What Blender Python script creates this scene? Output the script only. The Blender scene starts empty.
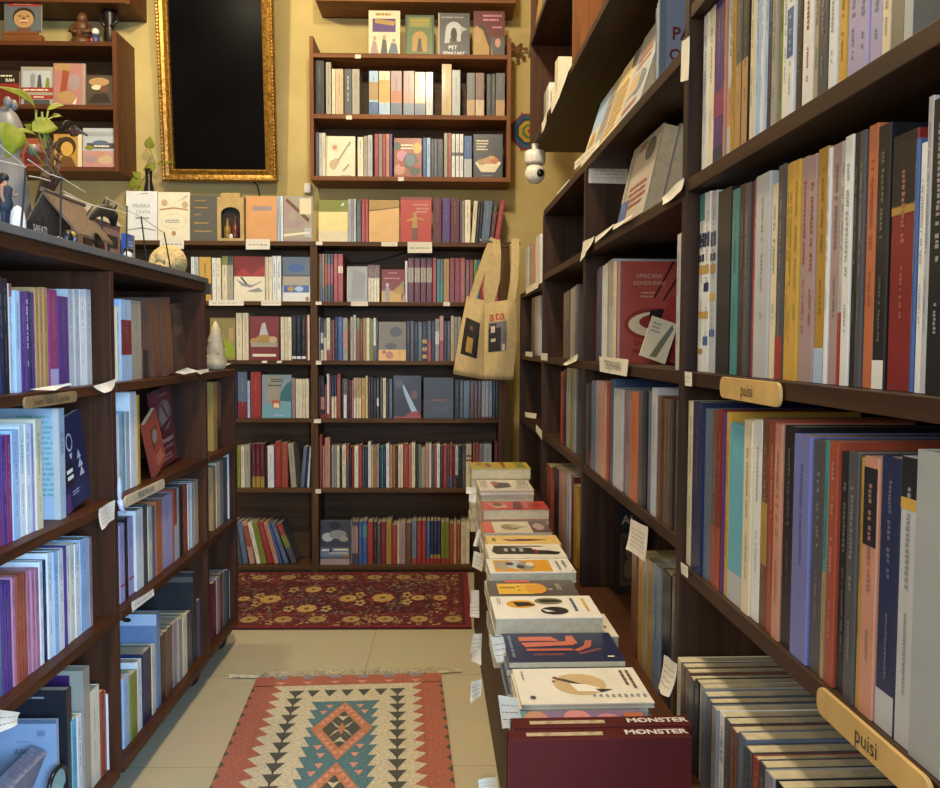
import bpy, bmesh, math, random, re
from mathutils import Vector, Matrix
random.seed(11)
S = bpy.context.scene
COL = S.collection
PI = math.pi
# ------------------------------------------------------------------ camera
F_PX, CW, CH = 870.0, 940, 788
CAMZ = 1.05
YAW, PITCH, ROLL = math.radians(1.317), math.radians(3.223), math.radians(0.25)
fwd = Vector((math.sin(YAW)*math.cos(PITCH), math.cos(YAW)*math.cos(PITCH), -math.sin(PITCH)))
rgt = Vector((math.cos(YAW), -math.sin(YAW), 0))
upv = rgt.cross(fwd)
rgt, upv = rgt*math.cos(ROLL)+upv*math.sin(ROLL), upv*math.cos(ROLL)-rgt*math.sin(ROLL)
camd = bpy.data.cameras.new('camera'); cam = bpy.data.objects.new('camera', camd); COL.objects.link(cam)
camd.sensor_width = 36.0; camd.lens = F_PX*36.0/CW; camd.clip_start = 0.02
m3 = Matrix((rgt, upv, -fwd)).transposed()
cam.matrix_world = Matrix.Translation((0, 0, CAMZ)) @ m3.to_4x4()
S.camera = cam
EYE = Vector((0, 0, CAMZ))
def ray(px, py): return fwd + rgt*((px-CW/2)/F_PX) - upv*((py-CH/2)/F_PX)
def onX(px, py, X): d = ray(px, py); return EYE + d*(X/d.x)
def onY(px, py, Y): d = ray(px, py); return EYE + d*(Y/d.y)
def onZ(px, py, Z): d = ray(px, py); return EYE + d*((Z-CAMZ)/d.z)
RA = math.radians(1.449)                       # the right-hand shelving runs slightly askew
EU = Vector((-math.sin(RA), math.cos(RA), 0)); EV = Vector((math.cos(RA), math.sin(RA), 0))
def R(u, v, z): return EU*u + EV*v + Vector((0, 0, z))
def onV(px, py, v):
    d = ray(px, py); p = EYE + d*(v/d.dot(EV)); return p.dot(EU), p.z
def onU(px, py, u):
    d = ray(px, py); p = EYE + d*(u/d.dot(EU)); return p.dot(EV), p.z
def onRZ(px, py, z):
    p = onZ(px, py, z); return p.dot(EU), p.dot(EV)

# ------------------------------------------------------------------ materials
def lin(c): return c/12.92 if c <= .04045 else ((c+.055)/1.055)**2.4
def hexrgb(h):
    h = h.lstrip('#'); return tuple(lin(int(h[i:i+2], 16)/255) for i in (0, 2, 4))
PAL = dict(white='dfe0de', cream='dccfae', beige='c2a985', ivory='e6dcc0', grey='8f9092', lightgrey='b6b9bc', darkgrey='4c4c50', black='1d1d21',
 red='9c3630', darkred='7c2626', maroon='5e1d25', salmon='c08a74', orange='b86a44', yellow='c79f45', mustard='a98538', olive='7e8434',
 green='6f8f3a', darkgreen='31483a', teal='458886', lightblue='a4bfdc', blue='3d5f96', navy='1f2a4e', purple='533674', lavender='a7a0c4',
 pink='bb7c90', magenta='8a3a66', brown='6d4833', tan='b08a5a', darkbrown='3b2920', slate='5a6a7e', periwinkle='6f74ae', mauve='a58c8c', rust='9a4a35', greybeige='a39b8a', silver='9fa4a4', gold='ab8844', aqua='68aebf', bluegrey='6f8196')
WORD = dict(lightgrey='light grey', darkgrey='dark grey', darkred='dark red', darkgreen='dark green', lightblue='pale blue', navy='navy blue',
 darkbrown='dark brown', slate='slate blue', greybeige='grey beige', periwinkle='violet blue', rust='rusty red', bluegrey='blue grey', aqua='pale teal')
def word(c): return WORD.get(c, c)
MATS = {}
def nodes_of(m):
    m.use_nodes = True; nt = m.node_tree; return nt, nt.nodes['Principled BSDF']
def col(c):
    return hexrgb(PAL.get(c, c))
def mat(c, rough=.5, metal=0., var=.12, scale=35., bump=0., coat=0., trans=0., name=None):
    key = (c, rough, metal, var, scale, bump, coat, trans)
    if key in MATS: return MATS[key]
    m = bpy.data.materials.new(name or 'surface_'+c); nt, b = nodes_of(m)
    b.inputs['Roughness'].default_value = rough; b.inputs['Metallic'].default_value = metal
    b.inputs['Coat Weight'].default_value = coat; b.inputs['Coat Roughness'].default_value = .12
    b.inputs['Transmission Weight'].default_value = trans
    rgb = col(c)
    tc = nt.nodes.new('ShaderNodeTexCoord'); nz = nt.nodes.new('ShaderNodeTexNoise'); nz.inputs['Scale'].default_value = scale; nz.inputs['Detail'].default_value = 3
    nt.links.new(tc.outputs['Object'], nz.inputs['Vector'])
    rp = nt.nodes.new('ShaderNodeValToRGB'); nt.links.new(nz.outputs['Fac'], rp.inputs['Fac'])
    rp.color_ramp.elements[0].position = .3; rp.color_ramp.elements[1].position = .7
    rp.color_ramp.elements[0].color = tuple(x*(1-var) for x in rgb)+(1,); rp.color_ramp.elements[1].color = tuple(min(1, x*(1+var)) for x in rgb)+(1,)
    nt.links.new(rp.outputs['Color'], b.inputs['Base Color'])
    if bump:
        bp = nt.nodes.new('ShaderNodeBump'); bp.inputs['Strength'].default_value = bump; bp.inputs['Distance'].default_value = .004
        nt.links.new(nz.outputs['Fac'], bp.inputs['Height']); nt.links.new(bp.outputs['Normal'], b.inputs['Normal'])
    MATS[key] = m; return m
def wood(axis, c0, c1, rough=.5, name='wood', scale=1.):
    key = ('wood', axis, c0, c1, rough)
    if key in MATS: return MATS[key]
    m = bpy.data.materials.new(name); nt, b = nodes_of(m)
    tc = nt.nodes.new('ShaderNodeTexCoord'); mp = nt.nodes.new('ShaderNodeMapping')
    mp.inputs['Scale'].default_value = [(2.2 if a == axis else 38.)*scale for a in 'xyz']
    nt.links.new(tc.outputs['Object'], mp.inputs['Vector'])
    nz = nt.nodes.new('ShaderNodeTexNoise'); nz.inputs['Scale'].default_value = 1.; nz.inputs['Detail'].default_value = 6; nz.inputs['Distortion'].default_value = .9
    nt.links.new(mp.outputs['Vector'], nz.inputs['Vector'])
    rp = nt.nodes.new('ShaderNodeValToRGB'); rp.color_ramp.elements[0].position = .32; rp.color_ramp.elements[1].position = .72
    rp.color_ramp.elements[0].color = hexrgb(c0)+(1,); rp.color_ramp.elements[1].color = hexrgb(c1)+(1,)
    nt.links.new(nz.outputs['Fac'], rp.inputs['Fac']); nt.links.new(rp.outputs['Color'], b.inputs['Base Color'])
    b.inputs['Roughness'].default_value = rough; b.inputs['Specular IOR Level'].default_value = .22
    bp = nt.nodes.new('ShaderNodeBump'); bp.inputs['Strength'].default_value = .18; bp.inputs['Distance'].default_value = .002
    nt.links.new(nz.outputs['Fac'], bp.inputs['Height']); nt.links.new(bp.outputs['Normal'], b.inputs['Normal'])
    MATS[key] = m; return m
def WR(ax): return wood(ax, '2c1c13', '48311f', name='dark_walnut_boards')
def WL(ax): return wood(ax, '371f12', '553019', name='red_brown_boards')
def WB(ax): return wood(ax, '46301b', '664628', name='brown_boards')
def WD(ax): return wood(ax, '4c2b18', '6e4023', name='dark_honey_boards')
def WO(ax): return wood(ax, '6a3f22', '8f5a30', name='honey_boards')
PAPER = lambda: mat('c6b998', .85, var=.1, scale=90)
def cover(c): return mat(c, .36, var=.06, scale=18, coat=.15)

# ------------------------------------------------------------------ mesh builder
class MB:
    def __init__(s): s.v = []; s.f = []; s.m = []; s.mats = []
    def mi(s, m):
        if m not in s.mats: s.mats.append(m)
        return s.mats.index(m)
    def add(s, vs, fs, m):
        k = len(s.v); i = s.mi(m); s.v += [tuple(v) for v in vs]
        for f in fs: s.f.append(tuple(k+j for j in f)); s.m.append(i)
        return s
    def box(s, lo, hi, m, M=None):
        x0, y0, z0 = lo; x1, y1, z1 = hi
        vs = [Vector(p) for p in ((x0,y0,z0),(x1,y0,z0),(x1,y1,z0),(x0,y1,z0),(x0,y0,z1),(x1,y0,z1),(x1,y1,z1),(x0,y1,z1))]
        if M: vs = [M @ v for v in vs]
        return s.add(vs, [(0,3,2,1),(4,5,6,7),(0,1,5,4),(1,2,6,5),(2,3,7,6),(3,0,4,7)], m)
    def prism(s, pts, axis_vec, m):          # closed polygon extruded along a vector
        n = len(pts); a = Vector(axis_vec); p = [Vector(q) for q in pts]
        return s.add(p+[q+a for q in p], [tuple(range(n))[::-1], tuple(range(n, 2*n))]+[(i, (i+1) % n, n+(i+1) % n, n+i) for i in range(n)], m)
    def poly(s, pts, m): return s.add(pts, [tuple(range(len(pts)))], m)
    def tube(s, path, r, m, n=6, cap=True):
        path = [Vector(p) for p in path]; N = len(path); rr = r if isinstance(r, (list, tuple)) else [r]*N
        vs = []; ref = None
        for i, p in enumerate(path):
            t = (path[min(i+1, N-1)]-path[max(i-1, 0)])
            t = t.normalized() if t.length > 1e-9 else Vector((0, 0, 1))
            if ref is None: ref = Vector((0, 0, 1)) if abs(t.z) < .9 else Vector((1, 0, 0))
            a = t.cross(ref); a = a.normalized() if a.length > 1e-6 else t.orthogonal().normalized()
            b = a.cross(t); ref = b
            for k in range(n):
                q = 2*PI*k/n; vs.append(p + a*(rr[i]*math.cos(q)) + b*(rr[i]*math.sin(q)))
        fs = [(i*n+k, i*n+(k+1) % n, (i+1)*n+(k+1) % n, (i+1)*n+k) for i in range(N-1) for k in range(n)]
        if cap: fs += [tuple(range(n))[::-1], tuple((N-1)*n+k for k in range(n))]
        return s.add(vs, fs, m)
    def lathe(s, prof, m, n=20, c=(0, 0, 0), M=None):
        c = Vector(c); vs = []
        for r, z in prof:
            for k in range(n):
                q = 2*PI*k/n; p = Vector((r*math.cos(q), r*math.sin(q), z)); vs.append((M @ p if M else p)+c)
        N = len(prof)
        fs = [(i*n+k, i*n+(k+1) % n, (i+1)*n+(k+1) % n, (i+1)*n+k) for i in range(N-1) for k in range(n)]
        fs += [tuple(range(n))[::-1], tuple((N-1)*n+k for k in range(n))]
        return s.add(vs, fs, m)
    def ell(s, c, rad, m, n=14, k=9, M=None, wob=0.):
        c = Vector(c); vs = []; rx, ry, rz = rad
        for i in range(1, k):
            th = PI*i/k
            for j in range(n):
                q = 2*PI*j/n; w = 1+wob*random.uniform(-1, 1)
                p = Vector((rx*math.sin(th)*math.cos(q), ry*math.sin(th)*math.sin(q), rz*math.cos(th)))*w
                vs.append((M @ p if M else p)+c)
        top = Vector((0, 0, rz)); bot = Vector((0, 0, -rz)); vs += [(M @ top if M else top)+c, (M @ bot if M else bot)+c]
        fs = [(i*n+j, (i+1)*n+j, (i+1)*n+(j+1) % n, i*n+(j+1) % n) for i in range(k-2) for j in range(n)]
        a, b = len(vs)-2, len(vs)-1
        fs += [(a, j, (j+1) % n) for j in range(n)] + [(b, (k-2)*n+(j+1) % n, (k-2)*n+j) for j in range(n)]
        return s.add(vs, fs, m)
    def mesh(s, name):
        me = bpy.data.meshes.new(name); me.from_pydata(s.v, [], s.f)
        for m in s.mats: me.materials.append(m)
        me.polygons.foreach_set('material_index', s.m); me.update(); return me
    def build(s, name, parent=None, smooth=False, bevel=0., M=None):
        me = s.mesh(name)
        if smooth: me.polygons.foreach_set('use_smooth', [True]*len(me.polygons))
        o = bpy.data.objects.new(name, me); COL.objects.link(o)
        if parent: o.parent = parent
        if M: o.matrix_basis = M
        if bevel:
            b = o.modifiers.new('bevel', 'BEVEL'); b.width = bevel; b.segments = 2; b.limit_method = 'ANGLE'
        return o
def tag(o, label, cat, group=None, kind=None):
    o['label'] = label; o['category'] = cat
    if group: o['group'] = group
    if kind: o['kind'] = kind
    return o
def thing(name, label, cat, loc=(0, 0, 0), rz=0., rx=0., ry=0., group=None):
    o = bpy.data.objects.new(name, None); COL.objects.link(o); o.empty_display_size = .05
    o.matrix_basis = Matrix.Translation(loc) @ Matrix.Rotation(rz, 4, 'Z') @ Matrix.Rotation(rx, 4, 'X') @ Matrix.Rotation(ry, 4, 'Y')
    return tag(o, label, cat, group)
def struct(o): o['kind'] = 'structure'; return o
def text_into(mb, s, M, size, m, align='CENTER', depth=0.0, bold=0.0):
    cu = bpy.data.curves.new('tmp', 'FONT'); cu.body = s; cu.size = size; cu.align_x = align; cu.align_y = 'CENTER'; cu.extrude = depth; cu.offset = bold
    cu.resolution_u = 3
    ob = bpy.data.objects.new('tmp', cu); me = bpy.data.meshes.new_from_object(ob)
    vs = [M @ v.co for v in me.vertices]; fs = [tuple(p.vertices) for p in me.polygons]
    mb.add(vs, fs, m)
    bpy.data.objects.remove(ob); bpy.data.curves.remove(cu); bpy.data.meshes.remove(me)

# ------------------------------------------------------------------ books
# local frame: spine / front face towards -Y, width along X, height along Z, origin at the bottom centre of the front
ALLBOOKS = []
def blend(c):
    p = PAL.get(c, c); k = '3a3838' if light_col(c) else 'd8d0c0'; f = .36 if light_col(c) else .36
    return ''.join('%02x' % int(int(p[i:i+2], 16)*(1-f)+int(k[i:i+2], 16)*f) for i in (0, 2, 4))
def light_col(c): r, g, b = col(c); return .3*r+.6*g+.1*b > .16
def book_mesh_parts(t, h, d, c, bands=(), title=None, pages=True, rnd=None):
    rnd = rnd or random
    cm = cover(c); cs = min(.0013, t*.15)
    cv = MB()
    # one continuous wrap-around cover: back board, spine, front board
    x = t/2
    outer = [(-x, d), (-x, .0012), (-x+.0012, 0), (x-.0012, 0), (x, .0012), (x, d)]
    inner = [(x-cs, d), (x-cs, cs+.0006), (-x+cs, cs+.0006), (-x+cs, d)]
    cv.prism([(p[0], p[1], 0) for p in outer+inner], (0, 0, h), cm)
    for z0, z1, bc in bands:
        cv.add([(-x+.0008, -.0003, z0*h), (x-.0008, -.0003, z0*h), (x-.0008, -.0003, z1*h), (-x+.0008, -.0003, z1*h)], [(0, 1, 2, 3)], cover(bc))
    tt = None
    if title != 'none':
        tt = MB(); tm = cover(title if title else blend(c))
        # vertical title and author as rows of small printed strokes too fine to read
        w = min(t*.32, .0055); z = h*rnd.uniform(.86, .92); end = h*rnd.uniform(.42, .6); k = 0
        while z > h*.1 and w > .0009:
            l = rnd.uniform(.35, .75)*w
            if z < end and k == 0: k = 1; z -= h*rnd.uniform(.06, .14); w *= .7; end = h*rnd.uniform(.16, .3)
            if z < end and k == 1: break
            if rnd.random() < .82:
                xo = rnd.uniform(-.12, .12)*w; hw = w*rnd.uniform(.36, .5)
                tt.add([(xo-hw, -.0005, z-l), (xo+hw, -.0005, z-l), (xo+hw, -.0005, z), (xo-hw, -.0005, z)], [(0, 1, 2, 3)], tm)
            z -= l*1.45
        if len(tt.f) < 5: tt = None
    pg = MB()
    if pages: pg.box((-x+cs, cs+.0008, .0008), (x-cs, d-.002, h-.0012), PAPER())
    return cv, pg, tt
def make_book(loc, rz, t, h, d, c, lean=0., bands=(), title=None, parts=True, name='book', seed=0):
    rnd = random.Random(seed)
    cv, pg, tt = book_mesh_parts(t, h, d, c, bands, title, True, rnd)
    lift = t/2*math.sin(abs(lean)) + .0006
    loc = Vector(loc)+Vector((0, 0, lift))
    if parts:
        r = thing(name, '', 'book', loc, rz, 0, lean)
        cv.build('cover', r); pg.build('page_block', r)
        if tt: tt.build('spine_title', r)
    else:
        mb = cv
        for q in (pg, tt):
            if q:
                for f, mi in zip(q.f, q.m): mb.add([q.v[i] for i in f], [tuple(range(len(f)))], q.mats[mi])
        r = mb.build(name, None); tag(r, '', 'book')
        r.matrix_basis = Matrix.Translation(loc) @ Matrix.Rotation(rz, 4, 'Z') @ Matrix.Rotation(lean, 4, 'Y')
    return r
ORD = ['first','second','third','fourth','fifth','sixth','seventh','eighth','ninth','tenth','eleventh','twelfth','thirteenth','fourteenth']
def label_row(items, phrase, group, side='left', kind='book'):
    ts = sorted(i['t'] for i in items); hs = sorted(i['h'] for i in items); tm = ts[len(ts)//2]; hm = hs[len(hs)//2]
    def base(i):
        a = []
        if i['h'] > hm*1.1: a.append('tall')
        elif i['h'] < hm*.88: a.append('short')
        if i['t'] > tm*1.6: a.append('thick')
        elif i['t'] < tm*.65: a.append('thin')
        if i['lean']: a.append('leaning')
        return ' '.join(a+[word(i['c']), kind])+((' '+i['note']) if i['note'] else '')
    bs = [base(i) for i in items]
    for k, i in enumerate(items):
        lb = f"{bs[k]} on {phrase}"
        if bs.count(bs[k]) > 1 or len(lb.split()) > 16:
            nb = lambda j: (word(items[j]['c']) if 0 <= j < len(items) else None)
            def rel(j): return (bs[j], nb(j-1), nb(j+1))
            same = [j for j in range(len(items)) if rel(j) == rel(k)]
            l, r = nb(k-1), nb(k+1)
            lb = None
            if len(same) == 1 and l and r and l != r:
                lb = f"{bs[k]} between {l} and {r} ones, {phrase}"
            if lb is None or len(lb.split()) > 16:
                sc = [j for j in range(len(items)) if items[j]['c'] == i['c']]
                n = sc.index(k)
                lb = f"{ORD[n]} {word(i['c'])} {kind} from the {side}, {phrase}"
        i['o']['label'] = lb; i['o']['group'] = group
def parse(spec):
    out = []
    for ln in re.split(r'[;\n]', spec):
        ln = ln.strip()
        if not ln: continue
        m = re.match(r'([\d.\-]+)\s*~\s*([\d.\-]+)@([\d.\-]+)\s+(\w+)(?:\*(\d+))?(.*)', ln)
        x0, x1, yt, c, n, rest = float(m[1]), float(m[2]), float(m[3]), m[4], int(m[5] or 1), m[6]
        opts = dict(bands=[], lean=0., title=None, note='', yb=None)
        for tok in rest.split():
            k, _, v = tok.partition('=')
            if k == 'b': a = v.split(','); opts['bands'].append((float(a[0]), float(a[1]), a[2]))
            elif k == 'lean': opts['lean'] = math.radians(float(v))
            elif k == 'tt': opts['title'] = v
            elif k == 'note': opts['note'] = v.replace('_', ' ')
            elif k == 'yb': opts['yb'] = float(v)
        w = (x1-x0)/n
        for q in range(n): out.append((x0+q*w, x0+(q+1)*w, yt, c, opts))
    return out
SEED = [0]
def row(frame, plane, zb, spec, phrase, group, depth=(.125, .145), parts=True, jitter=.004, maxd=.2, lim=None, maxh=.34):
    items = []; prev = None
    for x0, x1, yt, c, op in parse(spec):
        SEED[0] += 1; rnd = random.Random(SEED[0]); xm = (x0+x1)/2
        d = min(maxd, rnd.uniform(*depth)); set_ = rnd.uniform(0, jitter)
        if frame == 'B':
            h = onY(xm, yt, plane).z - zb; ym = (yt + (yt+40))/2
            a, b = onY(x0, ym, plane).x, onY(x1, ym, plane).x
        elif frame == 'R':
            u, z = onV(xm, yt, plane); h = z-zb
            ym = yt*.5+.5*(op['yb'] or yt+100)
            a, b = -onV(x0, ym, plane)[0], -onV(x1, ym, plane)[0]
        else:
            h = onX(xm, yt, plane).z - zb; ym = yt*.5+.5*(op['yb'] or yt+90)
            a, b = onX(x0, ym, plane).y, onX(x1, ym, plane).y
        h = max(.1, min(maxh, h/ math.cos(op['lean'])))
        if prev is not None:
            lo = prev + (h*max(0, math.tan(-op['lean'])-math.tan(-plean)) if op['lean'] < 0 else 0)
            if a < lo: b += (lo-a)*(1 if op['lean'] else 0); a = lo
        if lim:
            if a < lim[0]: b += (lim[0]-a if b < lim[0] else 0); a = lim[0]
            if b > lim[1]-max(0, math.sin(op['lean'])*h): sh = b-(lim[1]-max(0, math.sin(op['lean'])*h)); b -= sh; a -= sh if op['lean'] else 0
        plean = op['lean']
        t = (b-a)*math.cos(op['lean'])-.0006
        if t < .0025: t = .0025; b = a+(t+.0006)/math.cos(op['lean'])
        prev = b
        mid = (a+b)/2
        if frame == 'B': loc, rz = Vector((mid, plane+set_, zb)), 0.
        elif frame == 'R': loc, rz = R(-mid, plane+set_, zb), RA-PI/2
        else: loc, rz = Vector((plane-set_, mid, zb)), PI/2
        o = make_book(loc, rz, t, h, d, c, op['lean'], op['bands'], op['title'], parts, seed=SEED[0])
        items.append(dict(t=t, h=h, c=c, lean=op['lean'], note=op['note'], o=o))
    label_row(items, phrase, group)
    ALLBOOKS.extend(items); return items
# ------------------------------------------------------------------ face-out books: the whole cover shows
def art_into(mb, art, w, h, y=-.0004):
    k = 0
    for a in art:
        k += 1; yy = y-.00012*k
        P = lambda x, z: ((x-.5)*w, yy, z*h)
        if a[0] == 'r':
            _, x0, z0, x1, z1, c = a; mb.poly([P(x0, z0), P(x1, z0), P(x1, z1), P(x0, z1)], cover(c))
        elif a[0] == 'e':
            _, cx, cz, rx, rz, c = a; mb.poly([P(cx+rx*math.cos(2*PI*i/24), cz+rz*math.sin(2*PI*i/24)) for i in range(24)], cover(c))
        elif a[0] == 'p':
            mb.poly([P(*q) for q in a[1]], cover(a[2]))
        elif a[0] == 'g':                     # lines of tiny unreadable print
            _, x0, z0, x1, z1, c, n = a; rnd = random.Random(int(x0*97+z1*991+n))
            lh = (z1-z0)/n
            for i in range(n):
                x = x0; zz = z1-(i+1)*lh
                end = x1-rnd.uniform(0, .25)*(x1-x0)
                while x < end:
                    l = min(rnd.uniform(.05, .16)*(x1-x0)*2, end-x)
                    mb.poly([P(x, zz+lh*.25), P(x+l, zz+lh*.25), P(x+l, zz+lh*.75), P(x, zz+lh*.75)], cover(c)); x += l+.03*(x1-x0)
def lettering(art, w, h, y=-.0016):
    mb = MB()
    for a in art:
        if a[0] == 't':
            _, s, x, z, size, c = a[:6]; al = a[6] if len(a) > 6 else 'CENTER'; rot = a[7] if len(a) > 7 else 0
            M = Matrix.Translation(((x-.5)*w, y, z*h)) @ Matrix.Rotation(PI/2, 4, 'X') @ Matrix.Rotation(rot, 4, 'Z')
            text_into(mb, s, M, size*h, cover(c), al, bold=.0004 if size > .1 else 0)
    return mb if mb.v else None
def face_book(label, loc, rz, w, h, t, c, art=(), rx=0., ry=0., group=None, name='book', flip=False, flat=False, cat='book'):
    r = thing(name, label, cat, (0, 0, 0), 0, 0, 0, group)
    loc = Vector(loc)
    if flat: M = Matrix.Translation(loc+Vector((0, 0, t))) @ Matrix.Rotation(rz, 4, 'Z') @ Matrix.Rotation(-PI/2, 4, 'X')
    else:
        lift = t*math.sin(max(0, -rx)) + w/2*math.sin(abs(ry))+.0006
        M = Matrix.Translation(loc+Vector((0, 0, lift))) @ Matrix.Rotation(rz, 4, 'Z') @ Matrix.Rotation(rx, 4, 'X') @ Matrix.Rotation(ry, 4, 'Y')
    r.matrix_basis = M
    cs = min(.0014, t*.2); cm = cover(c); x = w/2
    cv = MB()
    outer = [(x, 0), (x, cs), (-x+cs, cs), (-x+cs, t-cs), (x, t-cs), (x, t), (-x, t), (-x, 0)]
    if flip: outer = [(-p[0], p[1]) for p in outer][::-1]
    cv.prism([(p[0], p[1], 0) for p in outer][::-1], (0, 0, h), cm)
    cv.build('cover', r)
    pg = MB(); pg.box((-x+(.0015 if flip else cs), cs, .001), (x-(cs if flip else .0015), t-cs, h-.001), PAPER()); pg.build('page_block', r)
    a = MB(); art_into(a, art, w, h)
    if a.v: a.build('cover_art', r)
    l = lettering(art, w, h)
    if l: l.build('title_lettering', r)
    return r
def greek(seed, c1, c2, c3):
    """a plain picture-like cover layout: title lines, a block and a few blobs"""
    rnd = random.Random(seed)
    a = [('r', .0, .0, 1, rnd.uniform(.2, .4), c2), ('g', .12, .78, .88, .93, c3, 2)]
    for _ in range(5): a.append(('e', rnd.uniform(.2, .8), rnd.uniform(.25, .65), rnd.uniform(.06, .2), rnd.uniform(.04, .13), rnd.choice([c2, c3, c1])))
    a.append(('g', .3, .04, .7, .1, c3, 1)); return a
# ------------------------------------------------------------------ the room
YW = 4.18                                             # back wall
def wall_mat():
    m = bpy.data.materials.new('ochre_plaster'); nt, b = nodes_of(m)
    tc = nt.nodes.new('ShaderNodeTexCoord'); n1 = nt.nodes.new('ShaderNodeTexNoise'); n1.inputs['Scale'].default_value = 2.4; n1.inputs['Detail'].default_value = 8; n1.inputs['Roughness'].default_value = .62
    rp = nt.nodes.new('ShaderNodeValToRGB'); rp.color_ramp.elements[0].position = .3; rp.color_ramp.elements[1].position = .72
    rp.color_ramp.elements[0].color = hexrgb('b29a5c')+(1,); rp.color_ramp.elements[1].color = hexrgb('cfb876')+(1,)
    nt.links.new(tc.outputs['Object'], n1.inputs['Vector']); nt.links.new(n1.outputs['Fac'], rp.inputs['Fac']); nt.links.new(rp.outputs['Color'], b.inputs['Base Color'])
    b.inputs['Roughness'].default_value = .7
    bp = nt.nodes.new('ShaderNodeBump'); bp.inputs['Strength'].default_value = .25; bp.inputs['Distance'].default_value = .006
    nt.links.new(n1.outputs['Fac'], bp.inputs['Height']); nt.links.new(bp.outputs['Normal'], b.inputs['Normal']); return m
def floor_mat():
    m = bpy.data.materials.new('beige_floor_tiles'); nt, b = nodes_of(m)
    tc = nt.nodes.new('ShaderNodeTexCoord'); mp = nt.nodes.new('ShaderNodeMapping'); mp.inputs['Location'].default_value = (.27, .28, 0)
    bk = nt.nodes.new('ShaderNodeTexBrick'); bk.offset = 0; bk.inputs['Scale'].default_value = 1.; bk.inputs['Brick Width'].default_value = .6; bk.inputs['Row Height'].default_value = .6
    bk.inputs['Mortar Size'].default_value = .0012; bk.inputs['Color1'].default_value = hexrgb('c9bd9c')+(1,); bk.inputs['Color2'].default_value = hexrgb('ccc0a0')+(1,); bk.inputs['Mortar'].default_value = hexrgb('8d7e60')+(1,)
    nt.links.new(tc.outputs['Object'], mp.inputs['Vector']); nt.links.new(mp.outputs['Vector'], bk.inputs['Vector'])
    nz = nt.nodes.new('ShaderNodeTexNoise'); nz.inputs['Scale'].default_value = 6; nz.inputs['Detail'].default_value = 5; nt.links.new(tc.outputs['Object'], nz.inputs['Vector'])
    mx = nt.nodes.new('ShaderNodeMix'); mx.data_type = 'RGBA'; mx.blend_type = 'MULTIPLY'; mx.inputs['Factor'].default_value = .18
    nt.links.new(bk.outputs['Color'], mx.inputs['A']); nt.links.new(nz.outputs['Color'], mx.inputs['B']); nt.links.new(mx.outputs['Result'], b.inputs['Base Color'])
    b.inputs['Roughness'].default_value = .33; return m
PL = mat('b9a468', .8, var=.06, scale=3)
struct(MB().box((-2.6, -3.2, -.1), (1.4, YW+.1, 0), floor_mat()).build('floor'))
struct(MB().box((-2.6, -3.2, 3.15), (1.4, YW+.1, 3.25), mat('a89a78', .85, var=.05, scale=4)).build('ceiling'))
struct(MB().box((-2.6, YW, 0), (1.4, YW+.1, 3.15), wall_mat()).build('wall_back'))
struct(MB().box((-2.7, -3.2, 0), (-2.6, YW+.1, 3.15), PL).build('wall_left'))
struct(MB().box((-2.6, -3.3, 0), (1.4, -3.2, 3.15), PL).build('wall_front'))
MR = Matrix.Rotation(RA, 4, 'Z')
o = MB().box((.70, -3.3, 0), (.78, YW+.2, 3.15), PL); o.v = [tuple(MR @ Vector((v[0], v[1], v[2]))) for v in o.v]
# ^ local (v, u, z) turned into the askew frame of the right-hand shelving
struct(o.build('wall_right'))

# ------------------------------------------------------------------ back bookcase
YB = 3.95
def XB(px, y=345, Y=YB): return onY(px, y, Y).x
def ZB(py, px=410, Y=YB): return onY(px, py, Y).z
ZR = [ZB(242), ZB(302), ZB(361), ZB(419), ZB(489), ZB(566)]      # shelf tops, top to bottom
x_div0, x_div1 = XB(310.5), XB(317.5); x_r0, x_r1 = XB(499), XB(509); x_l = XB(118)
bc = thing('bookcase', 'tall dark brown bookcase filling the lower back wall of the aisle', 'bookcase', (0, YB, 0))
def toloc(mb, r):
    inv = r.matrix_basis.inverted(); mb.v = [tuple(inv @ Vector(v)) for v in mb.v]; return mb
BK = YW-.03
for a, b, n in ((x_l-.02, x_l, 'side_panel'), (x_div0, x_div1, 'divider'), (x_r0, x_r1, 'side_panel')):
    toloc(MB().box((a, YB+.002, .0), (b, BK, ZR[0]-.021), WB('z')), bc).build(n, bc, bevel=.0015)
for i, z in enumerate(ZR):
    xa, xb = (x_l-.02, x_r1) if i == 0 else (x_l, x_r0)
    if i == 0: toloc(MB().box((xa, YB, z-.02), (xb, BK, z), WB('x')), bc).build('shelf', bc, bevel=.0015)
    else:
        for q0, q1 in ((x_l, x_div0), (x_div1, x_r0)):
            toloc(MB().box((q0, YB+.003, z-.018), (q1, BK, z), WB('x')), bc).build('shelf', bc, bevel=.0015)
toloc(MB().box((x_l, YB+.03, 0), (x_r0, YB+.05, ZR[-1]-.019), WB('x')), bc).build('plinth', bc)
toloc(MB().box((x_l-.02, BK, 0), (x_r1, YW-.001, ZR[0]-.02), WB('x')), bc).build('back_panel', bc)

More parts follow.
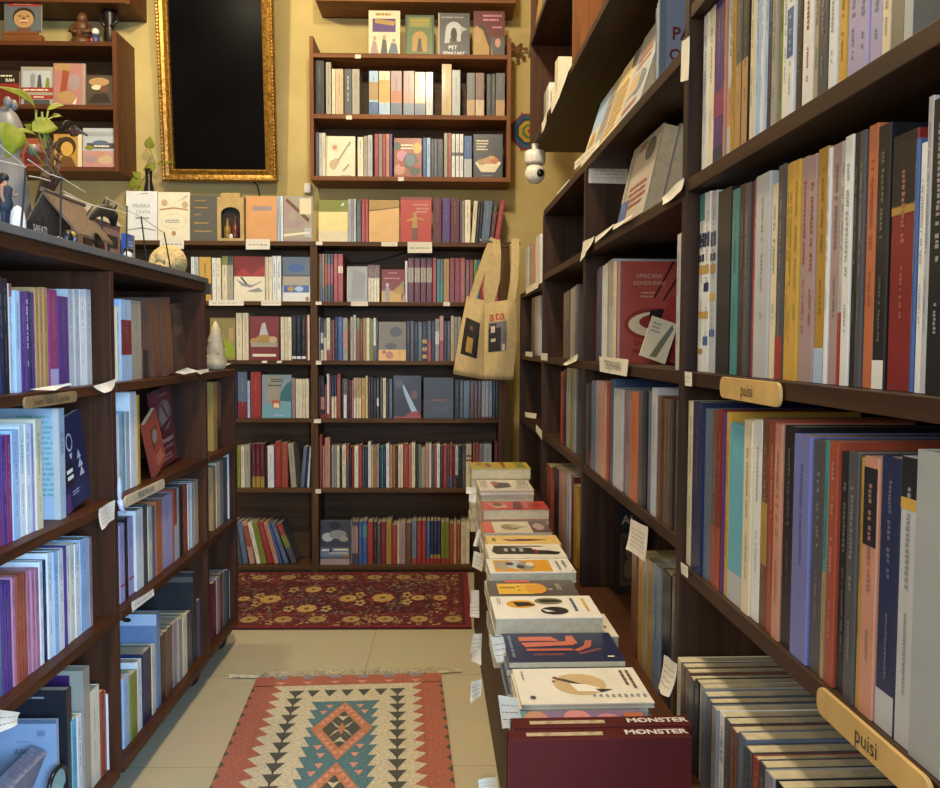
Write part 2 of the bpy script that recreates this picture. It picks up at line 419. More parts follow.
# ------------------------------------------------------------------ wall rack above it
YK = 3.97
def rack(label, px0, px1, tops, bottom_y, side_top, Y=YK, sides='lr', WO=WO):
    r = thing('wall_shelf', label, 'shelf', (XB((px0+px1)/2, 100, Y), Y, 0))
    zt = onY(px0, side_top, Y).z
    z = [onY(400, y, Y).z for y in tops]; zb = onY(400, bottom_y, Y).z
    a, b = XB(px0, 100, Y), XB(px1, 100, Y); w = .018
    if 'l' in sides: toloc(MB().box((a, Y, zb), (a+w, YW-.001, zt), WO('z')), r).build('side_panel', r, bevel=.001)
    if 'r' in sides: toloc(MB().box((b-w, Y, zb), (b, YW-.001, zt), WO('z')), r).build('side_panel', r, bevel=.001)
    for q in z: toloc(MB().box((a+w, Y+.001, q-.02), (b-w, YW-.001, q), WO('x')), r).build('shelf', r, bevel=.001)
    toloc(MB().box((a+w, YW-.012, zb+.002), (b-w, YW-.001, z[0]-.02), WB('x')), r).build('back_panel', r)
    return r, z
rack_r, ZK = rack('honey brown wall shelf above the back bookcase, right of the gold frame', 309.5, 511, (53.5, 114.5, 176.5), 181, 36)
rack_t, ZT = rack('wall shelf cut by the top of the picture, above the row of four faced novels', 316, 515, (-3, ), 1.5, -30)
# rack on the left of the picture
rack_l, ZL = rack('reddish wall shelf left of the gold frame, with faced books', -90, 117, (45, 108, 169.5), 174, 28, 3.95, WO=WD)
rack_lt, ZLT = rack('wall shelf cut by the top left corner of the picture', -90, 131, (2, ), 7.5, -60, 3.955, WO=WD)

# ------------------------------------------------------------------ right-hand shelving (in its own askew frame)
VD, VB_ = .383, .655
U1, U2, U3, U4 = 1.296, 2.13, 2.90, 3.60; UN = .14
def rbox(u0, u1, v0, v1, z0, z1, m, mb=None):
    mb = mb or MB(); k = len(mb.v); mb.box((v0, u0, z0), (v1, u1, z1), m)
    return mb
def rthing(name, label, cat, **k): return thing(name, label, cat, (0, 0, 0), RA, **k)
ZLEDGE = .45
rb = rthing('bookcase', 'dark walnut bookcase along the right side of the aisle, full of book spines', 'bookcase')
TH = .02
def board(u0, u1, ztop, th=TH, v0=VD): rbox(u0, u1, v0, VB_, ztop-th, ztop, WR('y')).build('shelf', rb, bevel=.0012)
for u, zt in ((UN, 3.0), (U1, 3.0), (U2, 1.478), (U3, 1.478), (U4, 1.262)):
    rbox(u-.011, u+.011, VD-.002, VB_, ZLEDGE+.001, zt, WR('z')).build('upright', rb, bevel=.0012)
h = .0115
for a, b, nm in ((UN, U1, 0), (U1, U2, 1), (U2, U3, 2), (U3, U4, 3)):
    board(a+h, b-h, {0: 1.297, 1: 1.288, 2: 1.285, 3: 1.285}[nm] if nm < 3 else 1.262)
    board(a+h, b-h, 1.012)
    board(a+h, b-h, .722 if nm == 0 else .757)
board(UN+h, U1-h, 1.548)
board(U1+h, U3+.011, 1.498)
rbox(UN-.011, U4+.011, VB_, VB_+.012, ZLEDGE+.001, 1.262, WR('y')).build('back_panel', rb)
rbox(UN-.011, U3, VB_, VB_+.012, 1.263, 1.498, WR('y')).build('back_panel', rb)
# wall cabinet above
uc = rthing('wall_shelf', 'dark open wall shelf hung high over the right bookcase', 'shelf')
UE, UM = 3.33, 2.345
for zt in (1.80, 2.19, 2.62):
    for a, b in (((U1+.012, UE-.016),) if zt < 2 else ((U1+.012, UM-.0075), (UM+.0075, UE-.016))):
        rbox(a, b, VD, VB_, zt-.018, zt, WR('y')).build('shelf', uc, bevel=.001)
rbox(UM-.007, UM+.007, VD-.001, VB_, 1.8003, 2.9, WO('z')).build('upright', uc)
rbox(UE-.016, UE, VD, VB_, 1.782, 2.62, WL('z')).build('side_panel', uc)
rbox(U1+.012, UE, VB_, VB_+.012, 1.782, 2.9, WR('y')).build('back_panel', uc)
# the bench the stacks lie on
bn = rthing('display_bench', 'dark wooden display bench under the right shelving, carrying the book stacks', 'bench')
UB0, UB1 = .13, 3.6
rbox(UB0, 3.18, .155, VD+.3, ZLEDGE-.025, ZLEDGE, WL('y')).build('bench_top', bn, bevel=.002)
rbox(UB0, 3.18, .172, .19, 0.0, ZLEDGE-.0255, WR('y')).build('front_panel', bn)
rbox(3.155, 3.178, .19, VD+.28, 0.0, ZLEDGE-.0255, WR('x')).build('end_panel', bn)
rbox(3.182, UB1, VD-.02, VB_, 0, ZLEDGE, WR('y')).build('base_cabinet', bn)

# ------------------------------------------------------------------ left bookcases
XL = -.74; XBK = -1.02
YL0, YL1, YL2, YL3 = .55, 1.93, 2.655, 3.02
lb = thing('bookcase', 'waist-high reddish brown bookcase on the left with grey top and castors', 'bookcase', (XL, 1.9, 0))
def lbox(y0, y1, z0, z1, m, x0=XBK, x1=XL): return toloc(MB().box((x0, y0, z0), (x1, y1, z1), m), CUR[0])
CUR = [lb]
t = .022
for y in (YL0, YL1, YL2): lbox(y-t/2, y+t/2, .08, 1.207, WL('z')).build('upright', lb, bevel=.0012)
LZ = [.962, .704, .447, .097]
for z in LZ:
    for a, b in ((YL0, YL1), (YL1, YL2)):
        lbox(a+t/2+.0004, b-t/2-.0004, z-.02, z, WL('y'), x1=XL+.003).build('shelf', lb, bevel=.0012)
lbox(YL0-.011, YL2+.011, 1.208, 1.232, WL('y')).build('top_board', lb, bevel=.001)
lbox(YL0-.02, YL2+.012, 1.2325, 1.248, mat('5e5c5a', .5, var=.15, scale=12), x1=XL+.008).build('grey_top_slab', lb, bevel=.001)['label'] = 'grey painted top slab'
lbox(YL0-.011, YL2+.011, .08, 1.207, WL('y'), x0=XBK-.012, x1=XBK-.0005).build('back_panel', lb)
lb2 = thing('bookcase', 'low reddish bookcase at the far end of the left row, shell on top', 'bookcase', (XL, 2.85, 0)); CUR[0] = lb2
lbox(YL3-t, YL3, .08, .941, WL('z')).build('upright', lb2, bevel=.0012)
lbox(YL2+.012, YL3, .9415, .963, WL('y')).build('top_board', lb2, bevel=.0012)
for z in LZ[1:]: lbox(YL2+.012, YL3-t-.0004, z-.02, z, WL('y'), x1=XL+.003).build('shelf', lb2, bevel=.0012)
lbox(YL2+.012, YL3, .08, .941, WL('y'), x0=XBK-.012, x1=XBK-.0005).build('back_panel', lb2)
def castor(x, y, par):
    mb = MB(); blk = mat('1a1a1c', .4)
    mb.box((x-.02, y-.02, .069), (x+.02, y+.02, .0768), blk)
    mb.box((x-.006, y-.006, .04), (x+.006, y+.006, .069), blk)
    mb.lathe([(.008, -.016), (.03, -.016), (.034, -.01), (.034, .01), (.03, .016), (.008, .016)], blk, 18, (x, y, .0345), Matrix.Rotation(PI/2, 4, 'X'))
    toloc(mb, par).build('castor', par)
for y in (YL0+.1, YL1, YL2-.02):
    castor(XL-.06, y, lb); castor(XBK+.05, y, lb)
for y in (YL3-.06,): castor(XL-.06, y, lb2); castor(XBK+.05, y, lb2)

# ------------------------------------------------------------------ books: back wall
BP = 3.985
row('B', YK+.02, ZK[1], '''315~324.3@60 black; 325.7~331@62 greybeige; 331.8~335@69 cream; 335.2~343.4@69 beige; 344.2~351.8@69 darkgrey tt=white; 352~359.5@69 greybeige
369~378.3@71 lightblue b=.35,.75,mustard b=0,.3,blue; 378.8~390@71 cream b=.3,.8,yellow b=0,.28,lightblue; 390.6~402@71 mauve b=.3,.55,orange b=0,.28,slate; 403.3~414.3@71 mauve b=.3,.55,salmon b=0,.28,bluegrey
414.7~425.5@72 yellow b=.3,.6,cream b=0,.28,slate; 425.9~433@72 lightgrey; 441.7~451.7@64 gold; 452~460.4@70 silver
466.7~475@73 darkgrey b=0,.38,tan; 475.4~484.3@73 brown b=0,.38,beige; 486.6~491@74 black; 491.2~495.4@74 black; 495.7~505@73 darkgrey b=0,.38,tan''',
 'middle tier of the honey wall shelf', 'novels on the middle tier of the right wall shelf', parts=False, maxd=.16, lim=(XB(309.5,100,YK)+.0185, XB(511,100,YK)-.0185))
row('B', YK+.02, ZK[2], '''315.4~318.9@132 darkgrey; 319~322@133 lightgrey; 322.1~325.5@133 cream; 357.5~363.3@137 ivory; 363.6~367.7@136 greybeige; 367.8~372.5@135 lightgrey
374.4~378.8@134 red; 378.9~382.1@134 grey; 382.3~386@134 red; 386.1~389.4@134 salmon; 389.5~392.4@134 purple
422.7~426.5@138 blue*1; 426.7~430.5@138 lightblue; 431~434@139 darkgrey; 434.2~437@139 slate; 437.2~443@139 darkgrey
444~447.7@133 greybeige; 447.9~451.4@133 rust; 451.7~455.2@134 white b=.5,.58,darkgrey; 455.8~459.2@134 white b=.5,.58,darkgrey; 459.6~463.4@134 white b=.5,.58,darkgrey; 464~472@136 blue b=0,.45,lightgrey''',
 'bottom tier of the honey wall shelf', 'books on the bottom tier of the right wall shelf', parts=False, maxd=.16, lim=(XB(309.5,100,YK)+.0185, XB(511,100,YK)-.0185))
row('B', BP, ZR[0], '''277.3~280@196 lightblue; 280.2~283@196 white
348~350.7@199 lightgrey; 350.8~353.4@199 grey; 353.5~356@199 lightgrey; 356.5~361@200 darkgrey; 361.5~365@199 red; 365.1~368.4@199 red
433~441.5@198 maroon; 442.3~450@198 purple; 450.5~459.3@198 maroon; 459.8~462@201 darkgrey; 462.1~464.3@201 mauve; 464.7~470.5@200 ivory
471~475@201 cream lean=4; 475.4~478@202 black lean=4; 478.2~480.5@202 black lean=4; 480.8~489@201 slate lean=5; 489.6~493.6@201 darkgreen b=0,.75,maroon lean=6; 494.2~499@201 red lean=8''',
 'top board of the back bookcase', 'upright books on top of the back bookcase', parts=False)
row('B', BP, ZR[1], '''191~194.5@257 white; 194.7~198.5@257 lightgrey; 199~211@257 yellow b=.15,.4,black tt=black; 212~216@258 white; 216.2~220.7@258 ivory; 221.8~227.2@256 cream b=.8,1,olive; 227.4~233@256 greybeige b=.8,1,darkgreen
265.5~268.6@257 cream; 268.8~272@257 ivory; 272.2~276.4@256 white tt=blue; 276.6~281@256 white tt=blue''',
 'second shelf of the back bookcase, left bay', 'books on the second shelf, left bay', parts=False, lim=(x_l+.001, x_div0-.001))
row('B', BP, ZR[1], '''317~319.4@254 mustard b=.78,1,darkred; 319.6~322@254 slate b=.78,1,darkred; 322.1~324.3@254 mustard b=0,.3,slate
324.6~327.4@254 darkgrey b=.36,.78,red; 327.5~330.3@254 darkgrey b=.36,.78,red; 330.4~333.1@254 navy b=.36,.78,red; 333.5~337.7@254 red; 337.9~343@254 red b=.6,.75,cream
368~370.8@265 ivory b=.65,1,maroon; 371~373.7@265 ivory b=.65,1,maroon; 373.8~376.6@265 ivory b=.65,1,maroon; 376.7~379.4@265 ivory b=.65,1,maroon
405~407.5@261 white; 408~413.8@258 maroon b=.45,.78,greybeige; 414.4~420@258 maroon b=.45,.78,greybeige; 420.5~426@258 maroon b=.45,.78,greybeige; 426.4~432@258 maroon b=.45,.78,greybeige
432.5~436.5@258 red; 437~440@259 teal; 440.2~443@259 slate b=0,.5,teal; 443.5~449.2@259 mustard; 449.6~454.6@258 darkred; 454.8~460@258 darkred; 460.2~465@258 rust; 465.5~469.4@260 brown; 469.5~473.3@260 darkred; 473.8~477@260 green; 477.2~480@260 blue; 480.4~485@260 red; 485.3~490@260 darkred; 490.3~495@260 maroon; 495.2~498.6@260 red''',
 'second shelf of the back bookcase, right bay', 'books on the second shelf, right bay', parts=False, lim=(x_div1+.001, x_r0-.001))
row('B', BP, ZR[2], '''236~242@313 cream; 242.3~248.4@313 cream; 280.5~284@317 ivory; 284.2~287.7@317 cream; 287.9~291.4@317 ivory; 291.8~296.2@315 black b=.03,.09,white; 296.4~301@315 black b=.03,.09,white; 301.2~305.8@315 black b=.03,.09,white; 306~307.3@315 red; 307.5~309.6@315 ivory''',
 'third shelf of the back bookcase, left bay', 'books on the third shelf, left bay', parts=False, lim=(x_l+.001, x_div0-.001))
row('B', BP, ZR[2], '''318~320.2@317 greybeige; 320.5~323.4@318 navy b=0,.25,ivory b=.4,.65,white; 323.6~326.4@319 cream b=.55,1,darkgrey; 326.6~330@318 ivory b=0,.25,red; 330.2~332.3@320 darkgrey; 332.4~334.4@320 rust; 334.7~337.8@317 navy; 338~342.7@317 blue
343~347.7@318 greybeige b=.3,.7,salmon; 348~350@320 black; 350.3~353@317 beige; 353.2~356@315 lightgrey; 356.3~359.8@318 olive b=0,.7,rust; 360.1~362.7@319 brown; 362.9~366@318 mustard; 366.3~369.6@318 ivory; 369.9~373@319 olive; 373.3~376@318 white b=0,.35,darkgrey; 376.2~378@320 darkgrey
406.4~410@321 black; 410.2~414@321 darkgrey; 414.2~418@322 black; 418.2~422@322 slate; 422.2~427@322 black b=.06,.16,yellow b=.25,.35,yellow b=.45,.55,yellow; 427.2~431.3@321 darkgrey b=0,.5,red; 431.5~435@321 black; 435.2~439@319 grey b=.4,.7,white; 439.3~443.6@316 salmon b=0,.45,red; 443.9~447@321 black; 447.2~450.4@321 darkgrey; 450.7~454@316 beige; 454.2~457.3@317 grey; 457.5~461@317 greybeige; 461.2~466@318 darkgrey; 466.2~471@318 black; 471.2~478@319 slate; 478.2~485@318 darkgrey; 485.2~492@318 brown''',
 'third shelf of the back bookcase, right bay', 'books on the third shelf, right bay', parts=False, lim=(x_div1+.001, x_r0-.001))
row('B', BP, ZR[3], '''229~237@374 navy; 237.4~247@372 slate b=0,.35,darkred; 247.3~249.8@381 lightblue; 250.3~261@372 red; 291.7~295@378 mauve; 295.5~298.6@379 ivory; 298.8~302@379 ivory; 302.2~305.3@379 cream; 305.5~308.7@379 ivory''',
 'fourth shelf of the back bookcase, left bay', 'books on the fourth shelf, left bay', parts=False, lim=(x_l+.001, x_div0-.001))
row('B', BP, ZR[3], '''318.2~320.3@376 darkgrey; 320.5~324.6@376 black b=.2,.5,salmon b=0,.1,red; 324.8~326.5@385 red; 326.7~329.2@374 white b=0,.1,red; 329.4~331.2@376 darkred; 331.4~334@375 navy b=0,.5,ivory; 334.2~336.6@375 navy b=0,.5,cream; 336.9~340.6@374 rust; 341.5~343.3@379 black; 343.5~346.6@379 white b=.6,1,darkgrey
347~349@380 darkbrown; 349.2~351.4@380 maroon; 351.7~353.2@380 pink; 353.5~356@378 beige b=0,.5,ivory; 356.2~358.7@378 beige b=0,.5,ivory; 358.9~361.2@378 beige b=0,.5,ivory; 361.5~365.4@378 yellow; 365.7~367.7@376 cream; 368~370.5@377 darkbrown; 370.7~373@377 darkbrown; 373.2~376.4@378 black; 376.6~379@378 darkgrey b=.3,.5,white; 380~382.6@377 darkgrey; 382.8~386@378 cream; 386.3~389@379 black; 389.2~392.4@379 slate
454.5~459.3@380 black; 459.6~463.2@380 darkgrey; 463.5~469.8@381 slate; 470.2~473.9@381 brown; 474.1~477.6@381 brown; 477.8~481@381 brown; 481.6~485@381 lightgrey b=0,.05,red; 485.2~488.7@381 lightgrey b=0,.05,red; 488.9~492.3@381 silver b=0,.05,red; 492.7~495.5@380 black; 495.7~498.4@380 black''',
 'fourth shelf of the back bookcase, right bay', 'books on the fourth shelf, right bay', parts=False, lim=(x_div1+.001, x_r0-.001))
row('B', BP, ZR[4], '''237~240.4@446 olive; 240.8~244.5@446 cream; 244.8~250@445 greybeige; 252~255.5@444 maroon b=0,.25,mustard; 255.7~260@444 maroon b=0,.25,mustard; 260.2~264.4@444 maroon b=0,.25,mustard; 264.7~267@447 black; 267.5~273.8@446 white; 275~281@442 red; 281.3~287.8@443 rust; 290~295.6@444 greybeige lean=-4; 300~304@447 slate lean=5; 304.4~306.6@447 navy lean=5; 306.8~308.8@447 white lean=3''',
 'fifth shelf of the back bookcase, left bay', 'books on the fifth shelf, left bay', parts=False, lim=(x_l+.001, x_div0-.001))
row('B', BP, ZR[4], '''318~322.5@435 red; 322.8~324.4@446 beige; 324.7~330@438 salmon; 331.5~334@446 greybeige; 334.2~336.6@446 grey; 336.8~339.6@446 cream; 340~341.8@448 black; 342~346@445 cream; 346.3~349@445 red b=0,.68,darkgrey; 349.2~351.5@447 black; 351.7~354@447 darkred; 354.3~358.4@446 ivory; 358.7~362@445 red; 362.2~364.4@447 darkgrey; 364.6~367.6@447 navy; 368~371@442 white; 371.2~373.4@446 beige; 373.6~376@446 mustard; 376.2~379@445 mauve; 379.2~381.2@447 black; 381.4~383.2@446 teal; 383.4~385.6@446 navy; 386~389.4@444 white; 389.8~392.6@446 tan; 393~395.4@446 orange; 395.6~397.8@446 black; 398~400.8@445 cream; 401~403@445 ivory
403.3~408.2@444 red; 408.5~411.2@445 orange; 411.5~415.3@443 cream; 416~418.3@446 navy; 418.5~421@446 olive; 421.2~425@448 greybeige; 425.3~429@444 salmon; 429.2~431.4@444 white; 431.7~434@446 darkgrey; 434.2~436.4@445 rust; 436.7~440@444 white; 440.3~443@446 darkbrown; 443.2~447@445 red; 447.2~449.3@446 darkgrey; 449.5~452.5@444 red b=0,.25,blue; 452.8~455@446 maroon; 455.2~458.4@446 lightgrey b=0,.3,black; 458.7~462@446 black; 462.2~465.4@446 darkgrey; 465.8~471.6@444 cream b=.7,.74,red b=.6,.64,red; 472.8~475@443 orange; 475.2~479@443 rust; 479.3~483@444 mauve; 483.4~491.6@444 lightgrey; 494.4~498.3@442 darkred''',
 'fifth shelf of the back bookcase, right bay', 'books on the fifth shelf, right bay', parts=False, lim=(x_div1+.001, x_r0-.001))
row('B', BP, ZR[5], '''238.2~242@521 darkgrey lean=-7; 242.4~247.4@522 slate lean=-8; 249~254.4@522 salmon b=.4,.9,rust lean=-10; 255.4~259.5@523 ivory lean=-12; 260.4~266@523 olive lean=-13; 267~273@523 red lean=-14; 274~278.6@523 salmon lean=-15; 279.4~282@524 blue lean=-16; 283~287.4@524 slate lean=-18; 289~295@525 darkgrey b=.4,.7,olive b=.7,1,red lean=-21''',
 'bottom shelf of the back bookcase, left bay', 'leaning books on the bottom shelf', parts=False, depth=(.12, .13), lim=(x_l+.001, x_div0-.001))
row('B', BP, ZR[5], '''350.4~351.8@521 grey; 352~354.8@522 darkgrey b=.25,.9,mauve; 355~358@522 darkgrey b=.25,.9,salmon; 358.5~362@522 blue; 362.3~367@521 blue b=.6,.9,teal; 367.4~373@522 red; 373.3~376.8@522 darkbrown; 377~380.7@523 darkgrey; 381~386@522 darkred; 386.3~391.5@521 gold; 392~397@525 red; 397.3~399.5@523 cream; 399.8~405.4@523 mauve; 405.8~411.5@523 brown
412~416.5@521 bluegrey b=0,.13,rust; 417~421.3@521 red; 421.6~426@521 red; 426.5~430@521 blue b=0,.13,red; 430.3~433.6@521 navy b=.13,.22,gold b=0,.13,red; 433.8~437@521 navy b=.13,.22,gold b=0,.13,red; 437.2~440.5@521 navy b=.13,.22,gold b=0,.13,red; 441~445@522 olive b=0,.13,red; 445.2~449@522 olive b=0,.13,red; 449.4~453.4@524 rust; 453.7~456.4@522 beige; 456.7~460.5@524 rust; 461~465.4@522 cream; 465.6~469.6@522 ivory''',
 'bottom shelf of the back bookcase, right bay', 'books on the bottom shelf, right bay', parts=False, lim=(x_div1+.001, x_r0-.001))

# ------------------------------------------------------------------ books: right-hand bookcase
SV = .397
row('R', SV, 1.297, '''703~708@-40 white; 708~714@-40 ivory; 714~723.5@-40 purple b=.3,.45,magenta b=0,.12,navy; 723.8~725.5@-30 salmon; 725.8~731.5@-20 lightgrey b=.2,.42,salmon; 731.8~736@-12 mustard; 736.4~742.5@-44 darkgrey b=0,.5,tan; 742.8~749@-44 black b=0,.5,tan; 749.3~753@-40 cream; 753.3~756.6@-40 white; 756.8~760@-40 lightblue; 760.2~763.2@-40 white; 763.4~766@-40 lightblue; 766.4~772@-40 navy; 772.4~777@-36 greybeige; 777.2~781@-36 olive; 781.4~787@-40 white; 787.3~794@-40 white b=.4,.7,blue; 794.4~800.4@-40 darkbrown; 801~811.5@-40 white tt=red; 811.8~818@-40 greybeige; 818.3~828@-40 darkgrey; 828.3~835.5@-40 white; 836~844@-40 yellow; 845.5~856@-40 lavender; 856.4~867.5@-40 lavender; 868~880@-40 lavender; 881~889.5@-40 cream''',
 'topmost row of the right bookcase, nearest bay', 'tall books in the topmost row on the right', depth=(.15, .18), lim=(-U1+.0125, 9), maxh=.228)
row('R', SV, 1.012, '''698~703.2@195 white b=.55,.6,yellow b=.62,.66,navy b=.3,.34,yellow b=.7,.78,navy b=.1,.13,gold b=.85,1,teal note=with_striped_spine; 703.4~708.8@193 white b=.55,.6,yellow b=.45,.5,navy b=.3,.34,yellow b=.7,.78,navy b=.15,.2,blue note=with_striped_spine; 709~714.8@192 lightgrey b=.55,.6,gold b=.62,.66,navy b=.4,.44,yellow b=.7,.78,navy b=.2,.24,blue note=with_striped_spine
715.2~728.5@190 black tt=none; 729.5~736@190 teal; 736.6~743@185 darkbrown; 743.3~749@184 darkgrey; 750~754.6@180 red; 755~769.2@175 lightgrey; 769.5~775@185 cream; 775.2~783@166 darkgrey b=0,.2,red; 783.5~788@165 yellow; 788.3~793@163 yellow; 793.3~799@161 yellow; 799.4~806@158 mauve tt=rust; 806.4~814@156 mauve tt=rust; 814.5~824.6@149 mustard b=0,.15,lightblue; 825~828.4@149 white; 828.7~838@145 mauve; 838.3~843@142 lightgrey b=0,.3,red; 843.4~851.5@137 white; 852~858@134 black; 858.3~864.5@132 darkgrey; 865~874.5@126 orange; 875~887.5@126 black b=0,.11,white; 888~912.5@134 darkred b=.72,1,black b=.69,.725,gold; 913~917@140 blue; 917.3~923.6@144 white; 924~931@98 lightgrey; 931.4~949@98 black tt=grey; 950~972@110 darkgrey''',
 'middle row of the right bookcase, nearest bay', 'poetry books in the middle row on the right', depth=(.15, .18), lim=(-U1+.0125, 9), maxh=.262)
row('R', .3865, .722, '''683~691@401 cream yb=562 note=with_two_dark_blots; 691.4~701@402 navy yb=580; 701.3~709@409 slate yb=582; 709.4~714.6@410 brown yb=584 b=0,.35,rust; 714.8~719.6@410 darkred yb=588 b=0,.35,rust; 719.8~721.8@412 purple yb=594; 722~725.4@412 yellow yb=596; 725.8~740.5@424 aqua yb=602 b=0,.17,lightgrey tt=none; 741~749@420 cream yb=613; 749.3~757@420 white yb=624; 757.4~764.6@418 brown yb=632 b=.3,.6,gold; 765~771.5@420 rust yb=640; 771.8~779@424 salmon yb=648; 779.4~790.6@426 black yb=658; 791~807.5@435 periwinkle yb=674; 808~819.6@440 darkgrey yb=684; 820~824.4@440 teal yb=690 b=0,.45,tan; 824.8~833.6@441 rust yb=696; 834~844@452 black yb=700; 844.4~855@452 darkgrey yb=706; 855.3~858.6@457 mustard yb=712; 859~873.5@457 salmon yb=720 b=.66,.96,black; 874~893.5@457 navy yb=738 b=0,.14,lightgrey; 894~911@457 lightgrey yb=755 b=.86,1,black b=.82,.86,yellow; 911.5~946@452 silver yb=775 tt=none; 947~985@448 lightgrey yb=790''',
 'lower row of the right bookcase, nearest bay', 'poetry books in the lower row on the right', depth=(.15, .18), lim=(-U1+.0125, 9), maxh=.266)
# second bay
row('R', SV, 1.012, '''595~597.8@271 purple yb=362; 598~600@268 darkgrey yb=362; 600.3~603.4@266 white yb=362; 603.6~606.6@264 white yb=362; 606.8~608.8@262 greybeige yb=363; 609~612.6@260 lightgrey yb=363 b=.55,1,greybeige; 612.8~615.6@262 cream yb=363''',
 'middle row of the right bookcase, behind the red cover', 'spines beside the red ramen-bowl cover', depth=(.12, .14), lim=(-U2+.0125, -U1-.0125), maxh=.25)
row('R', SV-.012, 1.012, '''674.5~678@235 lightgrey yb=366; 678.3~681.5@233 lightgrey yb=366''',
 'right bookcase, standing in front of the red cover', 'pale spines near the second upright', depth=(.12, .14), lim=(-U2+.0125, -U1-.0125), maxh=.25)
row('R', .3865, .757, '''585~586.8@384 darkgrey yb=465; 587~590.4@383 black yb=466 b=0,.2,maroon; 590.8~594.6@381 slate yb=472; 595~600.6@381 mauve yb=476; 600.9~605.4@382 salmon yb=478; 605.6~607.4@383 rust yb=481; 612.4~621.6@389 lightgrey yb=489 tt=none; 622~624.6@391 rust yb=491; 624.8~628.4@390 bluegrey yb=494; 628.8~637@392 orange yb=499; 637.4~641.4@391 darkgrey yb=500; 641.6~645.4@392 black yb=503; 645.7~650@391 slate yb=506; 650.3~655@388 lightgrey yb=509; 655.3~659@396 brown yb=512; 659.3~662.4@398 darkbrown yb=515; 662.6~666@399 brown yb=518; 666.3~669.6@400 darkgrey yb=521; 669.8~673@400 darkbrown yb=524; 673.2~676.6@401 darkgrey yb=528''',
 'lower row of the right bookcase, second bay', 'books in the lower row, second bay', depth=(.12, .14), lim=(-U2+.0125, -U1-.0125), maxh=.23)
row('R', SV, ZLEDGE, '''631~636@552 brown yb=632; 636.4~641@556 gold yb=648; 641.4~645.4@558 greybeige yb=655; 645.8~651@560 gold yb=660; 651.6~660@566 bluegrey yb=672 tt=black; 660.4~669@572 black yb=680; 669.4~673@575 darkgrey yb=682''',
 'bench behind the book stacks, second bay', 'books standing on the bench, second bay', depth=(.12, .14), lim=(-U2+.0125, -U1-.0125), maxh=.28)
row('R', SV, ZLEDGE, '''546~550.4@465 rust yb=545; 553~557.4@468 black yb=550; 557.6~560.4@470 mauve yb=552; 560.6~563.6@471 salmon yb=554; 563.8~566.4@472 mauve yb=557; 566.6~569.6@474 lightgrey yb=560; 569.8~572.4@476 maroon yb=562; 572.6~576@485 mustard yb=566''',
 'bench behind the book stacks, third bay', 'books standing on the bench, third bay', depth=(.12, .14), lim=(-U3+.0125, -U2-.0125), maxh=.28)
row('R', SV, .757, '''560~562.4@372 red yb=425; 562.6~565@370 black yb=426; 565.2~569@368 greybeige yb=428; 569.2~572@367 olive yb=430; 572.2~575.4@366 grey yb=433; 575.6~577.4@366 darkgrey yb=435''',
 'lower row of the right bookcase, third bay', 'books in the lower row, third bay', depth=(.12, .14), lim=(-U3+.0125, -U2-.0125), maxh=.23)
row('R', SV, 1.012, '''563~566@293 brown yb=352; 566.2~569@291 darkgrey yb=352; 569.2~572@289 greybeige yb=353; 572.2~575@287 grey yb=353; 575.2~578@285 darkgrey yb=354''',
 'middle row of the right bookcase, third bay', 'books in the middle row, third bay', depth=(.12, .14), lim=(-U3+.0125, -U2-.0125), maxh=.25)
row('R', SV, 1.012, '''531.5~534@298 darkgrey yb=348; 534.2~536.6@297 mauve yb=348; 536.8~538.6@296 lightgrey yb=348''',
 'middle row of the right bookcase, farthest bay', 'books in the middle row, farthest bay', depth=(.12, .14), lim=(-U4+.0125, -U3-.0125), maxh=.22)
row('R', SV, 1.262, '''524.6~528.4@248 white yb=292; 529~532@244 greybeige yb=290; 532.3~534.6@244 salmon yb=288; 534.9~539@236 white yb=286''',
 'topmost ledge at the far end of the right bookcase', 'white books at the far end of the right bookcase', depth=(.12, .14))
# manga volumes standing on the bench in the nearest bay
mang = []
u = 1.265; cols = ['cream', 'darkgrey', 'brown', 'darkgrey', 'black', 'greybeige', 'slate', 'darkgrey', 'grey', 'white', 'darkgrey', 'brown', 'slate', 'darkgrey', 'rust', 'darkgrey', 'grey', 'black']
for k, c in enumerate(cols):
    t = random.uniform(.018, .024); hh = .133 + random.uniform(-.003, .003); SEED[0] += 1
    o = make_book(R(u-t/2, VD-.012+random.uniform(0, .004), ZLEDGE), RA-PI/2, t, hh+.0, .176, c, 0, [], None, True, seed=SEED[0])
    mang.append(dict(t=t, h=hh, c=c, lean=0, note='', o=o)); u -= t+.0012
label_row(mang, 'bench at the lower right, pages facing up', 'thick comics standing on the bench at the lower right', 'back', 'comic')
if 1:
    mb = MB(); text_into(mb, 'BLUE', Matrix.Translation((0, -.0008, .085)) @ Matrix.Rotation(PI/2, 4, 'X') @ Matrix.Rotation(-PI/2, 4, 'Z'), .014, cover('blue')); mb.build('spine_lettering', mang[9]['o'])
for q in mang: q['o'].name = 'comic_book'; q['o']['category'] = 'comic'
ALLBOOKS += mang

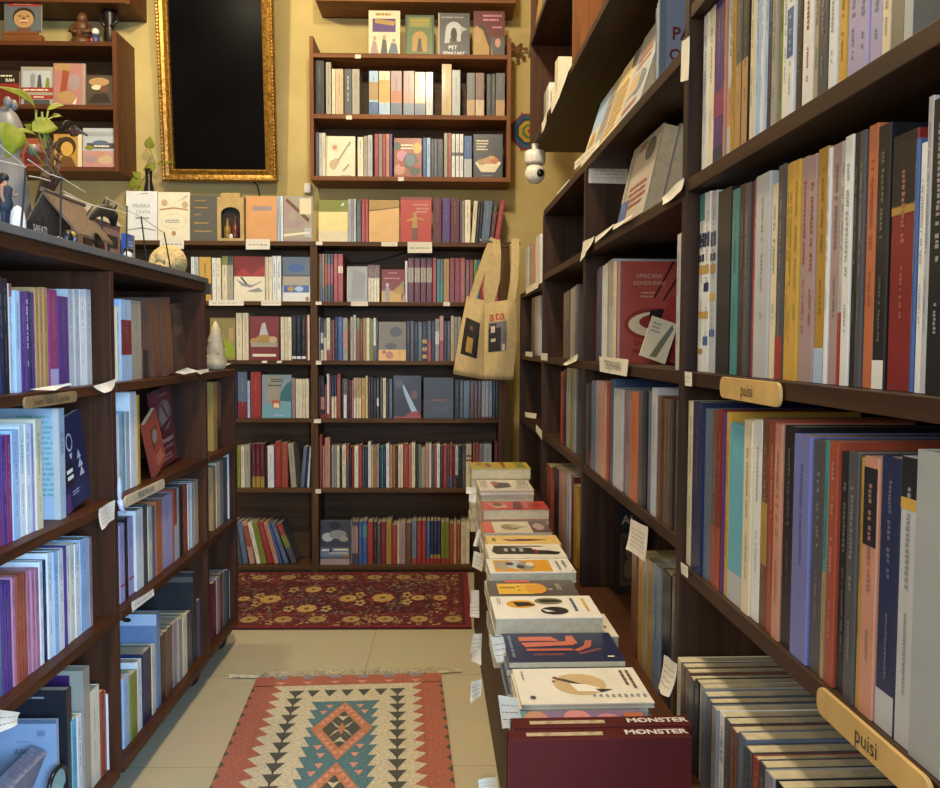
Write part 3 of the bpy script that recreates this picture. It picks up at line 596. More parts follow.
# ------------------------------------------------------------------ books: left-hand bookcase
SX = XL-.02
row('L', SX, LZ[0], '''-11~-1@272 purple; 0~4@277 navy yb=393; 4.3~11@279 black yb=393; 11.5~15@284 lightgrey yb=392 b=.88,1,rust; 15.4~21@291 lightblue yb=392; 21.4~25.5@292 purple yb=392; 25.8~29.6@292 purple yb=391 tt=white; 29.9~33.4@292 navy yb=391; 33.7~37@293 purple yb=391
37.4~41.3@288 tan yb=390; 41.6~45.5@288 tan yb=390; 45.8~50@288 tan yb=389; 50.4~59@290 magenta yb=388 b=0,.2,lavender; 59.4~69.6@297 purple yb=387; 70~75.4@290 lightgrey yb=387; 75.7~81@290 lightgrey yb=386; 81.4~87@290 white yb=385; 87.3~92.6@290 lightgrey yb=385''',
 'top row of the left bookcase, near bay', 'books in the top row on the left', depth=(.14, .17), lim=(YL0+.0125, YL1-.0125))
row('L', SX, LZ[1], '''-7~-.5@432 salmon yb=548; 0~2.4@437 red yb=545; 2.8~7.4@436 purple yb=543; 7.8~13@435 magenta yb=540; 13.4~21@430 lightblue yb=536; 21.4~27@426 white yb=533; 27.3~32.6@424 white yb=530; 32.9~36@424 lavender yb=528; 36.3~43@419 cream yb=525''',
 'second row of the left bookcase, near bay', 'books in the second row on the left', depth=(.14, .17), lim=(YL0+.0125, YL1-.0125))
row('L', SX, LZ[2], '''-11~-1@596 teal yb=700; 0~4@588 slate yb=692; 4.3~7.4@584 purple yb=688; 7.7~11@582 purple yb=685; 11.3~14@580 purple yb=682; 14.3~17.6@577 pink yb=680; 17.9~21.4@575 rust yb=676; 21.7~25@574 rust yb=672; 25.3~28.6@572 rust yb=669; 28.9~32.6@570 pink yb=666; 32.9~36.6@569 pink yb=663; 36.9~41@568 pink yb=659; 41.4~45@561 white yb=655; 45.3~48.8@560 navy yb=652; 49.2~54@552 white yb=648; 54.3~59.4@551 lightblue yb=644; 59.7~65@549 white yb=640; 65.4~67.6@546 purple yb=636; 67.9~71.4@545 white yb=632; 71.7~76.6@544 ivory yb=628; 76.9~82@543 white yb=624; 82.4~90.6@538 lightblue yb=618; 90.9~94@537 mauve yb=615''',
 'third row of the left bookcase, near bay', 'books in the third row on the left', depth=(.14, .17), lim=(YL0+.0125, YL1-.0125))
row('L', SX, LZ[3], '''73~78@718 aqua yb=850; 78.4~83@714 white yb=840; 91.4~102@688 ivory yb=805; 102.4~106@690 rust yb=790; 106.2~108@690 orange yb=784; 108.3~112@692 white yb=780''',
 'bottom row of the left bookcase, near bay', 'books in the bottom row on the left', depth=(.16, .18), lim=(YL0+.0125, YL1-.0125))
row('L', SX, LZ[0], '''118.5~121@306 cream yb=381; 121.4~132@300 lightblue b=.32,.75,darkred yb=379; 132.4~143@301 greybeige yb=377; 155~162.6@301 brown yb=373 lean=-8; 165.5~174@301 brown yb=372 lean=-8''',
 'top row of the left bookcase, far bay', 'books in the top row, far bay', depth=(.14, .16), lim=(YL1+.0125, YL2-.0125))
row('L', SX, LZ[1], '''119~122.4@414 lightgrey yb=487; 122.7~126.4@412 aqua yb=486; 126.7~131@412 lightgrey yb=485; 131.5~138@392 white yb=482; 138.4~141@395 yellow yb=480''',
 'second row of the left bookcase, far bay', 'books in the second row, far bay', depth=(.14, .16), lim=(YL1+.0125, YL2-.0125))
row('L', SX, LZ[2], '''120.5~125.6@524 lavender yb=599 b=.2,.225,red; 126~129.4@518 black yb=595; 129.8~135.4@517 lavender yb=589 b=.2,.225,red; 136~143.6@509 white yb=585; 144~149@505 darkgrey yb=581; 149.3~153@506 cream yb=578; 153.3~156@506 slate yb=575; 156.3~162.6@500 orange yb=572; 163~174@495 lavender yb=563; 174.4~177.6@489 rust yb=559 b=0,.5,lightgrey; 177.9~180.6@488 lightgrey yb=556; 181~184@486 black yb=553; 184.3~188.6@485 rust yb=548; 189~191.6@484 white yb=545; 191.9~194.6@482 lightgrey yb=541; 195~199@480 beige yb=538''',
 'third row of the left bookcase, far bay', 'books in the third row, far bay', depth=(.14, .16), lim=(YL1+.0125, YL2-.0125))
row('L', SX, LZ[3], '''125~131@676 lightblue yb=760; 131.4~138@672 olive yb=754 tt=none; 138.4~143@660 white yb=746; 143.4~152@650 navy yb=732 tt=none; 152.4~156@645 cream yb=722; 161.4~166@634 darkbrown yb=710; 166.3~170@630 brown yb=704; 170.3~174@626 darkgrey yb=700; 174.3~178.6@622 mauve yb=695; 179~183@618 greybeige yb=690; 183.3~187.6@615 ivory yb=684; 188~193@612 darkgrey yb=678; 197.4~208@597 slate yb=660 tt=none''',
 'bottom row of the left bookcase, far bay', 'books in the bottom row, far bay', depth=(.16, .18), lim=(YL1+.0125, YL2-.0125))
row('L', SX, LZ[1], '''213.5~217.4@382 gold yb=440; 217.7~222@382 brown yb=438 b=0,.3,black''', 'upper niche of the low left bookcase', 'books in the upper niche', depth=(.13, .15), lim=(YL2+.0125, YL3-.024))
row('L', SX, LZ[2], '''213.6~216.6@466 tan yb=530; 216.9~220@462 cream yb=527; 220.4~224@460 grey yb=524; 224.4~228.6@458 darkgrey yb=520; 229~234@450 white yb=516''', 'middle niche of the low left bookcase', 'books in the middle niche', depth=(.14, .16), lim=(YL2+.0125, YL3-.024))
row('L', SX, LZ[3], '''214~217.4@582 maroon yb=648; 217.7~220.4@577 mauve yb=645; 220.8~224@573 brown yb=642; 224.3~227.4@571 slate yb=639; 227.7~230.4@570 darkgrey yb=636; 230.7~234@569 grey yb=633''', 'bottom niche of the low left bookcase', 'books in the bottom niche', depth=(.14, .16), lim=(YL2+.0125, YL3-.024))
# ------------------------------------------------------------------ faced-out books on the back wall
def faceB(label, px0, px1, ytop, zb, c, art, Y=BP-.012, t=.012, rx=-.05, group=None, ry=0., name='book', cat='book'):
    a, b = XB(px0, (ytop+40), Y), XB(px1, (ytop+40), Y); h = onY((px0+px1)/2, ytop, Y).z - zb
    return face_book(label, ((a+b)/2, Y, zb), 0., b-a, h/math.cos(rx), t, c, art, rx, ry, group, name=name, cat=cat)
G4 = 'novels faced out along the top of the right wall shelf'
faceB('white and purple novel with painted figures, leftmost faced book atop right wall shelf', 368.6, 400, 10, ZK[0], 'cream',
  [('r', .12, .52, .86, .82, 'purple'), ('p', [(.2, .72), (.8, .66), (.86, .76), (.2, .82)], 'gold'), ('g', .22, .86, .8, .97, 'mustard', 1), ('p', [(.05, .02), (.32, .02), (.24, .3), (.14, .34)], 'mauve'), ('e', .19, .38, .05, .05, 'salmon'),
   ('p', [(.38, .02), (.6, .02), (.56, .34), (.44, .36)], 'darkgrey'), ('e', .5, .4, .05, .05, 'salmon'), ('p', [(.62, .02), (.95, .02), (.88, .26), (.72, .28)], 'slate'), ('e', .8, .33, .05, .05, 'salmon')], YK+.03, group=G4)
faceB('green novel with arched gold doorway on its cover, atop right wall shelf', 405.2, 434, 14.5, ZK[0], 'darkgreen',
  [('r', .07, .04, .93, .96, '556a3c'), ('r', .14, .7, .86, .93, 'olive'), ('g', .2, .74, .8, .9, 'mustard', 2), ('r', .24, .1, .76, .36, 'mustard'), ('e', .5, .4, .26, .2, 'mustard'), ('p', [(.4, .1), (.6, .1), (.54, .42), (.46, .42)], 'darkbrown')], YK+.03, group=G4)
faceB('black novel with pale animal head above white title lettering, atop right wall shelf', 438, 469.6, 12.5, ZK[0], 'darkgrey',
  [('r', 0, 0, .05, 1, 'greybeige'), ('e', .5, .6, .26, .2, 'lightgrey'), ('p', [(.2, .3), (.36, .3), (.4, .62), (.24, .6)], 'lightgrey'), ('p', [(.6, .34), (.72, .34), (.72, .66), (.56, .66)], 'lightgrey'), ('p', [(.7, .56), (.95, .62), (.72, .7)], 'silver'), ('e', .5, .5, .1, .16, 'black'), ('g', .1, .86, .9, .93, 'grey', 1),
   ('t', 'PET', .47, .19, .13, 'white'), ('t', 'SEMATARY', .5, .06, .105, 'white')], YK+.03, group=G4)
faceB('maroon novel with golden portrait of a veiled woman, rightmost atop right wall shelf', 473.5, 504.6, 10.5, ZK[0], 'maroon',
  [('r', 0, .0, 1, .42, 'darkgrey'), ('p', [(0, 0), (.62, 0), (.56, .34), (.4, .62), (.2, .72), (0, .62)], 'gold'), ('p', [(.12, .66), (.3, .58), (.5, .2), (.5, .02), (.58, .02), (.56, .34), (.4, .64), (.2, .74)], 'darkbrown'), ('e', .14, .46, .14, .17, 'tan'), ('e', .78, .3, .09, .1, 'salmon'), ('g', .3, .76, .95, .94, 'pink', 2), ('g', .6, .6, .95, .68, 'pink', 1)], YK+.03, group=G4)
faceB('white books sliver standing on the wall shelf at the top edge, left one', 420, 476, -70, ZT[0], 'ivory', [('g', .1, .6, .9, .9, 'grey', 3)], YK+.03)
faceB('white book on the wall shelf at the top edge, right one', 480, 511, -70, ZT[0], 'white', [('g', .1, .6, .9, .9, 'grey', 3)], YK+.03)
faceB('white faced book with guitar drawing, bottom tier of right wall shelf', 326, 355, 136, ZK[2], 'ivory',
  [('e', .25, .3, .14, .12, 'beige'), ('e', .36, .37, .1, .09, 'beige'), ('p', [(.38, .4), (.44, .38), (.78, .76), (.74, .8)], 'greybeige'), ('p', [(.74, .78), (.8, .74), (.86, .86), (.8, .88)], 'grey'), ('r', .16, .62, .42, .82, 'cream'), ('e', .3, .72, .08, .06, 'salmon'), ('p', [(.55, .16), (.62, .13), (.82, .3), (.78, .33)], 'greybeige'), ('g', .5, .02, .9, .05, 'grey', 1)], YK+.03)
faceB('red floral faced book with round grey emblem, bottom tier of right wall shelf', 394, 421.5, 138, ZK[2], 'rust',
  [('e', .2, .2, .2, .14, 'salmon'), ('e', .75, .18, .2, .13, 'darkgreen'), ('e', .3, .55, .2, .14, 'pink'), ('e', .85, .75, .16, .14, 'yellow'), ('e', .12, .8, .12, .1, 'darkgreen'), ('e', .6, .42, .26, .2, 'darkgreen'), ('e', .58, .44, .18, .15, 'slate'), ('g', .25, .7, .8, .86, 'ivory', 2), ('e', .3, .34, .1, .07, 'red'), ('e', .8, .3, .1, .07, 'red')], YK+.03)
faceB('dark faced cookbook with bowl of food on its cover, bottom tier of right wall shelf', 473.5, 502.5, 134, ZK[2], '2f323c',
  [('p', [(.06, .34), (.94, .34), (.74, .14), (.26, .14)], 'cream'), ('e', .5, .35, .44, .06, 'ivory'), ('e', .3, .37, .16, .07, 'gold'), ('e', .52, .4, .2, .08, 'salmon'), ('e', .72, .4, .14, .08, 'orange'), ('e', .62, .47, .12, .04, 'yellow'), ('g', .1, .62, .55, .88, 'cream', 4), ('g', .3, .04, .7, .07, 'grey', 1)], YK+.03)
# --- on top of the back bookcase
Z0 = ZR[0]
faceB('white faced book with thin grey title lines, behind the wire fence', 126, 157, 191, Z0, 'white', [('t', 'MUSIKA', .5, .7, .1, 'grey'), ('t', 'CINTA', .55, .57, .1, 'grey'), ('g', .3, .42, .75, .49, 'grey', 1), ('p', [(.05, .2), (.5, .24), (.95, .2), (.95, .22), (.5, .27), (.05, .22)], 'grey'), ('p', [(.3, .93), (.7, .95), (.7, .97)], 'grey')])
faceB('cream faced book with ornate oval label, top of back bookcase', 158, 189.6, 192, Z0, 'ivory', [('e', .5, .4, .42, .17, 'cream'), ('e', .5, .4, .38, .14, 'ivory'), ('g', .22, .36, .8, .44, 'grey', 2), ('p', [(.05, .62), (.5, .66), (.95, .62), (.95, .65), (.5, .69), (.05, .65)], 'tan'), ('e', .2, .78, .1, .07, 'beige'), ('e', .85, .74, .1, .07, 'beige'), ('p', [(.6, .8), (.9, .9), (.95, .95)], 'greybeige'), ('e', .5, .15, .07, .05, 'tan')])
faceB('dark grey faced book with five gold title lines', 190.3, 218.5, 195, Z0, '5b5850', [('g', .15, .86, .62, .9, 'gold', 1), ('g', .15, .7, .66, .75, 'gold', 1), ('g', .15, .55, .4, .6, 'gold', 1), ('g', .15, .36, .8, .42, 'gold', 1), ('g', .15, .18, .85, .24, 'gold', 1)])
faceB('tan orange faced book with small grey title box', 246, 277, 196, Z0, 'd39a62', [('r', .22, .68, .84, .78, 'mauve'), ('g', .27, .7, .8, .76, 'grey', 1)])
faceB('collage-patterned pink and beige faced book beside the bookcase divider', 283.6, 312.5, 196, Z0, 'greybeige', [('p', [(.02, .9), (.2, .85), (.75, .4), (.6, .3), (.02, .3)], 'mauve'), ('p', [(.05, .9), (.12, .95), (.9, .5), (.85, .42)], 'brown'), ('r', .55, .6, .95, .95, 'cream'), ('r', .72, .1, .96, .3, 'lightgrey'), ('p', [(.0, .1), (.9, .18), (.9, .22), (0, .16)], 'ivory'), ('r', 0, 0, 1, .06, 'mauve'), ('e', .3, .55, .12, .14, 'greybeige')])
faceB('yellow-cream faced book beneath the wall shelf, beside grey spines', 318.6, 347.6, 200, Z0, 'ead695', [('r', 0, 0, 1, .26, 'cream'), ('r', 0, .72, 1, 1, 'olive'), ('p', [(.75, .85), (.88, .88), (.85, .95)], 'white')])
faceB('tan faced book with darker upper band beside the red cover', 369, 399, 200, Z0, 'd8ac6e', [('p', [(0, .75), (1, .84), (1, 1), (0, 1)], 'gold'), ('p', [(0, .73), (1, .82), (1, .84), (0, .76)], 'brown'), ('g', .1, .17, .4, .24, 'yellow', 1)])
faceB('bright red faced book with golden figure on its cover', 400.5, 431.3, 197, Z0, 'b23a2c', [('r', 0, .94, 1, 1, 'darkred'), ('g', .4, .8, .95, .86, 'salmon', 1), ('g', .5, .64, .95, .78, 'salmon', 2), ('e', .46, .62, .06, .04, 'gold'), ('p', [(.36, .32), (.56, .32), (.52, .58), (.42, .58)], 'gold'), ('p', [(.2, .46), (.42, .5), (.42, .54), (.2, .48)], 'yellow'), ('p', [(.52, .52), (.76, .48), (.76, .51), (.52, .56)], 'gold'), ('r', .38, .06, .56, .32, '6b4a3a')])
# --- rows below
faceB('red and cream faced book with line-drawn figures, second shelf left bay', 234, 264.8, 256.5, ZR[1], 'ivory', [('r', 0, .56, 1, 1, 'darkred'), ('p', [(0, .55), (.3, .75), (.55, .6), (1, .8), (1, .55)], 'red'), ('p', [(.05, .5), (.3, .4), (.6, .36), (.9, .46), (.85, .42), (.55, .3), (.25, .34)], 'grey'), ('p', [(.2, .52), (.4, .36), (.44, .38), (.25, .55)], 'darkgrey'), ('p', [(.4, .22), (.8, .3), (.95, .22), (.7, .2)], 'grey')])
faceB('blue and white faced book with landscape strips, second shelf left bay', 282.6, 310, 257, ZR[1], 'white', [('r', 0, .58, 1, 1, 'slate'), ('e', .5, .75, .3, .1, 'blue'), ('r', 0, .56, 1, .6, 'darkgrey'), ('r', 0, .36, 1, .56, 'greybeige'), ('r', .03, .2, .97, .36, 'blue'), ('e', .3, .28, .12, .06, 'gold'), ('e', .6, .28, .16, .06, 'lightblue'), ('e', .9, .06, .06, .05, 'orange')])
faceB('plain silver faced book between red spines and cream maroon spines', 347, 367.4, 266.5, ZR[1], 'silver', [('r', 0, .08, .06, .95, 'lightgrey'), ('p', [(.2, .1), (.8, .1), (.9, .8), (.3, .9)], 'grey')])
faceB('maroon and yellow faced book with small grey statue, second shelf right bay', 381.6, 404.8, 269.5, ZR[1], '7a241f', [('r', 0, 0, .85, .34, 'yellow'), ('p', [(.45, .3), (.95, .65), (.95, .25), (.6, .25)], 'mustard'), ('p', [(.7, .45), (.95, .62), (.95, .5)], 'green'), ('p', [(.15, .02), (.35, .02), (.34, .4), (.26, .5), (.16, .4)], 'grey'), ('e', .25, .52, .07, .06, 'lightgrey'), ('g', .3, .86, .7, .92, 'pink', 1), ('g', .1, .68, .9, .76, 'pink', 1), ('p', [(.85, 0), (1, 0), (1, .3)], 'salmon')])
faceB('olive green faced book with lime patch, third shelf left bay', 210, 235, 318, ZR[2], '8a7c46', [('p', [(.2, .05), (.98, .05), (.98, .3), (.8, .45), (.5, .55), (.35, .5)], '8c9a10'), ('r', .75, .4, .95, .75, 'tan'), ('g', .2, .78, .8, .82, 'olive', 1), ('g', .2, .7, .8, .73, 'olive', 1)])
faceB('dark red faced book with pale mountain and food, third shelf left bay', 249.6, 279, 316.5, ZR[2], '7a2c2f', [('p', [(.3, .5), (.42, .84), (.52, .86), (.66, .5)], 'lightgrey'), ('e', .5, .48, .3, .1, 'gold'), ('e', .15, .42, .14, .08, 'tan'), ('e', .8, .46, .14, .08, 'beige'), ('r', .05, .3, .95, .4, 'greybeige'), ('r', 0, 0, 1, .06, 'darkred'), ('r', .1, .08, .9, .14, 'ivory')])
faceB('grey green faced book with two dark stones and orange base, third shelf right bay', 378.6, 406, 322, ZR[2], '6f664c', [('e', .62, .74, .22, .13, '3a3634'), ('e', .45, .37, .22, .08, '3a3634'), ('r', 0, 0, 1, .28, 'e0ae5c'), ('e', .4, .14, .14, .1, 'orange'), ('e', .2, .22, .06, .05, 'red'), ('e', .75, .2, .08, .06, 'yellow')])
faceB('pale blue faced book with small red house, fourth shelf left bay', 262, 291, 375, ZR[3], '8b9aa6', [('r', .2, .35, .6, .96, 'greybeige'), ('p', [(0, 0), (1, 0), (1, .4), (.5, .34), (0, .28)], '76a8b4'), ('p', [(.6, .4), (1, .38), (1, .85), (.85, .8), (.65, .6)], '3f6e76'), ('p', [(.36, .22), (.64, .22), (.62, .4), (.34, .42)], 'orange'), ('p', [(.4, .24), (.6, .24), (.58, .34), (.4, .34)], 'ivory'), ('g', .3, .82, .85, .92, 'darkgrey', 2), ('g', .2, .72, .8, .78, 'darkgrey', 1), ('g', .4, .03, .8, .1, 'lightblue', 1)])
faceB('black faced book with pale blade and red base, fourth shelf right bay', 393.5, 421, 376, ZR[3], '2a2a30', [('p', [(.26, .88), (.36, .8), (.88, .14), (.72, .04), (.42, .52)], 'lightblue'), ('p', [(.4, .04), (.98, .04), (.9, .18), (.6, .14)], 'red'), ('r', 0, 0, 1, .04, 'rust'), ('e', .75, .55, .12, .1, 'brown'), ('e', .2, .8, .16, .1, 'darkgrey')])
faceB('charcoal faced book with faint embossed number, fourth shelf right bay', 423.6, 453.2, 378, ZR[3], '3c3c3e', [('r', .04, .48, .96, .96, '333335'), ('g', .25, .42, .85, .48, 'rust', 1), ('t', '2045', .58, .2, .2, '55585a')])
faceB('stormy sky faced book with white boats, bottom shelf beside the divider', 320.4, 349.4, 521, ZR[5], '5a6068', [('r', 0, .4, 1, 1, '3c424c'), ('e', .25, .62, .2, .1, 'lightgrey'), ('e', .6, .68, .3, .1, 'grey'), ('e', .8, .58, .16, .06, 'greybeige'), ('e', .5, .88, .2, .08, '23262c'), ('r', 0, .18, 1, .36, 'bluegrey'), ('r', .05, .31, .3, .35, 'white'), ('r', .45, .32, .95, .36, 'ivory'), ('r', 0, .0, 1, .13, 'mauve'), ('r', .3, .24, .95, .28, 'lightgrey'), ('p', [(.3, .28), (.4, .28), (.36, .4)], 'navy'), ('r', .78, .18, .98, .24, 'gold')])
# --- left wall shelf
YA = 3.97
faceB('red topped faced book with smiling face cover on small wooden easel', 4.5, 41.5, 2, ZL[0]+.045, '5d6468', [('r', .1, .86, 1, 1, 'red'), ('g', .25, .9, .9, .96, 'salmon', 1), ('e', .53, .48, .3, .34, '2a2422'), ('e', .53, .42, .27, .3, 'tan'), ('p', [(.35, .38), (.71, .38), (.6, .28), (.46, .28)], 'rust'), ('r', .4, .34, .66, .37, 'ivory'), ('e', .43, .52, .05, .02, 'black'), ('e', .64, .52, .05, .02, 'black'), ('e', .53, .45, .05, .05, 'brown'), ('r', .35, .02, .72, .12, 'brown')], YA)
faceB('black and red faced book with curved white title, second tier left wall shelf', -16, 19.5, 70, ZL[1], '6e1d1d', [('r', 0, .62, 1, 1, '201a1c'), ('p', [(0, .4), (.5, .52), (1, .4), (1, .62), (0, .62)], '8a231f'), ('g', .3, .8, .95, .88, 'ivory', 1), ('t', 'RAH', .74, .71, .13, 'ivory')], YA)
faceB('white faced book with two red title bands and grey figures', 21, 53, 66.5, ZL[1], 'greybeige', [('r', .05, .45, .95, .9, 'lightgrey'), ('p', [(.3, .46), (.42, .46), (.46, .78), (.36, .84), (.28, .76)], 'grey'), ('p', [(.5, .46), (.66, .46), (.62, .8), (.54, .78)], 'darkgrey'), ('p', [(.76, .46), (.9, .46), (.88, .7), (.8, .72)], 'olive'), ('r', 0, .34, 1, .46, 'red'), ('r', 0, .16, 1, .26, 'red'), ('g', .08, .36, .95, .43, 'ivory', 1), ('g', .4, .18, .8, .24, 'ivory', 1), ('r', .1, .02, .9, .14, 'darkgrey')], YA)
faceB('pink hazy faced book in plastic wrap, second tier left wall shelf', 53.4, 85, 63, ZL[1], 'b07a72', [('e', .3, .9, .26, .1, 'tan'), ('p', [(.2, .3), (.4, .3), (.5, .8), (.3, .85)], 'rust'), ('e', .66, .55, .2, .2, 'mauve'), ('e', .4, .2, .3, .14, 'tan'), ('p', [(.6, .04), (.75, .2), (.7, .02)], 'ivory'), ('r', .93, 0, 1, 1, 'greybeige')], YA)
faceB('dark painted scene faced book at right end, second tier left wall shelf', 86.5, 112, 75, ZL[1], '4e4438', [('e', .5, .78, .4, .14, 'tan'), ('e', .4, .6, .2, .08, 'cream'), ('e', .7, .55, .16, .1, 'brown'), ('p', [(.05, .1), (.95, .1), (.8, .42), (.3, .38)], '332b26')], YA)
faceB('golden portrait faced book, bottom tier left wall shelf', 54, 82, 134, ZL[2], 'b78a3c', [('r', .86, 0, 1, 1, 'cream'), ('e', .45, .62, .34, .3, 'darkbrown'), ('e', .47, .55, .22, .22, 'd0a04a'), ('p', [(.1, .02), (.8, .02), (.62, .32), (.3, .32)], '6b4a28')], YA, group=None)
faceB('landscape faced book with pink flowers and dark title band, bottom tier left wall shelf', 83, 115, 128, ZL[2], 'lightgrey', [('r', 0, 0, 1, .42, 'c08c84'), ('e', .25, .22, .2, .1, 'mauve'), ('e', .7, .2, .22, .12, 'beige'), ('e', .5, .34, .2, .08, 'salmon'), ('r', .12, .48, .98, .62, 'darkgrey'), ('e', .55, .62, .25, .07, 'slate'), ('g', .35, .5, .92, .58, 'ivory', 1), ('r', .05, .8, .95, .9, 'silver'), ('e', .2, .5, .14, .06, 'olive')], YA)
faceB('dark red book behind the plant, bottom tier left wall shelf', 22, 50, 138, ZL[2], 'rust', [('g', .2, .7, .8, .8, 'salmon', 2), ('r', .1, .1, .9, .5, 'maroon')], YA)

# ------------------------------------------------------------------ faced books on the right-hand shelving
def faceR(label, px0, px1, yb, zb, v, h, t, c, art, tilt=-.2, w=None, **k):
    u0, u1 = -onV(px0, yb, VD+.012)[0], -onV(px1, yb, VD+.012)[0]; mid = -(u0+u1)/2
    return face_book(label, R(mid, v, zb), RA-PI/2, w or (u1-u0), h, t, c, art, tilt, **k)
def faceU(label, u, v0, zb, w, h, t, c, art, rot=0., tilt=0., ry=0., **k):      # cover turned to the camera, width across v
    return face_book(label, R(u, v0+w/2, zb), RA+rot, w, h, t, c, art, tilt, ry, **k)
ZT1, ZSA, ZSB, ZSC = 1.498, 1.288, 1.012, .757
faceU('blue grey cover with dark red brush title, upper right beside the upright', 1.62, .425, ZT1, .15, .19, .012, '8492ac', [('r', 0, 0, .08, 1, 'bluegrey'), ('e', .3, .3, .2, .08, 'slate'), ('e', .55, .62, .2, .07, 'bluegrey'), ('t', 'PAR', .15, .66, .17, '6b2730', 'LEFT'), ('t', 'ON', .12, .46, .15, '6b2730', 'LEFT'), ('g', .5, .24, .9, .32, '6b2730', 1)])
for q, c in enumerate(('lightgrey', 'bluegrey')):
    uu = 1.639+q*.010
    make_o = make_book(R(uu, .426, ZT1), RA-PI/2, .0085, .188-q*.006, .15, c, 0, seed=900+q); make_o['label'] = ['pale grey spine just left of the dark red brush-title cover', 'blue grey spine second left of the dark red brush-title cover'][q]; make_o['group'] = 'spines beside the brush-title cover'
faceR('cover with orange and white print leaning back, upper right shelf', 616, 638, 100, ZT1, VD+.012, .2, .018, 'lightgrey', [('r', 0, .7, 1, 1, 'grey'), ('g', .2, .55, .85, .8, 'orange', 3), ('e', .6, .35, .25, .12, 'bluegrey'), ('g', .1, .1, .8, .2, 'orange', 1), ('r', .1, .28, .6, .5, 'beige')], tilt=-.3)
faceR('cream cover with dark corner leaning back, upper right shelf', 599, 615.6, 125, ZT1, VD+.012, .19, .02, 'd6c193', [('p', [(.6, 1), (1, 1), (1, .75), (.75, .78)], 'darkgrey'), ('g', .1, .1, .9, .7, 'tan', 8)], tilt=-.3)
faceR('grey cover leaning back, upper right shelf left of the cream cover', 591, 598.7, 135, ZT1, VD+.012, .185, .02, 'greybeige', [('g', .2, .3, .8, .8, 'grey', 4)], tilt=-.3)
faceR('pale blue and cream covers at the far end of the upper right shelf', 580, 590.7, 145, ZT1, VD+.012, .18, .03, 'lightblue', [('r', 0, 0, 1, .5, 'cream'), ('e', .5, .3, .3, .15, 'gold')], tilt=-.3)
# stack of four copies, faced out
for q in range(4):
    o = faceR('', 617, 644, 230, ZSA, VD+.010+q*.0305, .166, .029, 'b5a99a' if q == 0 else 'a39d94',
      [('e', .72, .8, .16, .13, '4a4648'), ('g', .3, .86, .6, .96, 'rust', 2), ('g', .25, .15, .95, .46, 'rust', 4), ('r', .02, .0, .3, .3, 'blue'), ('r', .0, .3, .12, .9, 'greybeige')] if q == 0 else [], tilt=-.22, group='four copies of a pale book faced out, one behind another')
    o['label'] = ['pale cover with dark oval and rusty title, front copy of four', 'second grey copy behind the pale cover with dark oval', 'third grey copy behind the pale cover with dark oval', 'rearmost grey copy behind the pale cover with dark oval'][q]
# red ramen-bowl book
uq = onV(617, 362, SV)[0]
faceU('red cover with white bowl and chopsticks, middle row of the right bookcase', uq-.012, SV-.003, ZSB, .142, .213, .012, 'a34a41',
  [('r', 0, 0, .035, 1, 'b5a99a'), ('e', .55, .385, .45, .16, '8a2f2a'), ('e', .58, .385, .42, .125, 'cream'), ('e', .62, .41, .3, .08, '8a2f2a'), ('p', [(.46, .32), (.7, .3), (.68, .54), (.48, .52)], '1c1416'), ('p', [(.52, .64), (.55, .64), (.84, 1.), (.8, 1.)], '4a1f1c'), ('p', [(.66, .62), (.69, .62), (1., .94), (1., 1.)], '4a1f1c'),
   ('t', 'UPACARA', .46, .855, .056, 'c9a79a'), ('t', 'KEHIDUPAN', .46, .785, .056, 'c9a79a'), ('g', .34, .64, .6, .71, 'c08a80', 2), ('t', 'SAYAKA', .44, .205, .07, '6d201c'), ('t', 'MURATA', .44, .115, .07, '6d201c')])
faceU('small white card book with grey feather leaning before the red cover', uq-.075, SV+.028, ZSB, .055, .085, .006, 'ivory', [('p', [(.35, .05), (.6, .08), (.9, .85), (.8, .95), (.55, .5)], '7d7a5a'), ('p', [(.5, .3), (.85, .88), (.88, .8)], 'bluegrey'), ('g', .1, .62, .5, .9, 'silver', 3)], rot=0, ry=.33, tilt=-.1)
faceU('thin red and orange booklet leaning behind the white feather card', uq-.055, SV+.052, ZSB, .055, .13, .005, 'red', [('p', [(0, .3), (1, .45), (1, .6), (0, .5)], 'orange'), ('r', 0, 0, 1, .25, 'darkred')], ry=.35, tilt=-.08)
# tall blue cover seen over the spines of the row beneath it
faceU('large blue book turned sideways behind the lower row spines, second bay', onV(612, 480, .3865)[0]+.001, .3905, ZSC, .15, .222, .038, '3e5578', [('r', .06, .1, .94, .9, '4a658c')])
# black art book standing on the bench, turned to the camera
faceU('black art book with embossed panel and letters AL, standing on the bench', 2.06, .455, ZLEDGE, .075, .235, .02, '1f1b1a', [('r', .14, .08, .86, .62, '4b3a2a'), ('r', .2, .12, .8, .58, '31261e'), ('e', .5, .46, .2, .12, '5a4630'), ('e', .4, .25, .15, .1, '5a4630'), ('t', 'AL', .4, .76, .13, '8d8478')])
faceU('dark red faced book leaning in the top niche, third bay', 2.27, .45, ZSA, .1, .15, .02, 'maroon', [('g', .2, .6, .8, .8, 'rust', 3)], ry=.12)
faceU('grey olive cover with black letters PA at the top right', onV(889, 80, SV)[0]-.021, SV, 1.297, .15, .222, .02, '7a776a', [('t', 'PA', .26, .49, .2, '1d1d21', 'LEFT'), ('g', .22, .3, .8, .37, '6b6358', 1), ('r', 0, 0, .05, 1, 'cream')])
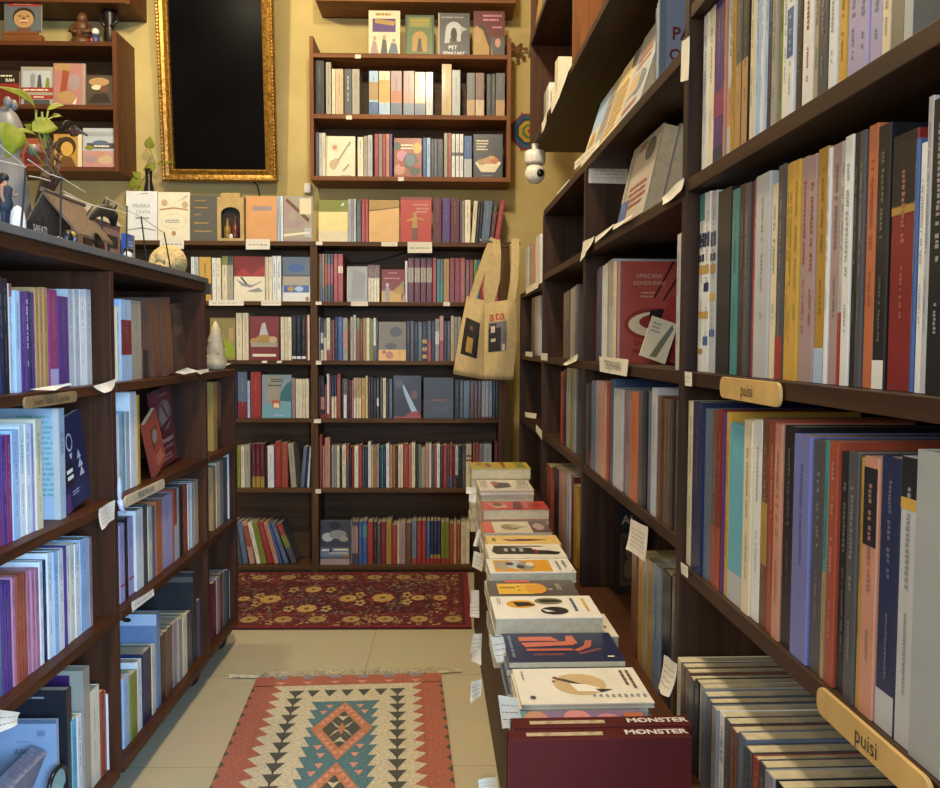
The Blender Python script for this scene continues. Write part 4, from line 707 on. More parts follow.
# magazines and white books on the high wall shelf
faceR('magazine with yellow figure faced out on the high wall shelf', 528, 546, 60, 2.19, VD+.012, .28, .008, 'grey', [('r', 0, 0, 1, .3, 'darkgrey'), ('r', 0, .7, 1, 1, 'lightblue'), ('p', [(.35, .2), (.7, .2), (.65, .6), (.4, .66)], 'yellow'), ('e', .55, .64, .14, .06, 'orange')], tilt=-.1)
row('R', VD+.03, 1.80, '''543~545.5@92 greybeige yb=122; 546~549@86 white yb=115; 549.5~552@90 cream yb=108; 554~557.5@62 ivory yb=95 lean=4''', 'high wall shelf over the far bays', 'white books on the high wall shelf', depth=(.12, .14))
o = thing('wooden_box', 'small white pointed box on the right bookcase beside the security camera', 'box', R(2.78, VD+.06, 1.4985), RA)
MB().prism([(-.03, -.02, 0), (.03, -.02, 0), (.03, -.02, .04), (0, -.02, .075), (-.03, -.02, .04)], (0, .05, 0), mat('d8d2c4', .6)).build('body', o)

# ------------------------------------------------------------------ faced books in the left bookcase
def faceL(label, y, z, w, h, t, c, art, ry=0., tilt=0., x=XL-.03, **k):
    return face_book(label, (x, y, z), PI/2, w, h, t, c, art, tilt, ry, **k)
def yL(px, py, x=XL-.02): return onX(px, py, x).y
# thick pale volume with its front cover to the camera
def faceC(label, px, py, zb, w, h, t, c, art, x=XL-.022, back=.0, flip=True, **k):      # cover faces the camera, spine at the aisle
    y = yL(px, py, x)+back
    return face_book(label, (x-w/2, y, zb), 0, w, h, t, c, art, flip=flip, **k)
faceC('thick pale book with mint green cover print, turned to the camera on the left', 60.5, 500, LZ[1], .15, .218, .024, 'a9b9c4', [('g', .45, .2, .98, .95, '76a89c', 16), ('r', .92, 0, 1, 1, 'c9c2b6')])
QB = [o for o in COL.objects if o.get('label', '').startswith('thick pale book with mint green')][0]
mb = MB(); text_into(mb, 'QUEER', Matrix.Translation((.0757, .012, .15)) @ Matrix.Rotation(PI/2, 4, 'Z') @ Matrix.Rotation(PI/2, 4, 'X') @ Matrix.Rotation(-PI/2, 4, 'Z'), .014, cover('6d5f5a')); mb.build('spine_title', QB)
faceL('navy blue book with pale bulb drawing, leaning against the mint green book', yL(78, 508)+.03, LZ[1], .125, .19, .012, '23264a', [('e', .42, .72, .12, .1, 'lightgrey'), ('e', .42, .72, .09, .075, '23264a'), ('p', [(.36, .6), (.48, .6), (.44, .54), (.4, .54)], 'lightgrey'), ('e', .3, .38, .2, .14, '191a2c'), ('r', .2, .4, .42, .44, 'white'), ('r', .2, .33, .42, .37, 'white'), ('p', [(.62, .5), (.78, .5), (.7, .6)], 'lightgrey'), ('p', [(.62, .4), (.82, .4), (.72, .5)], 'lightgrey'), ('p', [(.64, .3), (.84, .3), (.74, .4)], 'lightgrey'), ('g', .3, .14, .6, .2, 'lavender', 2), ('r', 0, 0, .2, .2, 'purple')], ry=-.16, tilt=-.04)
faceL('dark brown cover leaning at the right end, top row far bay', yL(186, 366), LZ[0], .11, .195, .014, '4a3226', [('r', .15, .55, .85, .92, '5d4636'), ('e', .5, .35, .25, .16, '392820'), ('g', .2, .1, .8, .2, '6b5240', 2)], ry=-.12, tilt=-.06)
for q, (p0, c, hh) in enumerate(((143.5, 'brown', .075), (149, 'darkbrown', .07))):
    o = make_book((XL-.03, yL(p0+3, 366), LZ[0]), PI/2, .013, hh, .12, c, 0, seed=950+q, name='booklet'); o['label'] = ['low brown booklet before the leaning brown books, left one', 'low dark brown booklet before the leaning brown books, right one'][q]; o['category'] = 'booklet'; o['group'] = 'low booklets in the top row far bay'
faceL('dark red cover with pale oval picture leaning back, second row far bay', yL(180, 448), LZ[1], .145, .212, .018, '5f2028', [('e', .5, .66, .38, .2, '7d6a66'), ('e', .45, .68, .24, .13, '96827c'), ('p', [(.2, .52), (.8, .62), (.9, .58), (.3, .46)], '5f2028'), ('p', [(.3, .8), (.6, .6), (.66, .62), (.4, .84)], '6a3034'), ('t', 'Perempuan', .5, .335, .105, 'd8b8b0'), ('t', 'dan Otherisation', .52, .24, .06, 'c09a94'), ('g', .2, .06, .8, .16, '9a6a66', 2), ('g', .1, .92, .7, .95, 'b08a84', 1)], ry=-.1, tilt=-.05, x=XL-.05)
faceL('orange red cover leaning steeply before the dark red cover', yL(161, 468), LZ[1], .095, .155, .012, '9c4433', [('p', [(.2, .4), (.6, .5), (.8, .75), (.3, .8)], '6b3a34'), ('e', .5, .62, .2, .12, '8a8078'), ('g', .3, .1, .9, .3, 'd08a6a', 3)], ry=-.42, tilt=-.03, x=XL-.02)
o = make_book((XL-.05, yL(147, 462), LZ[1]), PI/2, .009, .185, .13, 'bluegrey', -.07, seed=961); o['label'] = 'blue grey spine leaning between white spines and orange cover, second row'
# big covers facing the camera at the bottom left
faceC('black book cover with pale lettering, turned to the camera at bottom left', 67.3, 735, LZ[3], .2, .262, .022, '26262c', [('g', .35, .93, .8, .96, 'grey', 1)], back=.0)
faceC('pale blue cover with faint grey capitals, turned to the camera at bottom left', 64, 760, LZ[3], .155, .222, .01, '93a3b8', [('r', 0, .97, 1, 1, '5a6a7e'), ('t', 'ANAR', .62, .72, .075, '4a5468'), ('r', .76, .86, .86, .91, '71839c'), ('g', .5, .8, .7, .82, '71839c', 1), ('r', 0, .0, .02, 1, '6a7890')], back=-.03)
faceC('tall book with purple cover panel and beige edge, bottom row left', 83.6, 705, LZ[3], .2, .272, .032, 'greybeige', [('r', 0, .8, .86, .965, '46255a'), ('g', .3, .9, .6, .935, 'd8cfe0', 1), ('g', .1, .83, .75, .865, 'd8cfe0', 1)])
o = thing('box_file', 'grey marbled narrow box file leaning before the pale blue cover', 'box file', (XL-.115, yL(45, 760)-.07, LZ[3]), 0, 0, .38)
mb = MB(); mb.box((-.016, -.06, .006), (.016, .1, .19), mat('8d8894', .7, var=.3, scale=160)); mb.build('body', o, bevel=.001)
MB().box((-.012, -.0615, .02), (.012, -.0603, .05), mat('c8c2b4', .7)).build('label_card', o)
o = thing('paper_tray', 'white box corner at the very bottom left', 'box', (XL-.11, yL(20, 786)-.09, LZ[3]))
MB().box((-.07, -.05, 0.0005), (.06, .05, .105), mat('aeb6c2', .6)).build('body', o, bevel=.002)
# black rimmed glasses on the shelf front
o = thing('hand_mirror', 'black rimmed oval lens with teal glass at the bottom left corner', 'mirror', (XL-.008, yL(62, 800, XL), LZ[3]), PI/2)
mb = MB(); ring = [(.036*math.cos(q), 0.0, .112+.03*math.sin(q)) for q in [2*PI*i/24 for i in range(25)]]
mb.tube(ring, .0045, mat('15161a', .3), 8, cap=False); mb.tube([(0, 0, .082), (0, 0, .0)], .004, mat('15161a', .3), 8); mb.build('frame', o, smooth=True)
MB().prism([(.034*math.cos(2*PI*i/24), -.001, .112+.028*math.sin(2*PI*i/24)) for i in range(24)][::-1], (0, .002, 0), mat('7fb0b0', .15)).build('lens', o)
# extra large covers behind the spines of the far bay's bottom row
faceC('pale blue cover with two dark shapes behind the navy spine, bottom row', 156.6, 640, LZ[3], .19, .25, .031, '7288a6', [('r', 0, .88, 1, 1, 'b9c6d6'), ('e', .42, .93, .05, .02, 'black'), ('e', .6, .94, .06, .025, 'black')])
faceC('dark cover behind the grey spines, bottom row far bay', 193.4, 620, LZ[3], .19, .272, .033, '383434', [('r', 0, .9, 1, .96, '6a6258')])

# ------------------------------------------------------------------ the display bench: stacks lying flat
def flat(label, px0, px1, yf, yb, ztop, t, c, art, group=None, dv=0., rz=0.):
    """a book lying on its back, its top towards the shelving; px0/px1 along its near edge at row yf, far edge at row yb"""
    un, v0 = onRZ(px0, yf, ztop); _, v1 = onRZ(px1, yf, ztop); uf, _ = onRZ((px0+px1)/2, yb, ztop)
    return face_book(label, R((un+uf)/2, v0+dv, ztop-t), RA-PI/2+rz, uf-un, v1-v0, t, c, art, flat=True, group=group), un, uf, v0, v1
def stack(top, z_under, n, cols, label, group, shift=.004):
    """copies lying under a top book, down to the bench"""
    _, un, uf, v0, v1 = top; z = ZLEDGE; rnd = random.Random(int(un*1000)); hh = (z_under-ZLEDGE)/n
    for k in range(n):
        c = cols[k % len(cols)]
        o = face_book(label.format(['lowest', 'second', 'third', 'fourth', 'fifth', 'sixth'][k]), R((un+uf)/2+rnd.uniform(-.003, .003), v0+rnd.uniform(-.004, .004), z+.0004), RA-PI/2, (uf-un)*rnd.uniform(.95, .99), (v1-v0)*rnd.uniform(.96, 1.), hh-.0008, c, [], flat=True, group=group)
        z += hh
def tstack(label, px0, px1, yf, yb, ztop, t, c, art, n, cols, under, group, gap=0.):
    s = flat(label, px0, px1, yf, yb, ztop, t, c, art); 
    if n: stack(s, ztop-t-.0004-gap, n, cols, under, group)
    return s
tstack('yellow comic book with red lettering atop the farthest bench stack', 471.5, 531, 468.6, 462.2, .655, .034, 'b8a544', [('g', .05, .5, .95, .62, 'rust', 1), ('r', .1, .78, .9, .92, 'olive'), ('e', .5, .3, .3, .05, 'rust'), ('g', .1, .12, .6, .2, 'red', 2)], 4, ['cream', 'lightgrey', 'greybeige', 'cream'], '{} pale book under the yellow comic, farthest bench stack', 'copies under the yellow comic')
tstack('pale magazine with dark red and blue picture, second bench stack from the back', 480, 534.4, 490.3, 480, .619, .013, 'cfc8ba', [('p', [(.2, .25), (.85, .3), (.7, .62), (.3, .6)], '4a2a30'), ('e', .5, .48, .22, .1, 'navy'), ('e', .35, .33, .2, .06, 'rust'), ('r', .05, .76, .5, .95, 'greybeige'), ('g', .55, .7, .95, .95, 'grey', 4), ('g', .1, .03, .9, .18, 'mauve', 3)], 4, ['lightgrey', 'silver', 'greybeige', 'lightgrey'], '{} pale magazine under the picture magazine, second stack from the back', 'magazines in the second bench stack')
tstack('glossy red cover book atop the third bench stack from the back', 483.5, 549.6, 509.6, 501.3, .5875, .03, 'b4443a', [('p', [(.2, .05), (.9, .2), (.8, .4), (.2, .35)], 'salmon'), ('p', [(.1, .5), (.9, .46), (.95, .6), (.1, .62)], '5a2b2b'), ('e', .5, .8, .35, .1, 'red'), ('g', .3, .64, .9, .72, 'pink', 1), ('e', .4, .24, .2, .08, 'brown')], 3, ['greybeige', 'cream', 'tan'], '{} book under the glossy red cover, third stack from the back', 'books in the third bench stack')
tstack('white cover with red end stripe and dark picture, fourth bench stack from the back', 484, 553, 533, 521.6, .555, .012, 'c9bda3', [('r', 0, 0, 1, .16, 'c4594a'), ('e', .5, .42, .25, .14, '8b7a4a'), ('p', [(.3, .4), (.6, .44), (.5, .7)], 'greybeige'), ('r', 0, .72, 1, 1, '5d4340'), ('e', .5, .84, .3, .08, 'mauve')], 3, ['cream', 'lightgrey', 'tan'], '{} book under the red-striped white cover, fourth stack', 'books in the fourth bench stack')
tstack('yellow cover with dark and red fish shape, fifth bench stack from the back', 488, 562, 545, 535.3, .550, .012, 'e0bd74', [('p', [(.4, .22), (.62, .3), (.6, .62), (.5, .85), (.42, .6)], '3a3634'), ('p', [(.45, .5), (.55, .55), (.5, .84)], 'red'), ('p', [(.45, .26), (.55, .3), (.55, .42), (.45, .4)], 'salmon'), ('g', .3, .05, .7, .15, 'olive', 1)], 3, ['cream', 'ivory', 'tan'], '{} book under the yellow fish cover, fifth stack', 'books in the fifth bench stack')
tstack('white cover with black cat, sixth bench stack from the back', 489, 568, 558, 544, .554, .012, 'e4dccb', [('p', [(.2, .1), (.55, .06), (.75, .12), (.75, .55), (.6, .62), (.3, .6)], '33302c'), ('p', [(.45, .55), (.75, .5), (.8, .9), (.62, .96), (.5, .8)], '2a2624'), ('p', [(.15, .1), (.22, .1), (.22, .78), (.16, .72)], '33302c'), ('r', .42, .62, .75, .65, 'red'), ('g', .35, .2, .6, .5, 'lightgrey', 3)], 2, ['cream', 'ivory'], '{} book under the black cat cover, sixth stack', 'books in the sixth bench stack')
tstack('white thick book with orange panel of grey animals, seventh bench stack', 490, 577, 573, 558.5, .554, .022, 'e3ddd0', [('r', .12, .07, .92, .74, 'd99a34'), ('e', .5, .18, .3, .1, 'greybeige'), ('e', .45, .32, .32, .1, 'lightgrey'), ('e', .55, .44, .28, .1, 'grey'), ('e', .4, .26, .12, .05, '4a4642'), ('e', .62, .38, .12, .05, '4a4642'), ('e', .45, .5, .14, .05, 'cream'), ('g', .25, .8, .9, .86, 'grey', 1), ('g', .2, .88, .8, .94, '8a8a84', 1), ('e', .92, .97, .02, .015, 'black')], 3, ['ivory', 'lightgrey', 'greybeige'], '{} book under the orange animal panel cover, seventh stack', 'books in the seventh bench stack')
tstack('dark grey cover with yellow figure, eighth bench stack', 491, 581, 597, 580.5, .540, .012, '5b5350', [('r', .2, .1, .85, .5, 'e0b33c'), ('e', .52, .54, .32, .12, 'd99a34'), ('r', .42, .12, .5, .3, '8a6a20'), ('e', .62, .34, .03, .015, 'black'), ('e', .4, .34, .03, .015, 'black'), ('r', 0, .2, .16, .5, 'c4594a'), ('t', 'GHOST', .45, .8, .075, 'ivory'), ('t', 'OF', .6, .69, .07, 'ivory')], 3, ['grey', 'lightgrey', 'greybeige'], '{} book under the yellow figure cover, eighth stack', 'books in the eighth bench stack')
tstack('thick white book with three oval pictures on its cover', 495.5, 604, 618.6, 596, .544, .033, 'e8e3d8', [('e', .38, .28, .18, .14, 'e0a030'), ('p', [(.28, .2), (.5, .24), (.46, .42), (.3, .36)], '2a2622'), ('e', .26, .56, .15, .14, '7d7a5a'), ('p', [(.18, .46), (.32, .48), (.3, .68), (.2, .66)], '2a2a26'), ('e', .7, .58, .17, .13, '2a2826'), ('p', [(.62, .46), (.76, .5), (.74, .58)], 'e8e3d8'), ('g', .15, .87, .8, .93, 'd8b060', 1), ('g', .15, .76, .75, .82, 'slate', 1), ('g', .1, .05, .4, .09, 'grey', 2)], 2, ['lightgrey', 'silver'], '{} book under the thick three-oval cover, ninth stack', 'books in the ninth bench stack', gap=.0215)
flat('cream book lying half hidden right of the thick three-oval book', 538, 619.5, 637.5, 614, .5095, .02, 'e0d8c2', [('e', .6, .9, .06, .02, 'orange')])
tstack('navy blue cover with orange bent lines of lettering, tenth bench stack', 509, 627, 662, 633, .519, .012, '232a49', [
  ('p', [(.14, .14), (.3, .14), (.3, .5), (.14, .44)], 'c4694e'), ('p', [(.36, .15), (.52, .18), (.46, .62), (.32, .62)], 'c4694e'), ('p', [(.3, .56), (.46, .6), (.4, .66), (.12, .64), (.12, .58)], 'c4694e'), ('p', [(.58, .18), (.66, .18), (.66, .6), (.58, .58)], 'b8604a'), ('p', [(.3, .74), (.5, .7), (.64, .6), (.7, .63), (.54, .76), (.3, .8)], 'b8604a'),
  ('t', 'MANUSIA', .8, .36, .062, 'c4694e', 'CENTER', PI/2), ('t', 'MENJADI', .7, .74, .06, 'c4694e', 'CENTER', 2.1), ('g', .1, .03, .9, .08, '6a7890', 1), ('r', .86, .86, .9, .92, 'ivory')], 4, ['slate', 'bluegrey', 'grey', 'slate'], '{} book under the navy cover, tenth stack', 'books under the navy cover')
tstack('white cover with bird in a tan circle, nearest flat pale book', 521.5, 656, 704.6, 668, .511, .008, 'e6dfd0', [('e', .48, .5, .3, .205, 'cbb082'), ('p', [(.28, .3), (.36, .34), (.52, .5), (.48, .52), (.34, .4)], '4a4640'), ('p', [(.46, .42), (.68, .46), (.7, .66), (.6, .64), (.5, .56)], 'f0ebe0'), ('p', [(.62, .6), (.72, .64), (.64, .74)], '3a3632'), ('e', .3, .32, .03, .02, 'red'), ('e', .4, .3, .02, .015, 'red'), ('g', .1, .85, .62, .95, '7a5a4a', 2), ('g', .78, .55, .86, .98, 'grey', 9), ('g', .1, .05, .35, .08, 'grey', 1), ('e', .84, .1, .04, .022, 'darkgrey')], 3, ['cream', 'lightgrey', 'ivory'], '{} book under the bird cover, second stack from the front', 'books under the bird cover')
tstack('purple teal and pink patterned cover lying behind the maroon volumes', 516, 668, 754, 710.5, .504, .012, '7f6a8e', [('r', 0, 0, 1, .14, '5f9a9a'), ('e', .3, .2, .3, .1, 'salmon'), ('e', .62, .3, .25, .16, '5c4a9a'), ('r', .35, .2, .8, .42, '6a5a9e'), ('e', .2, .5, .2, .1, 'd08a8a'), ('e', .3, .72, .2, .1, 'c98a94'), ('r', .5, .5, .95, .66, '9a6a9e'), ('e', .6, .84, .3, .14, '3f8a8e'), ('p', [(.4, .84), (.9, .8), (.9, .96), (.5, .96)], '2a2a30'), ('g', .45, .86, .85, .92, '5f9a9a', 1), ('r', .1, .84, .22, .98, 'orange')], 1, ['slate'], '{} book under the patterned cover behind the maroon volumes', 'books under the patterned cover')
# the two maroon volumes standing on their fore-edges, spines up
for k, (uu, top) in enumerate(((1.017, .5905), (.985, .5905))):
    v0 = onU(509 if k else 512.5, 760, uu)[0]; v1 = onU(692, 760, uu)[0]
    r = thing('book', ['thick maroon volume with white lettering on upturned spine, rear of two', 'thick maroon volume with white lettering on upturned spine, nearest of two'][k], 'book', R(uu, v0, ZLEDGE+.0005), RA, group='two maroon volumes with upturned spines')
    w, t_, h = v1-v0, .028, top-ZLEDGE; cs = .0025; cm = mat('4c1512', .62, var=.15, scale=9); cm.node_tree.nodes['Principled BSDF'].inputs['Specular IOR Level'].default_value = .15
    mb = MB(); mb.prism([(0, 0, 0), (0, cs, 0), (0, cs, h-cs), (0, t_-cs, h-cs), (0, t_-cs, 0), (0, t_, 0), (0, t_, h), (0, 0, h)], (w, 0, 0), cm)
    mb.build('cover', r, bevel=.0008)
    MB().box((.002, cs, .002), (w-.002, t_-cs, h-cs-.0005), PAPER()).build('page_block', r)
    mb = MB(); text_into(mb, 'MONSTER', Matrix.Translation((w*.815, t_*.5, h+.0006)), .0165, cover('d6c9bd'), bold=.0005)
    mb.box((w*.705, t_*.48, h+.0003), (w*.73, t_*.54, h+.0007), cover('d6c9bd')); mb.box((w*.9, t_*.48, h+.0003), (w*.925, t_*.54, h+.0007), cover('d6c9bd')); mb.build('spine_title', r)
    mb = MB(); mb.add([(w*.1, t_*.28, h+.0005), (w*.52, t_*.28, h+.0005), (w*.52, t_*.62, h+.0005), (w*.1, t_*.62, h+.0005)], [(0, 1, 2, 3)], mat('a58f6c', .7, var=.35, scale=110)); mb.build('spine_picture', r)['label'] = 'weathered cream picture strip'
# ------------------------------------------------------------------ rugs
def disc(mb, c, rx, ry, z, m, n=14, rot=0., squash=None):
    mb.poly([(c[0]+rx*math.cos(2*PI*i/n)*math.cos(rot)-ry*math.sin(2*PI*i/n)*math.sin(rot), c[1]+rx*math.cos(2*PI*i/n)*math.sin(rot)+ry*math.sin(2*PI*i/n)*math.cos(rot), z) for i in range(n)], m)
def yarn(c): return mat(c, .9, var=.22, scale=140, bump=.3)
fl, fr = onZ(258, 676, .006), onZ(441, 675, .006); nl, nr = onZ(213, 788, .006), onZ(452, 788, .006)
far = (fl+fr)/2; near = (nl+nr)/2; tdir = (near-far).normalized(); W = .577; L = 1.14
rot = math.atan2(tdir.x, -tdir.y)
rug = thing('kilim_rug', 'salmon, cream and teal kilim rug with diamonds on the tiled floor', 'rug', (far.x, far.y, 0.0008), rot)
RC = dict(s=yarn('aa6450'), c=yarn('c9bda0'), b=yarn('56787f'), d=yarn('4e4f45'), o=yarn('bd7a58'), p=yarn('7f8fa0'), k=yarn('d3937c'))
mb = MB(); zt = .006
mb.box((-W/2, -L, 0), (W/2, 0, zt), RC['c'])
def q(pts, c, lay): mb.poly([(x*W, -t, zt+.00025*lay) for x, t in pts], RC[c])
def ptri(x, t, w, h, c, lay): q([(x-w/2, t), (x, t+h), (x+w/2, t)][::1], c, lay)
q([(-.5, 0), (-.5, .075), (.5, .075), (.5, 0)], 's', 1); q([(-.5, L-.075), (-.5, L), (.5, L), (.5, L-.075)], 's', 1)
nt_ = 17; st = (L-.15)/nt_
for sgn in (-1, 1):
    q([(sgn*.5, .07), (sgn*.5, L-.07), (sgn*.39, L-.07), (sgn*.39, .07)][::sgn], 's', 1)
    for i in range(nt_):
        t0 = .075+i*st
        q([(sgn*.391, t0), (sgn*.335, t0+st*.72), (sgn*.391, t0+st)][::1 if sgn < 0 else -1], 's', 1)
        q([(sgn*.5, t0+st*.2), (sgn*.478, t0+st*.5), (sgn*.5, t0+st*.8)][::1 if sgn < 0 else -1], 'd', 2)
    for i in range(16):
        t0 = .115+i*(L-.23)/16
        q([(sgn*.262-.042, t0), (sgn*.262, t0+.05), (sgn*.262+.042, t0)], 'd', 2)
        mb.box(((sgn*.262-.004)*W, -(t0+.057), zt), ((sgn*.262+.004)*W, -(t0+.04), zt+.0005), RC['d'])
for i in range(5):
    for t0, hh in ((.115, .05), (L-.115, -.05)):
        x = -.175+i*.0875
        q([(x-.034, t0), (x, t0+hh), (x+.034, t0)][::1 if hh > 0 else -1], 'd', 2)
for i in range(6):
    x = -.36+i*.144
    q([(x-.035, .004), (x-.025, .02), (x+.025, .02), (x+.035, .004)], 'p', 2); q([(x-.03, .045), (x, .066), (x+.03, .045)], 'k', 2)
f0, f1 = .2, L-.2
q([(-.135, f0), (-.135, f1), (.135, f1), (.135, f0)], 'b', 1)
nz_ = 13; sz = (f1-f0)/nz_
for sgn in (-1, 1):
    for i in range(nz_):
        t0 = f0+i*sz
        q([(sgn*.134, t0), (sgn*.172, t0), (sgn*.134, t0+sz*.98)][::1 if sgn < 0 else -1], 'b', 1)
for c in (.385, .755):
    D = lambda r, k: [(0, c-r*1.0), (-k, c), (0, c+r), (k, c)]
    q(D(.18, .145), 'o', 2); q(D(.115, .092), 'd', 3)
    for i in range(5):                                     # stepped pattern of the diamond band
        for sg in (-1, 1):
            for st_ in (-1, 1):
                f = .12+i*.17
                q([(sg*(.118*f-.014), c+st_*(.147*(1-f))), (sg*(.118*f), c+st_*(.147*(1-f)+.022)), (sg*(.118*f+.014), c+st_*(.147*(1-f)))][::1 if st_ > 0 else -1], 'k', 3)
    for sg in (-1, 1):
        for st_ in (-1, 1):
            q([(0, c), (sg*.055, c+st_*.05), (sg*.028, c+st_*.012)][::sg*st_], 'c', 4); q([(0, c), (sg*.012, c+st_*.028), (sg*.034, c+st_*.075)][::-sg*st_], 'c', 4)
            q([(0, c+st_*.05), (sg*.03, c+st_*.085), (0, c+st_*.075)][::-sg*st_], 'c', 4)
    q([(0, c-.04), (-.016, c), (0, c+.04), (.016, c)], 'o', 5)
for c in (.215, .57, .925):
    for sg in (-1, 1):
        for x, dt in ((.095, -.09), (.075, -.045), (.075, .01), (.1, .05)):
            if f0 < c+dt < f1-.03: ptri(sg*x, c+dt, .04, .026, 'k', 2)
mb.build('woven_field', rug)
fb = MB(); rnd = random.Random(5)
fm = mat('c2b598', .9, var=.25, scale=60)
for i in range(150):
    x = -W/2+rnd.uniform(0, W); a = rnd.uniform(-.6, .6); ln = rnd.uniform(.025, .06)
    pts = [(x+a*ln*k/4+rnd.uniform(-.006, .006)*k/2, .002+ln*k/4, .003+.004*abs(math.sin(k*1.3+i))) for k in range(5)]
    fb.tube(pts, .0014, fm, 4)
for i in range(22):                                        # stray tufts at both corners
    for sx, ex in ((-W/2, -.1), (W/2, .075)):
        y0 = rnd.uniform(.004, .02); pts = [(sx*.97+ex*k/5, y0+.018*(k/5)*rnd.uniform(.2, 1.6)+rnd.uniform(-.004, .004), .003+.003*rnd.random()) for k in range(6)]
        fb.tube(pts, .0013, fm, 4)
fb.build('fringe', rug)
# red carpet before the back bookcase
cp = thing('persian_carpet', 'dark red floral carpet lying in front of the back bookcase', 'carpet', (-.48, 3.6, .0008))
X0, X1, Y0, Y1 = -.72, .563, onZ(330, 627.5, .009).y-3.6, .338
mb = MB(); mb.box((X0, Y0, 0), (X1, Y1, .009), yarn('4c1718')); zt2 = .0092
def cpx(px, py): p = onZ(px, py, .01); return (p.x+.48, p.y-3.6)
def strip(x0, y0, x1, y1, c, lay): mb.poly([(x0, y0, zt2+.0002*lay), (x1, y0, zt2+.0002*lay), (x1, y1, zt2+.0002*lay), (x0, y1, zt2+.0002*lay)], yarn(c))
strip(X0, Y0, X1, Y0+.022, '7a2026', 1); strip(X0, Y1-.022, X1, Y1, '7a2026', 1); strip(X1-.022, Y0+.022, X1, Y1-.022, '7a2026', 1)
strip(X0, Y0+.03, X1-.03, Y0+.15, '5d1c20', 1); strip(X0, Y1-.15, X1-.03, Y1-.03, '5d1c20', 1); strip(X1-.15, Y0+.15, X1-.03, Y1-.15, '5d1c20', 1)
for yy in (Y0+.15, Y1-.158): strip(X0, yy, X1-.15, yy+.008, '8a4038', 2)
def flower(c, rx, ry, colr, lay=3, petals=8, ring='7a2026'):
    disc(mb, c, rx*1.15, ry*1.15, zt2+.0002*lay, yarn(ring), 18)
    for k in range(petals):
        a = 2*PI*k/petals; disc(mb, (c[0]+rx*.62*math.cos(a), c[1]+ry*.62*math.sin(a)), rx*.36, ry*.36, zt2+.0002*(lay+1)+.00003*k, yarn(colr), 8)
    disc(mb, c, rx*.5, ry*.5, zt2+.0002*(lay+2)+.0001, yarn(colr), 12); disc(mb, c, rx*.26, ry*.26, zt2+.0002*(lay+3)+.0001, yarn('6b3f2a'), 8)
rnd = random.Random(21)
for px, py, r_ in ((313.5, 589.7, 8.5), (306.6, 608.8, 9.5), (270.6, 599.4, 10.5), (244, 599, 6), (348, 598.7, 9), (383, 598, 11), (418, 598, 7), (440, 598, 7)):
    c = cpx(px, py); flower(c, r_*.0043, r_*.0056, 'b89a58', 5)
for px, py in ((260, 596), (257, 604), (360, 595), (360, 603), (407, 595), (407, 602), (294, 590), (331, 590), (289, 609), (326, 609)):
    c = cpx(px, py)
    for k in range(5):
        a = PI*.4*k; disc(mb, (c[0]+.014*math.cos(a), c[1]+.03*math.sin(a)), .009, .014, zt2+.0009+.00003*k, yarn('b79c66'), 7)
placed = []
for i in range(2600):
    x, y = rnd.uniform(X0+.02, X1-.04), rnd.uniform(Y0+.035, Y1-.035)
    if any((x-a)**2+((y-b)*.7)**2 < .021**2 for a, b in placed): continue
    placed.append((x, y)); border = y < Y0+.15 or y > Y1-.15 or x > X1-.15
    cc = rnd.choice(['a88a56', '9c7a4a', '8a5a50', '8a3a3a', 'b39a6a'] if border else ['8a5a55', '7a6a68', '95805a', '7f3038', '6a5a66', '8c2f34'])
    s_ = rnd.uniform(.006, .012)
    for k in range(rnd.choice((3, 4, 5))):
        a = rnd.uniform(0, 2*PI); disc(mb, (x+s_*math.cos(a), y+s_*1.4*math.sin(a)), s_*.55, s_*.8, zt2+.0006+.00002*k, yarn(cc), 6, rnd.uniform(0, 3))
for px in range(215, 476, 34):
    for yy in (Y0+.09, Y1-.09):
        c = (cpx(px+(10 if yy > 0 else 0), 620)[0], yy)
        if X0+.06 < c[0] < X1-.06: flower(c, .036, .04, 'a88b55', 4, 10, '6a1d22')
mb.build('woven_pile', cp)

# ------------------------------------------------------------------ framed dark picture
PHI = math.radians(5)
fx0, fx1 = XB(161.6, 180, 4.08), XB(277, 180, 4.08); fw = fx1-fx0; fh = .97
fz = onY(220, 180.5, 4.08).z
pf = thing('framed_mirror', 'tall dark mirror in an ornate gold frame tilting off the ochre wall', 'mirror', ((fx0+fx1)/2, 4.115, fz), 0, PHI)
gold = bpy.data.materials.new('gilded_moulding'); nt, b = nodes_of(gold)
b.inputs['Metallic'].default_value = .6; b.inputs['Roughness'].default_value = .36
tc = nt.nodes.new('ShaderNodeTexCoord'); nz = nt.nodes.new('ShaderNodeTexNoise'); nz.inputs['Scale'].default_value = 75; nz.inputs['Detail'].default_value = 3
rp = nt.nodes.new('ShaderNodeValToRGB'); rp.color_ramp.elements[0].position = .35; rp.color_ramp.elements[1].position = .68
rp.color_ramp.elements[0].color = hexrgb('74531c')+(1,); rp.color_ramp.elements[1].color = hexrgb('b88a3c')+(1,)
bp = nt.nodes.new('ShaderNodeBump'); bp.inputs['Strength'].default_value = .3; bp.inputs['Distance'].default_value = .004
nt.links.new(tc.outputs['Object'], nz.inputs['Vector']); nt.links.new(nz.outputs['Fac'], rp.inputs['Fac']); nt.links.new(rp.outputs['Color'], b.inputs['Base Color']); nt.links.new(nz.outputs['Fac'], bp.inputs['Height']); nt.links.new(bp.outputs['Normal'], b.inputs['Normal'])
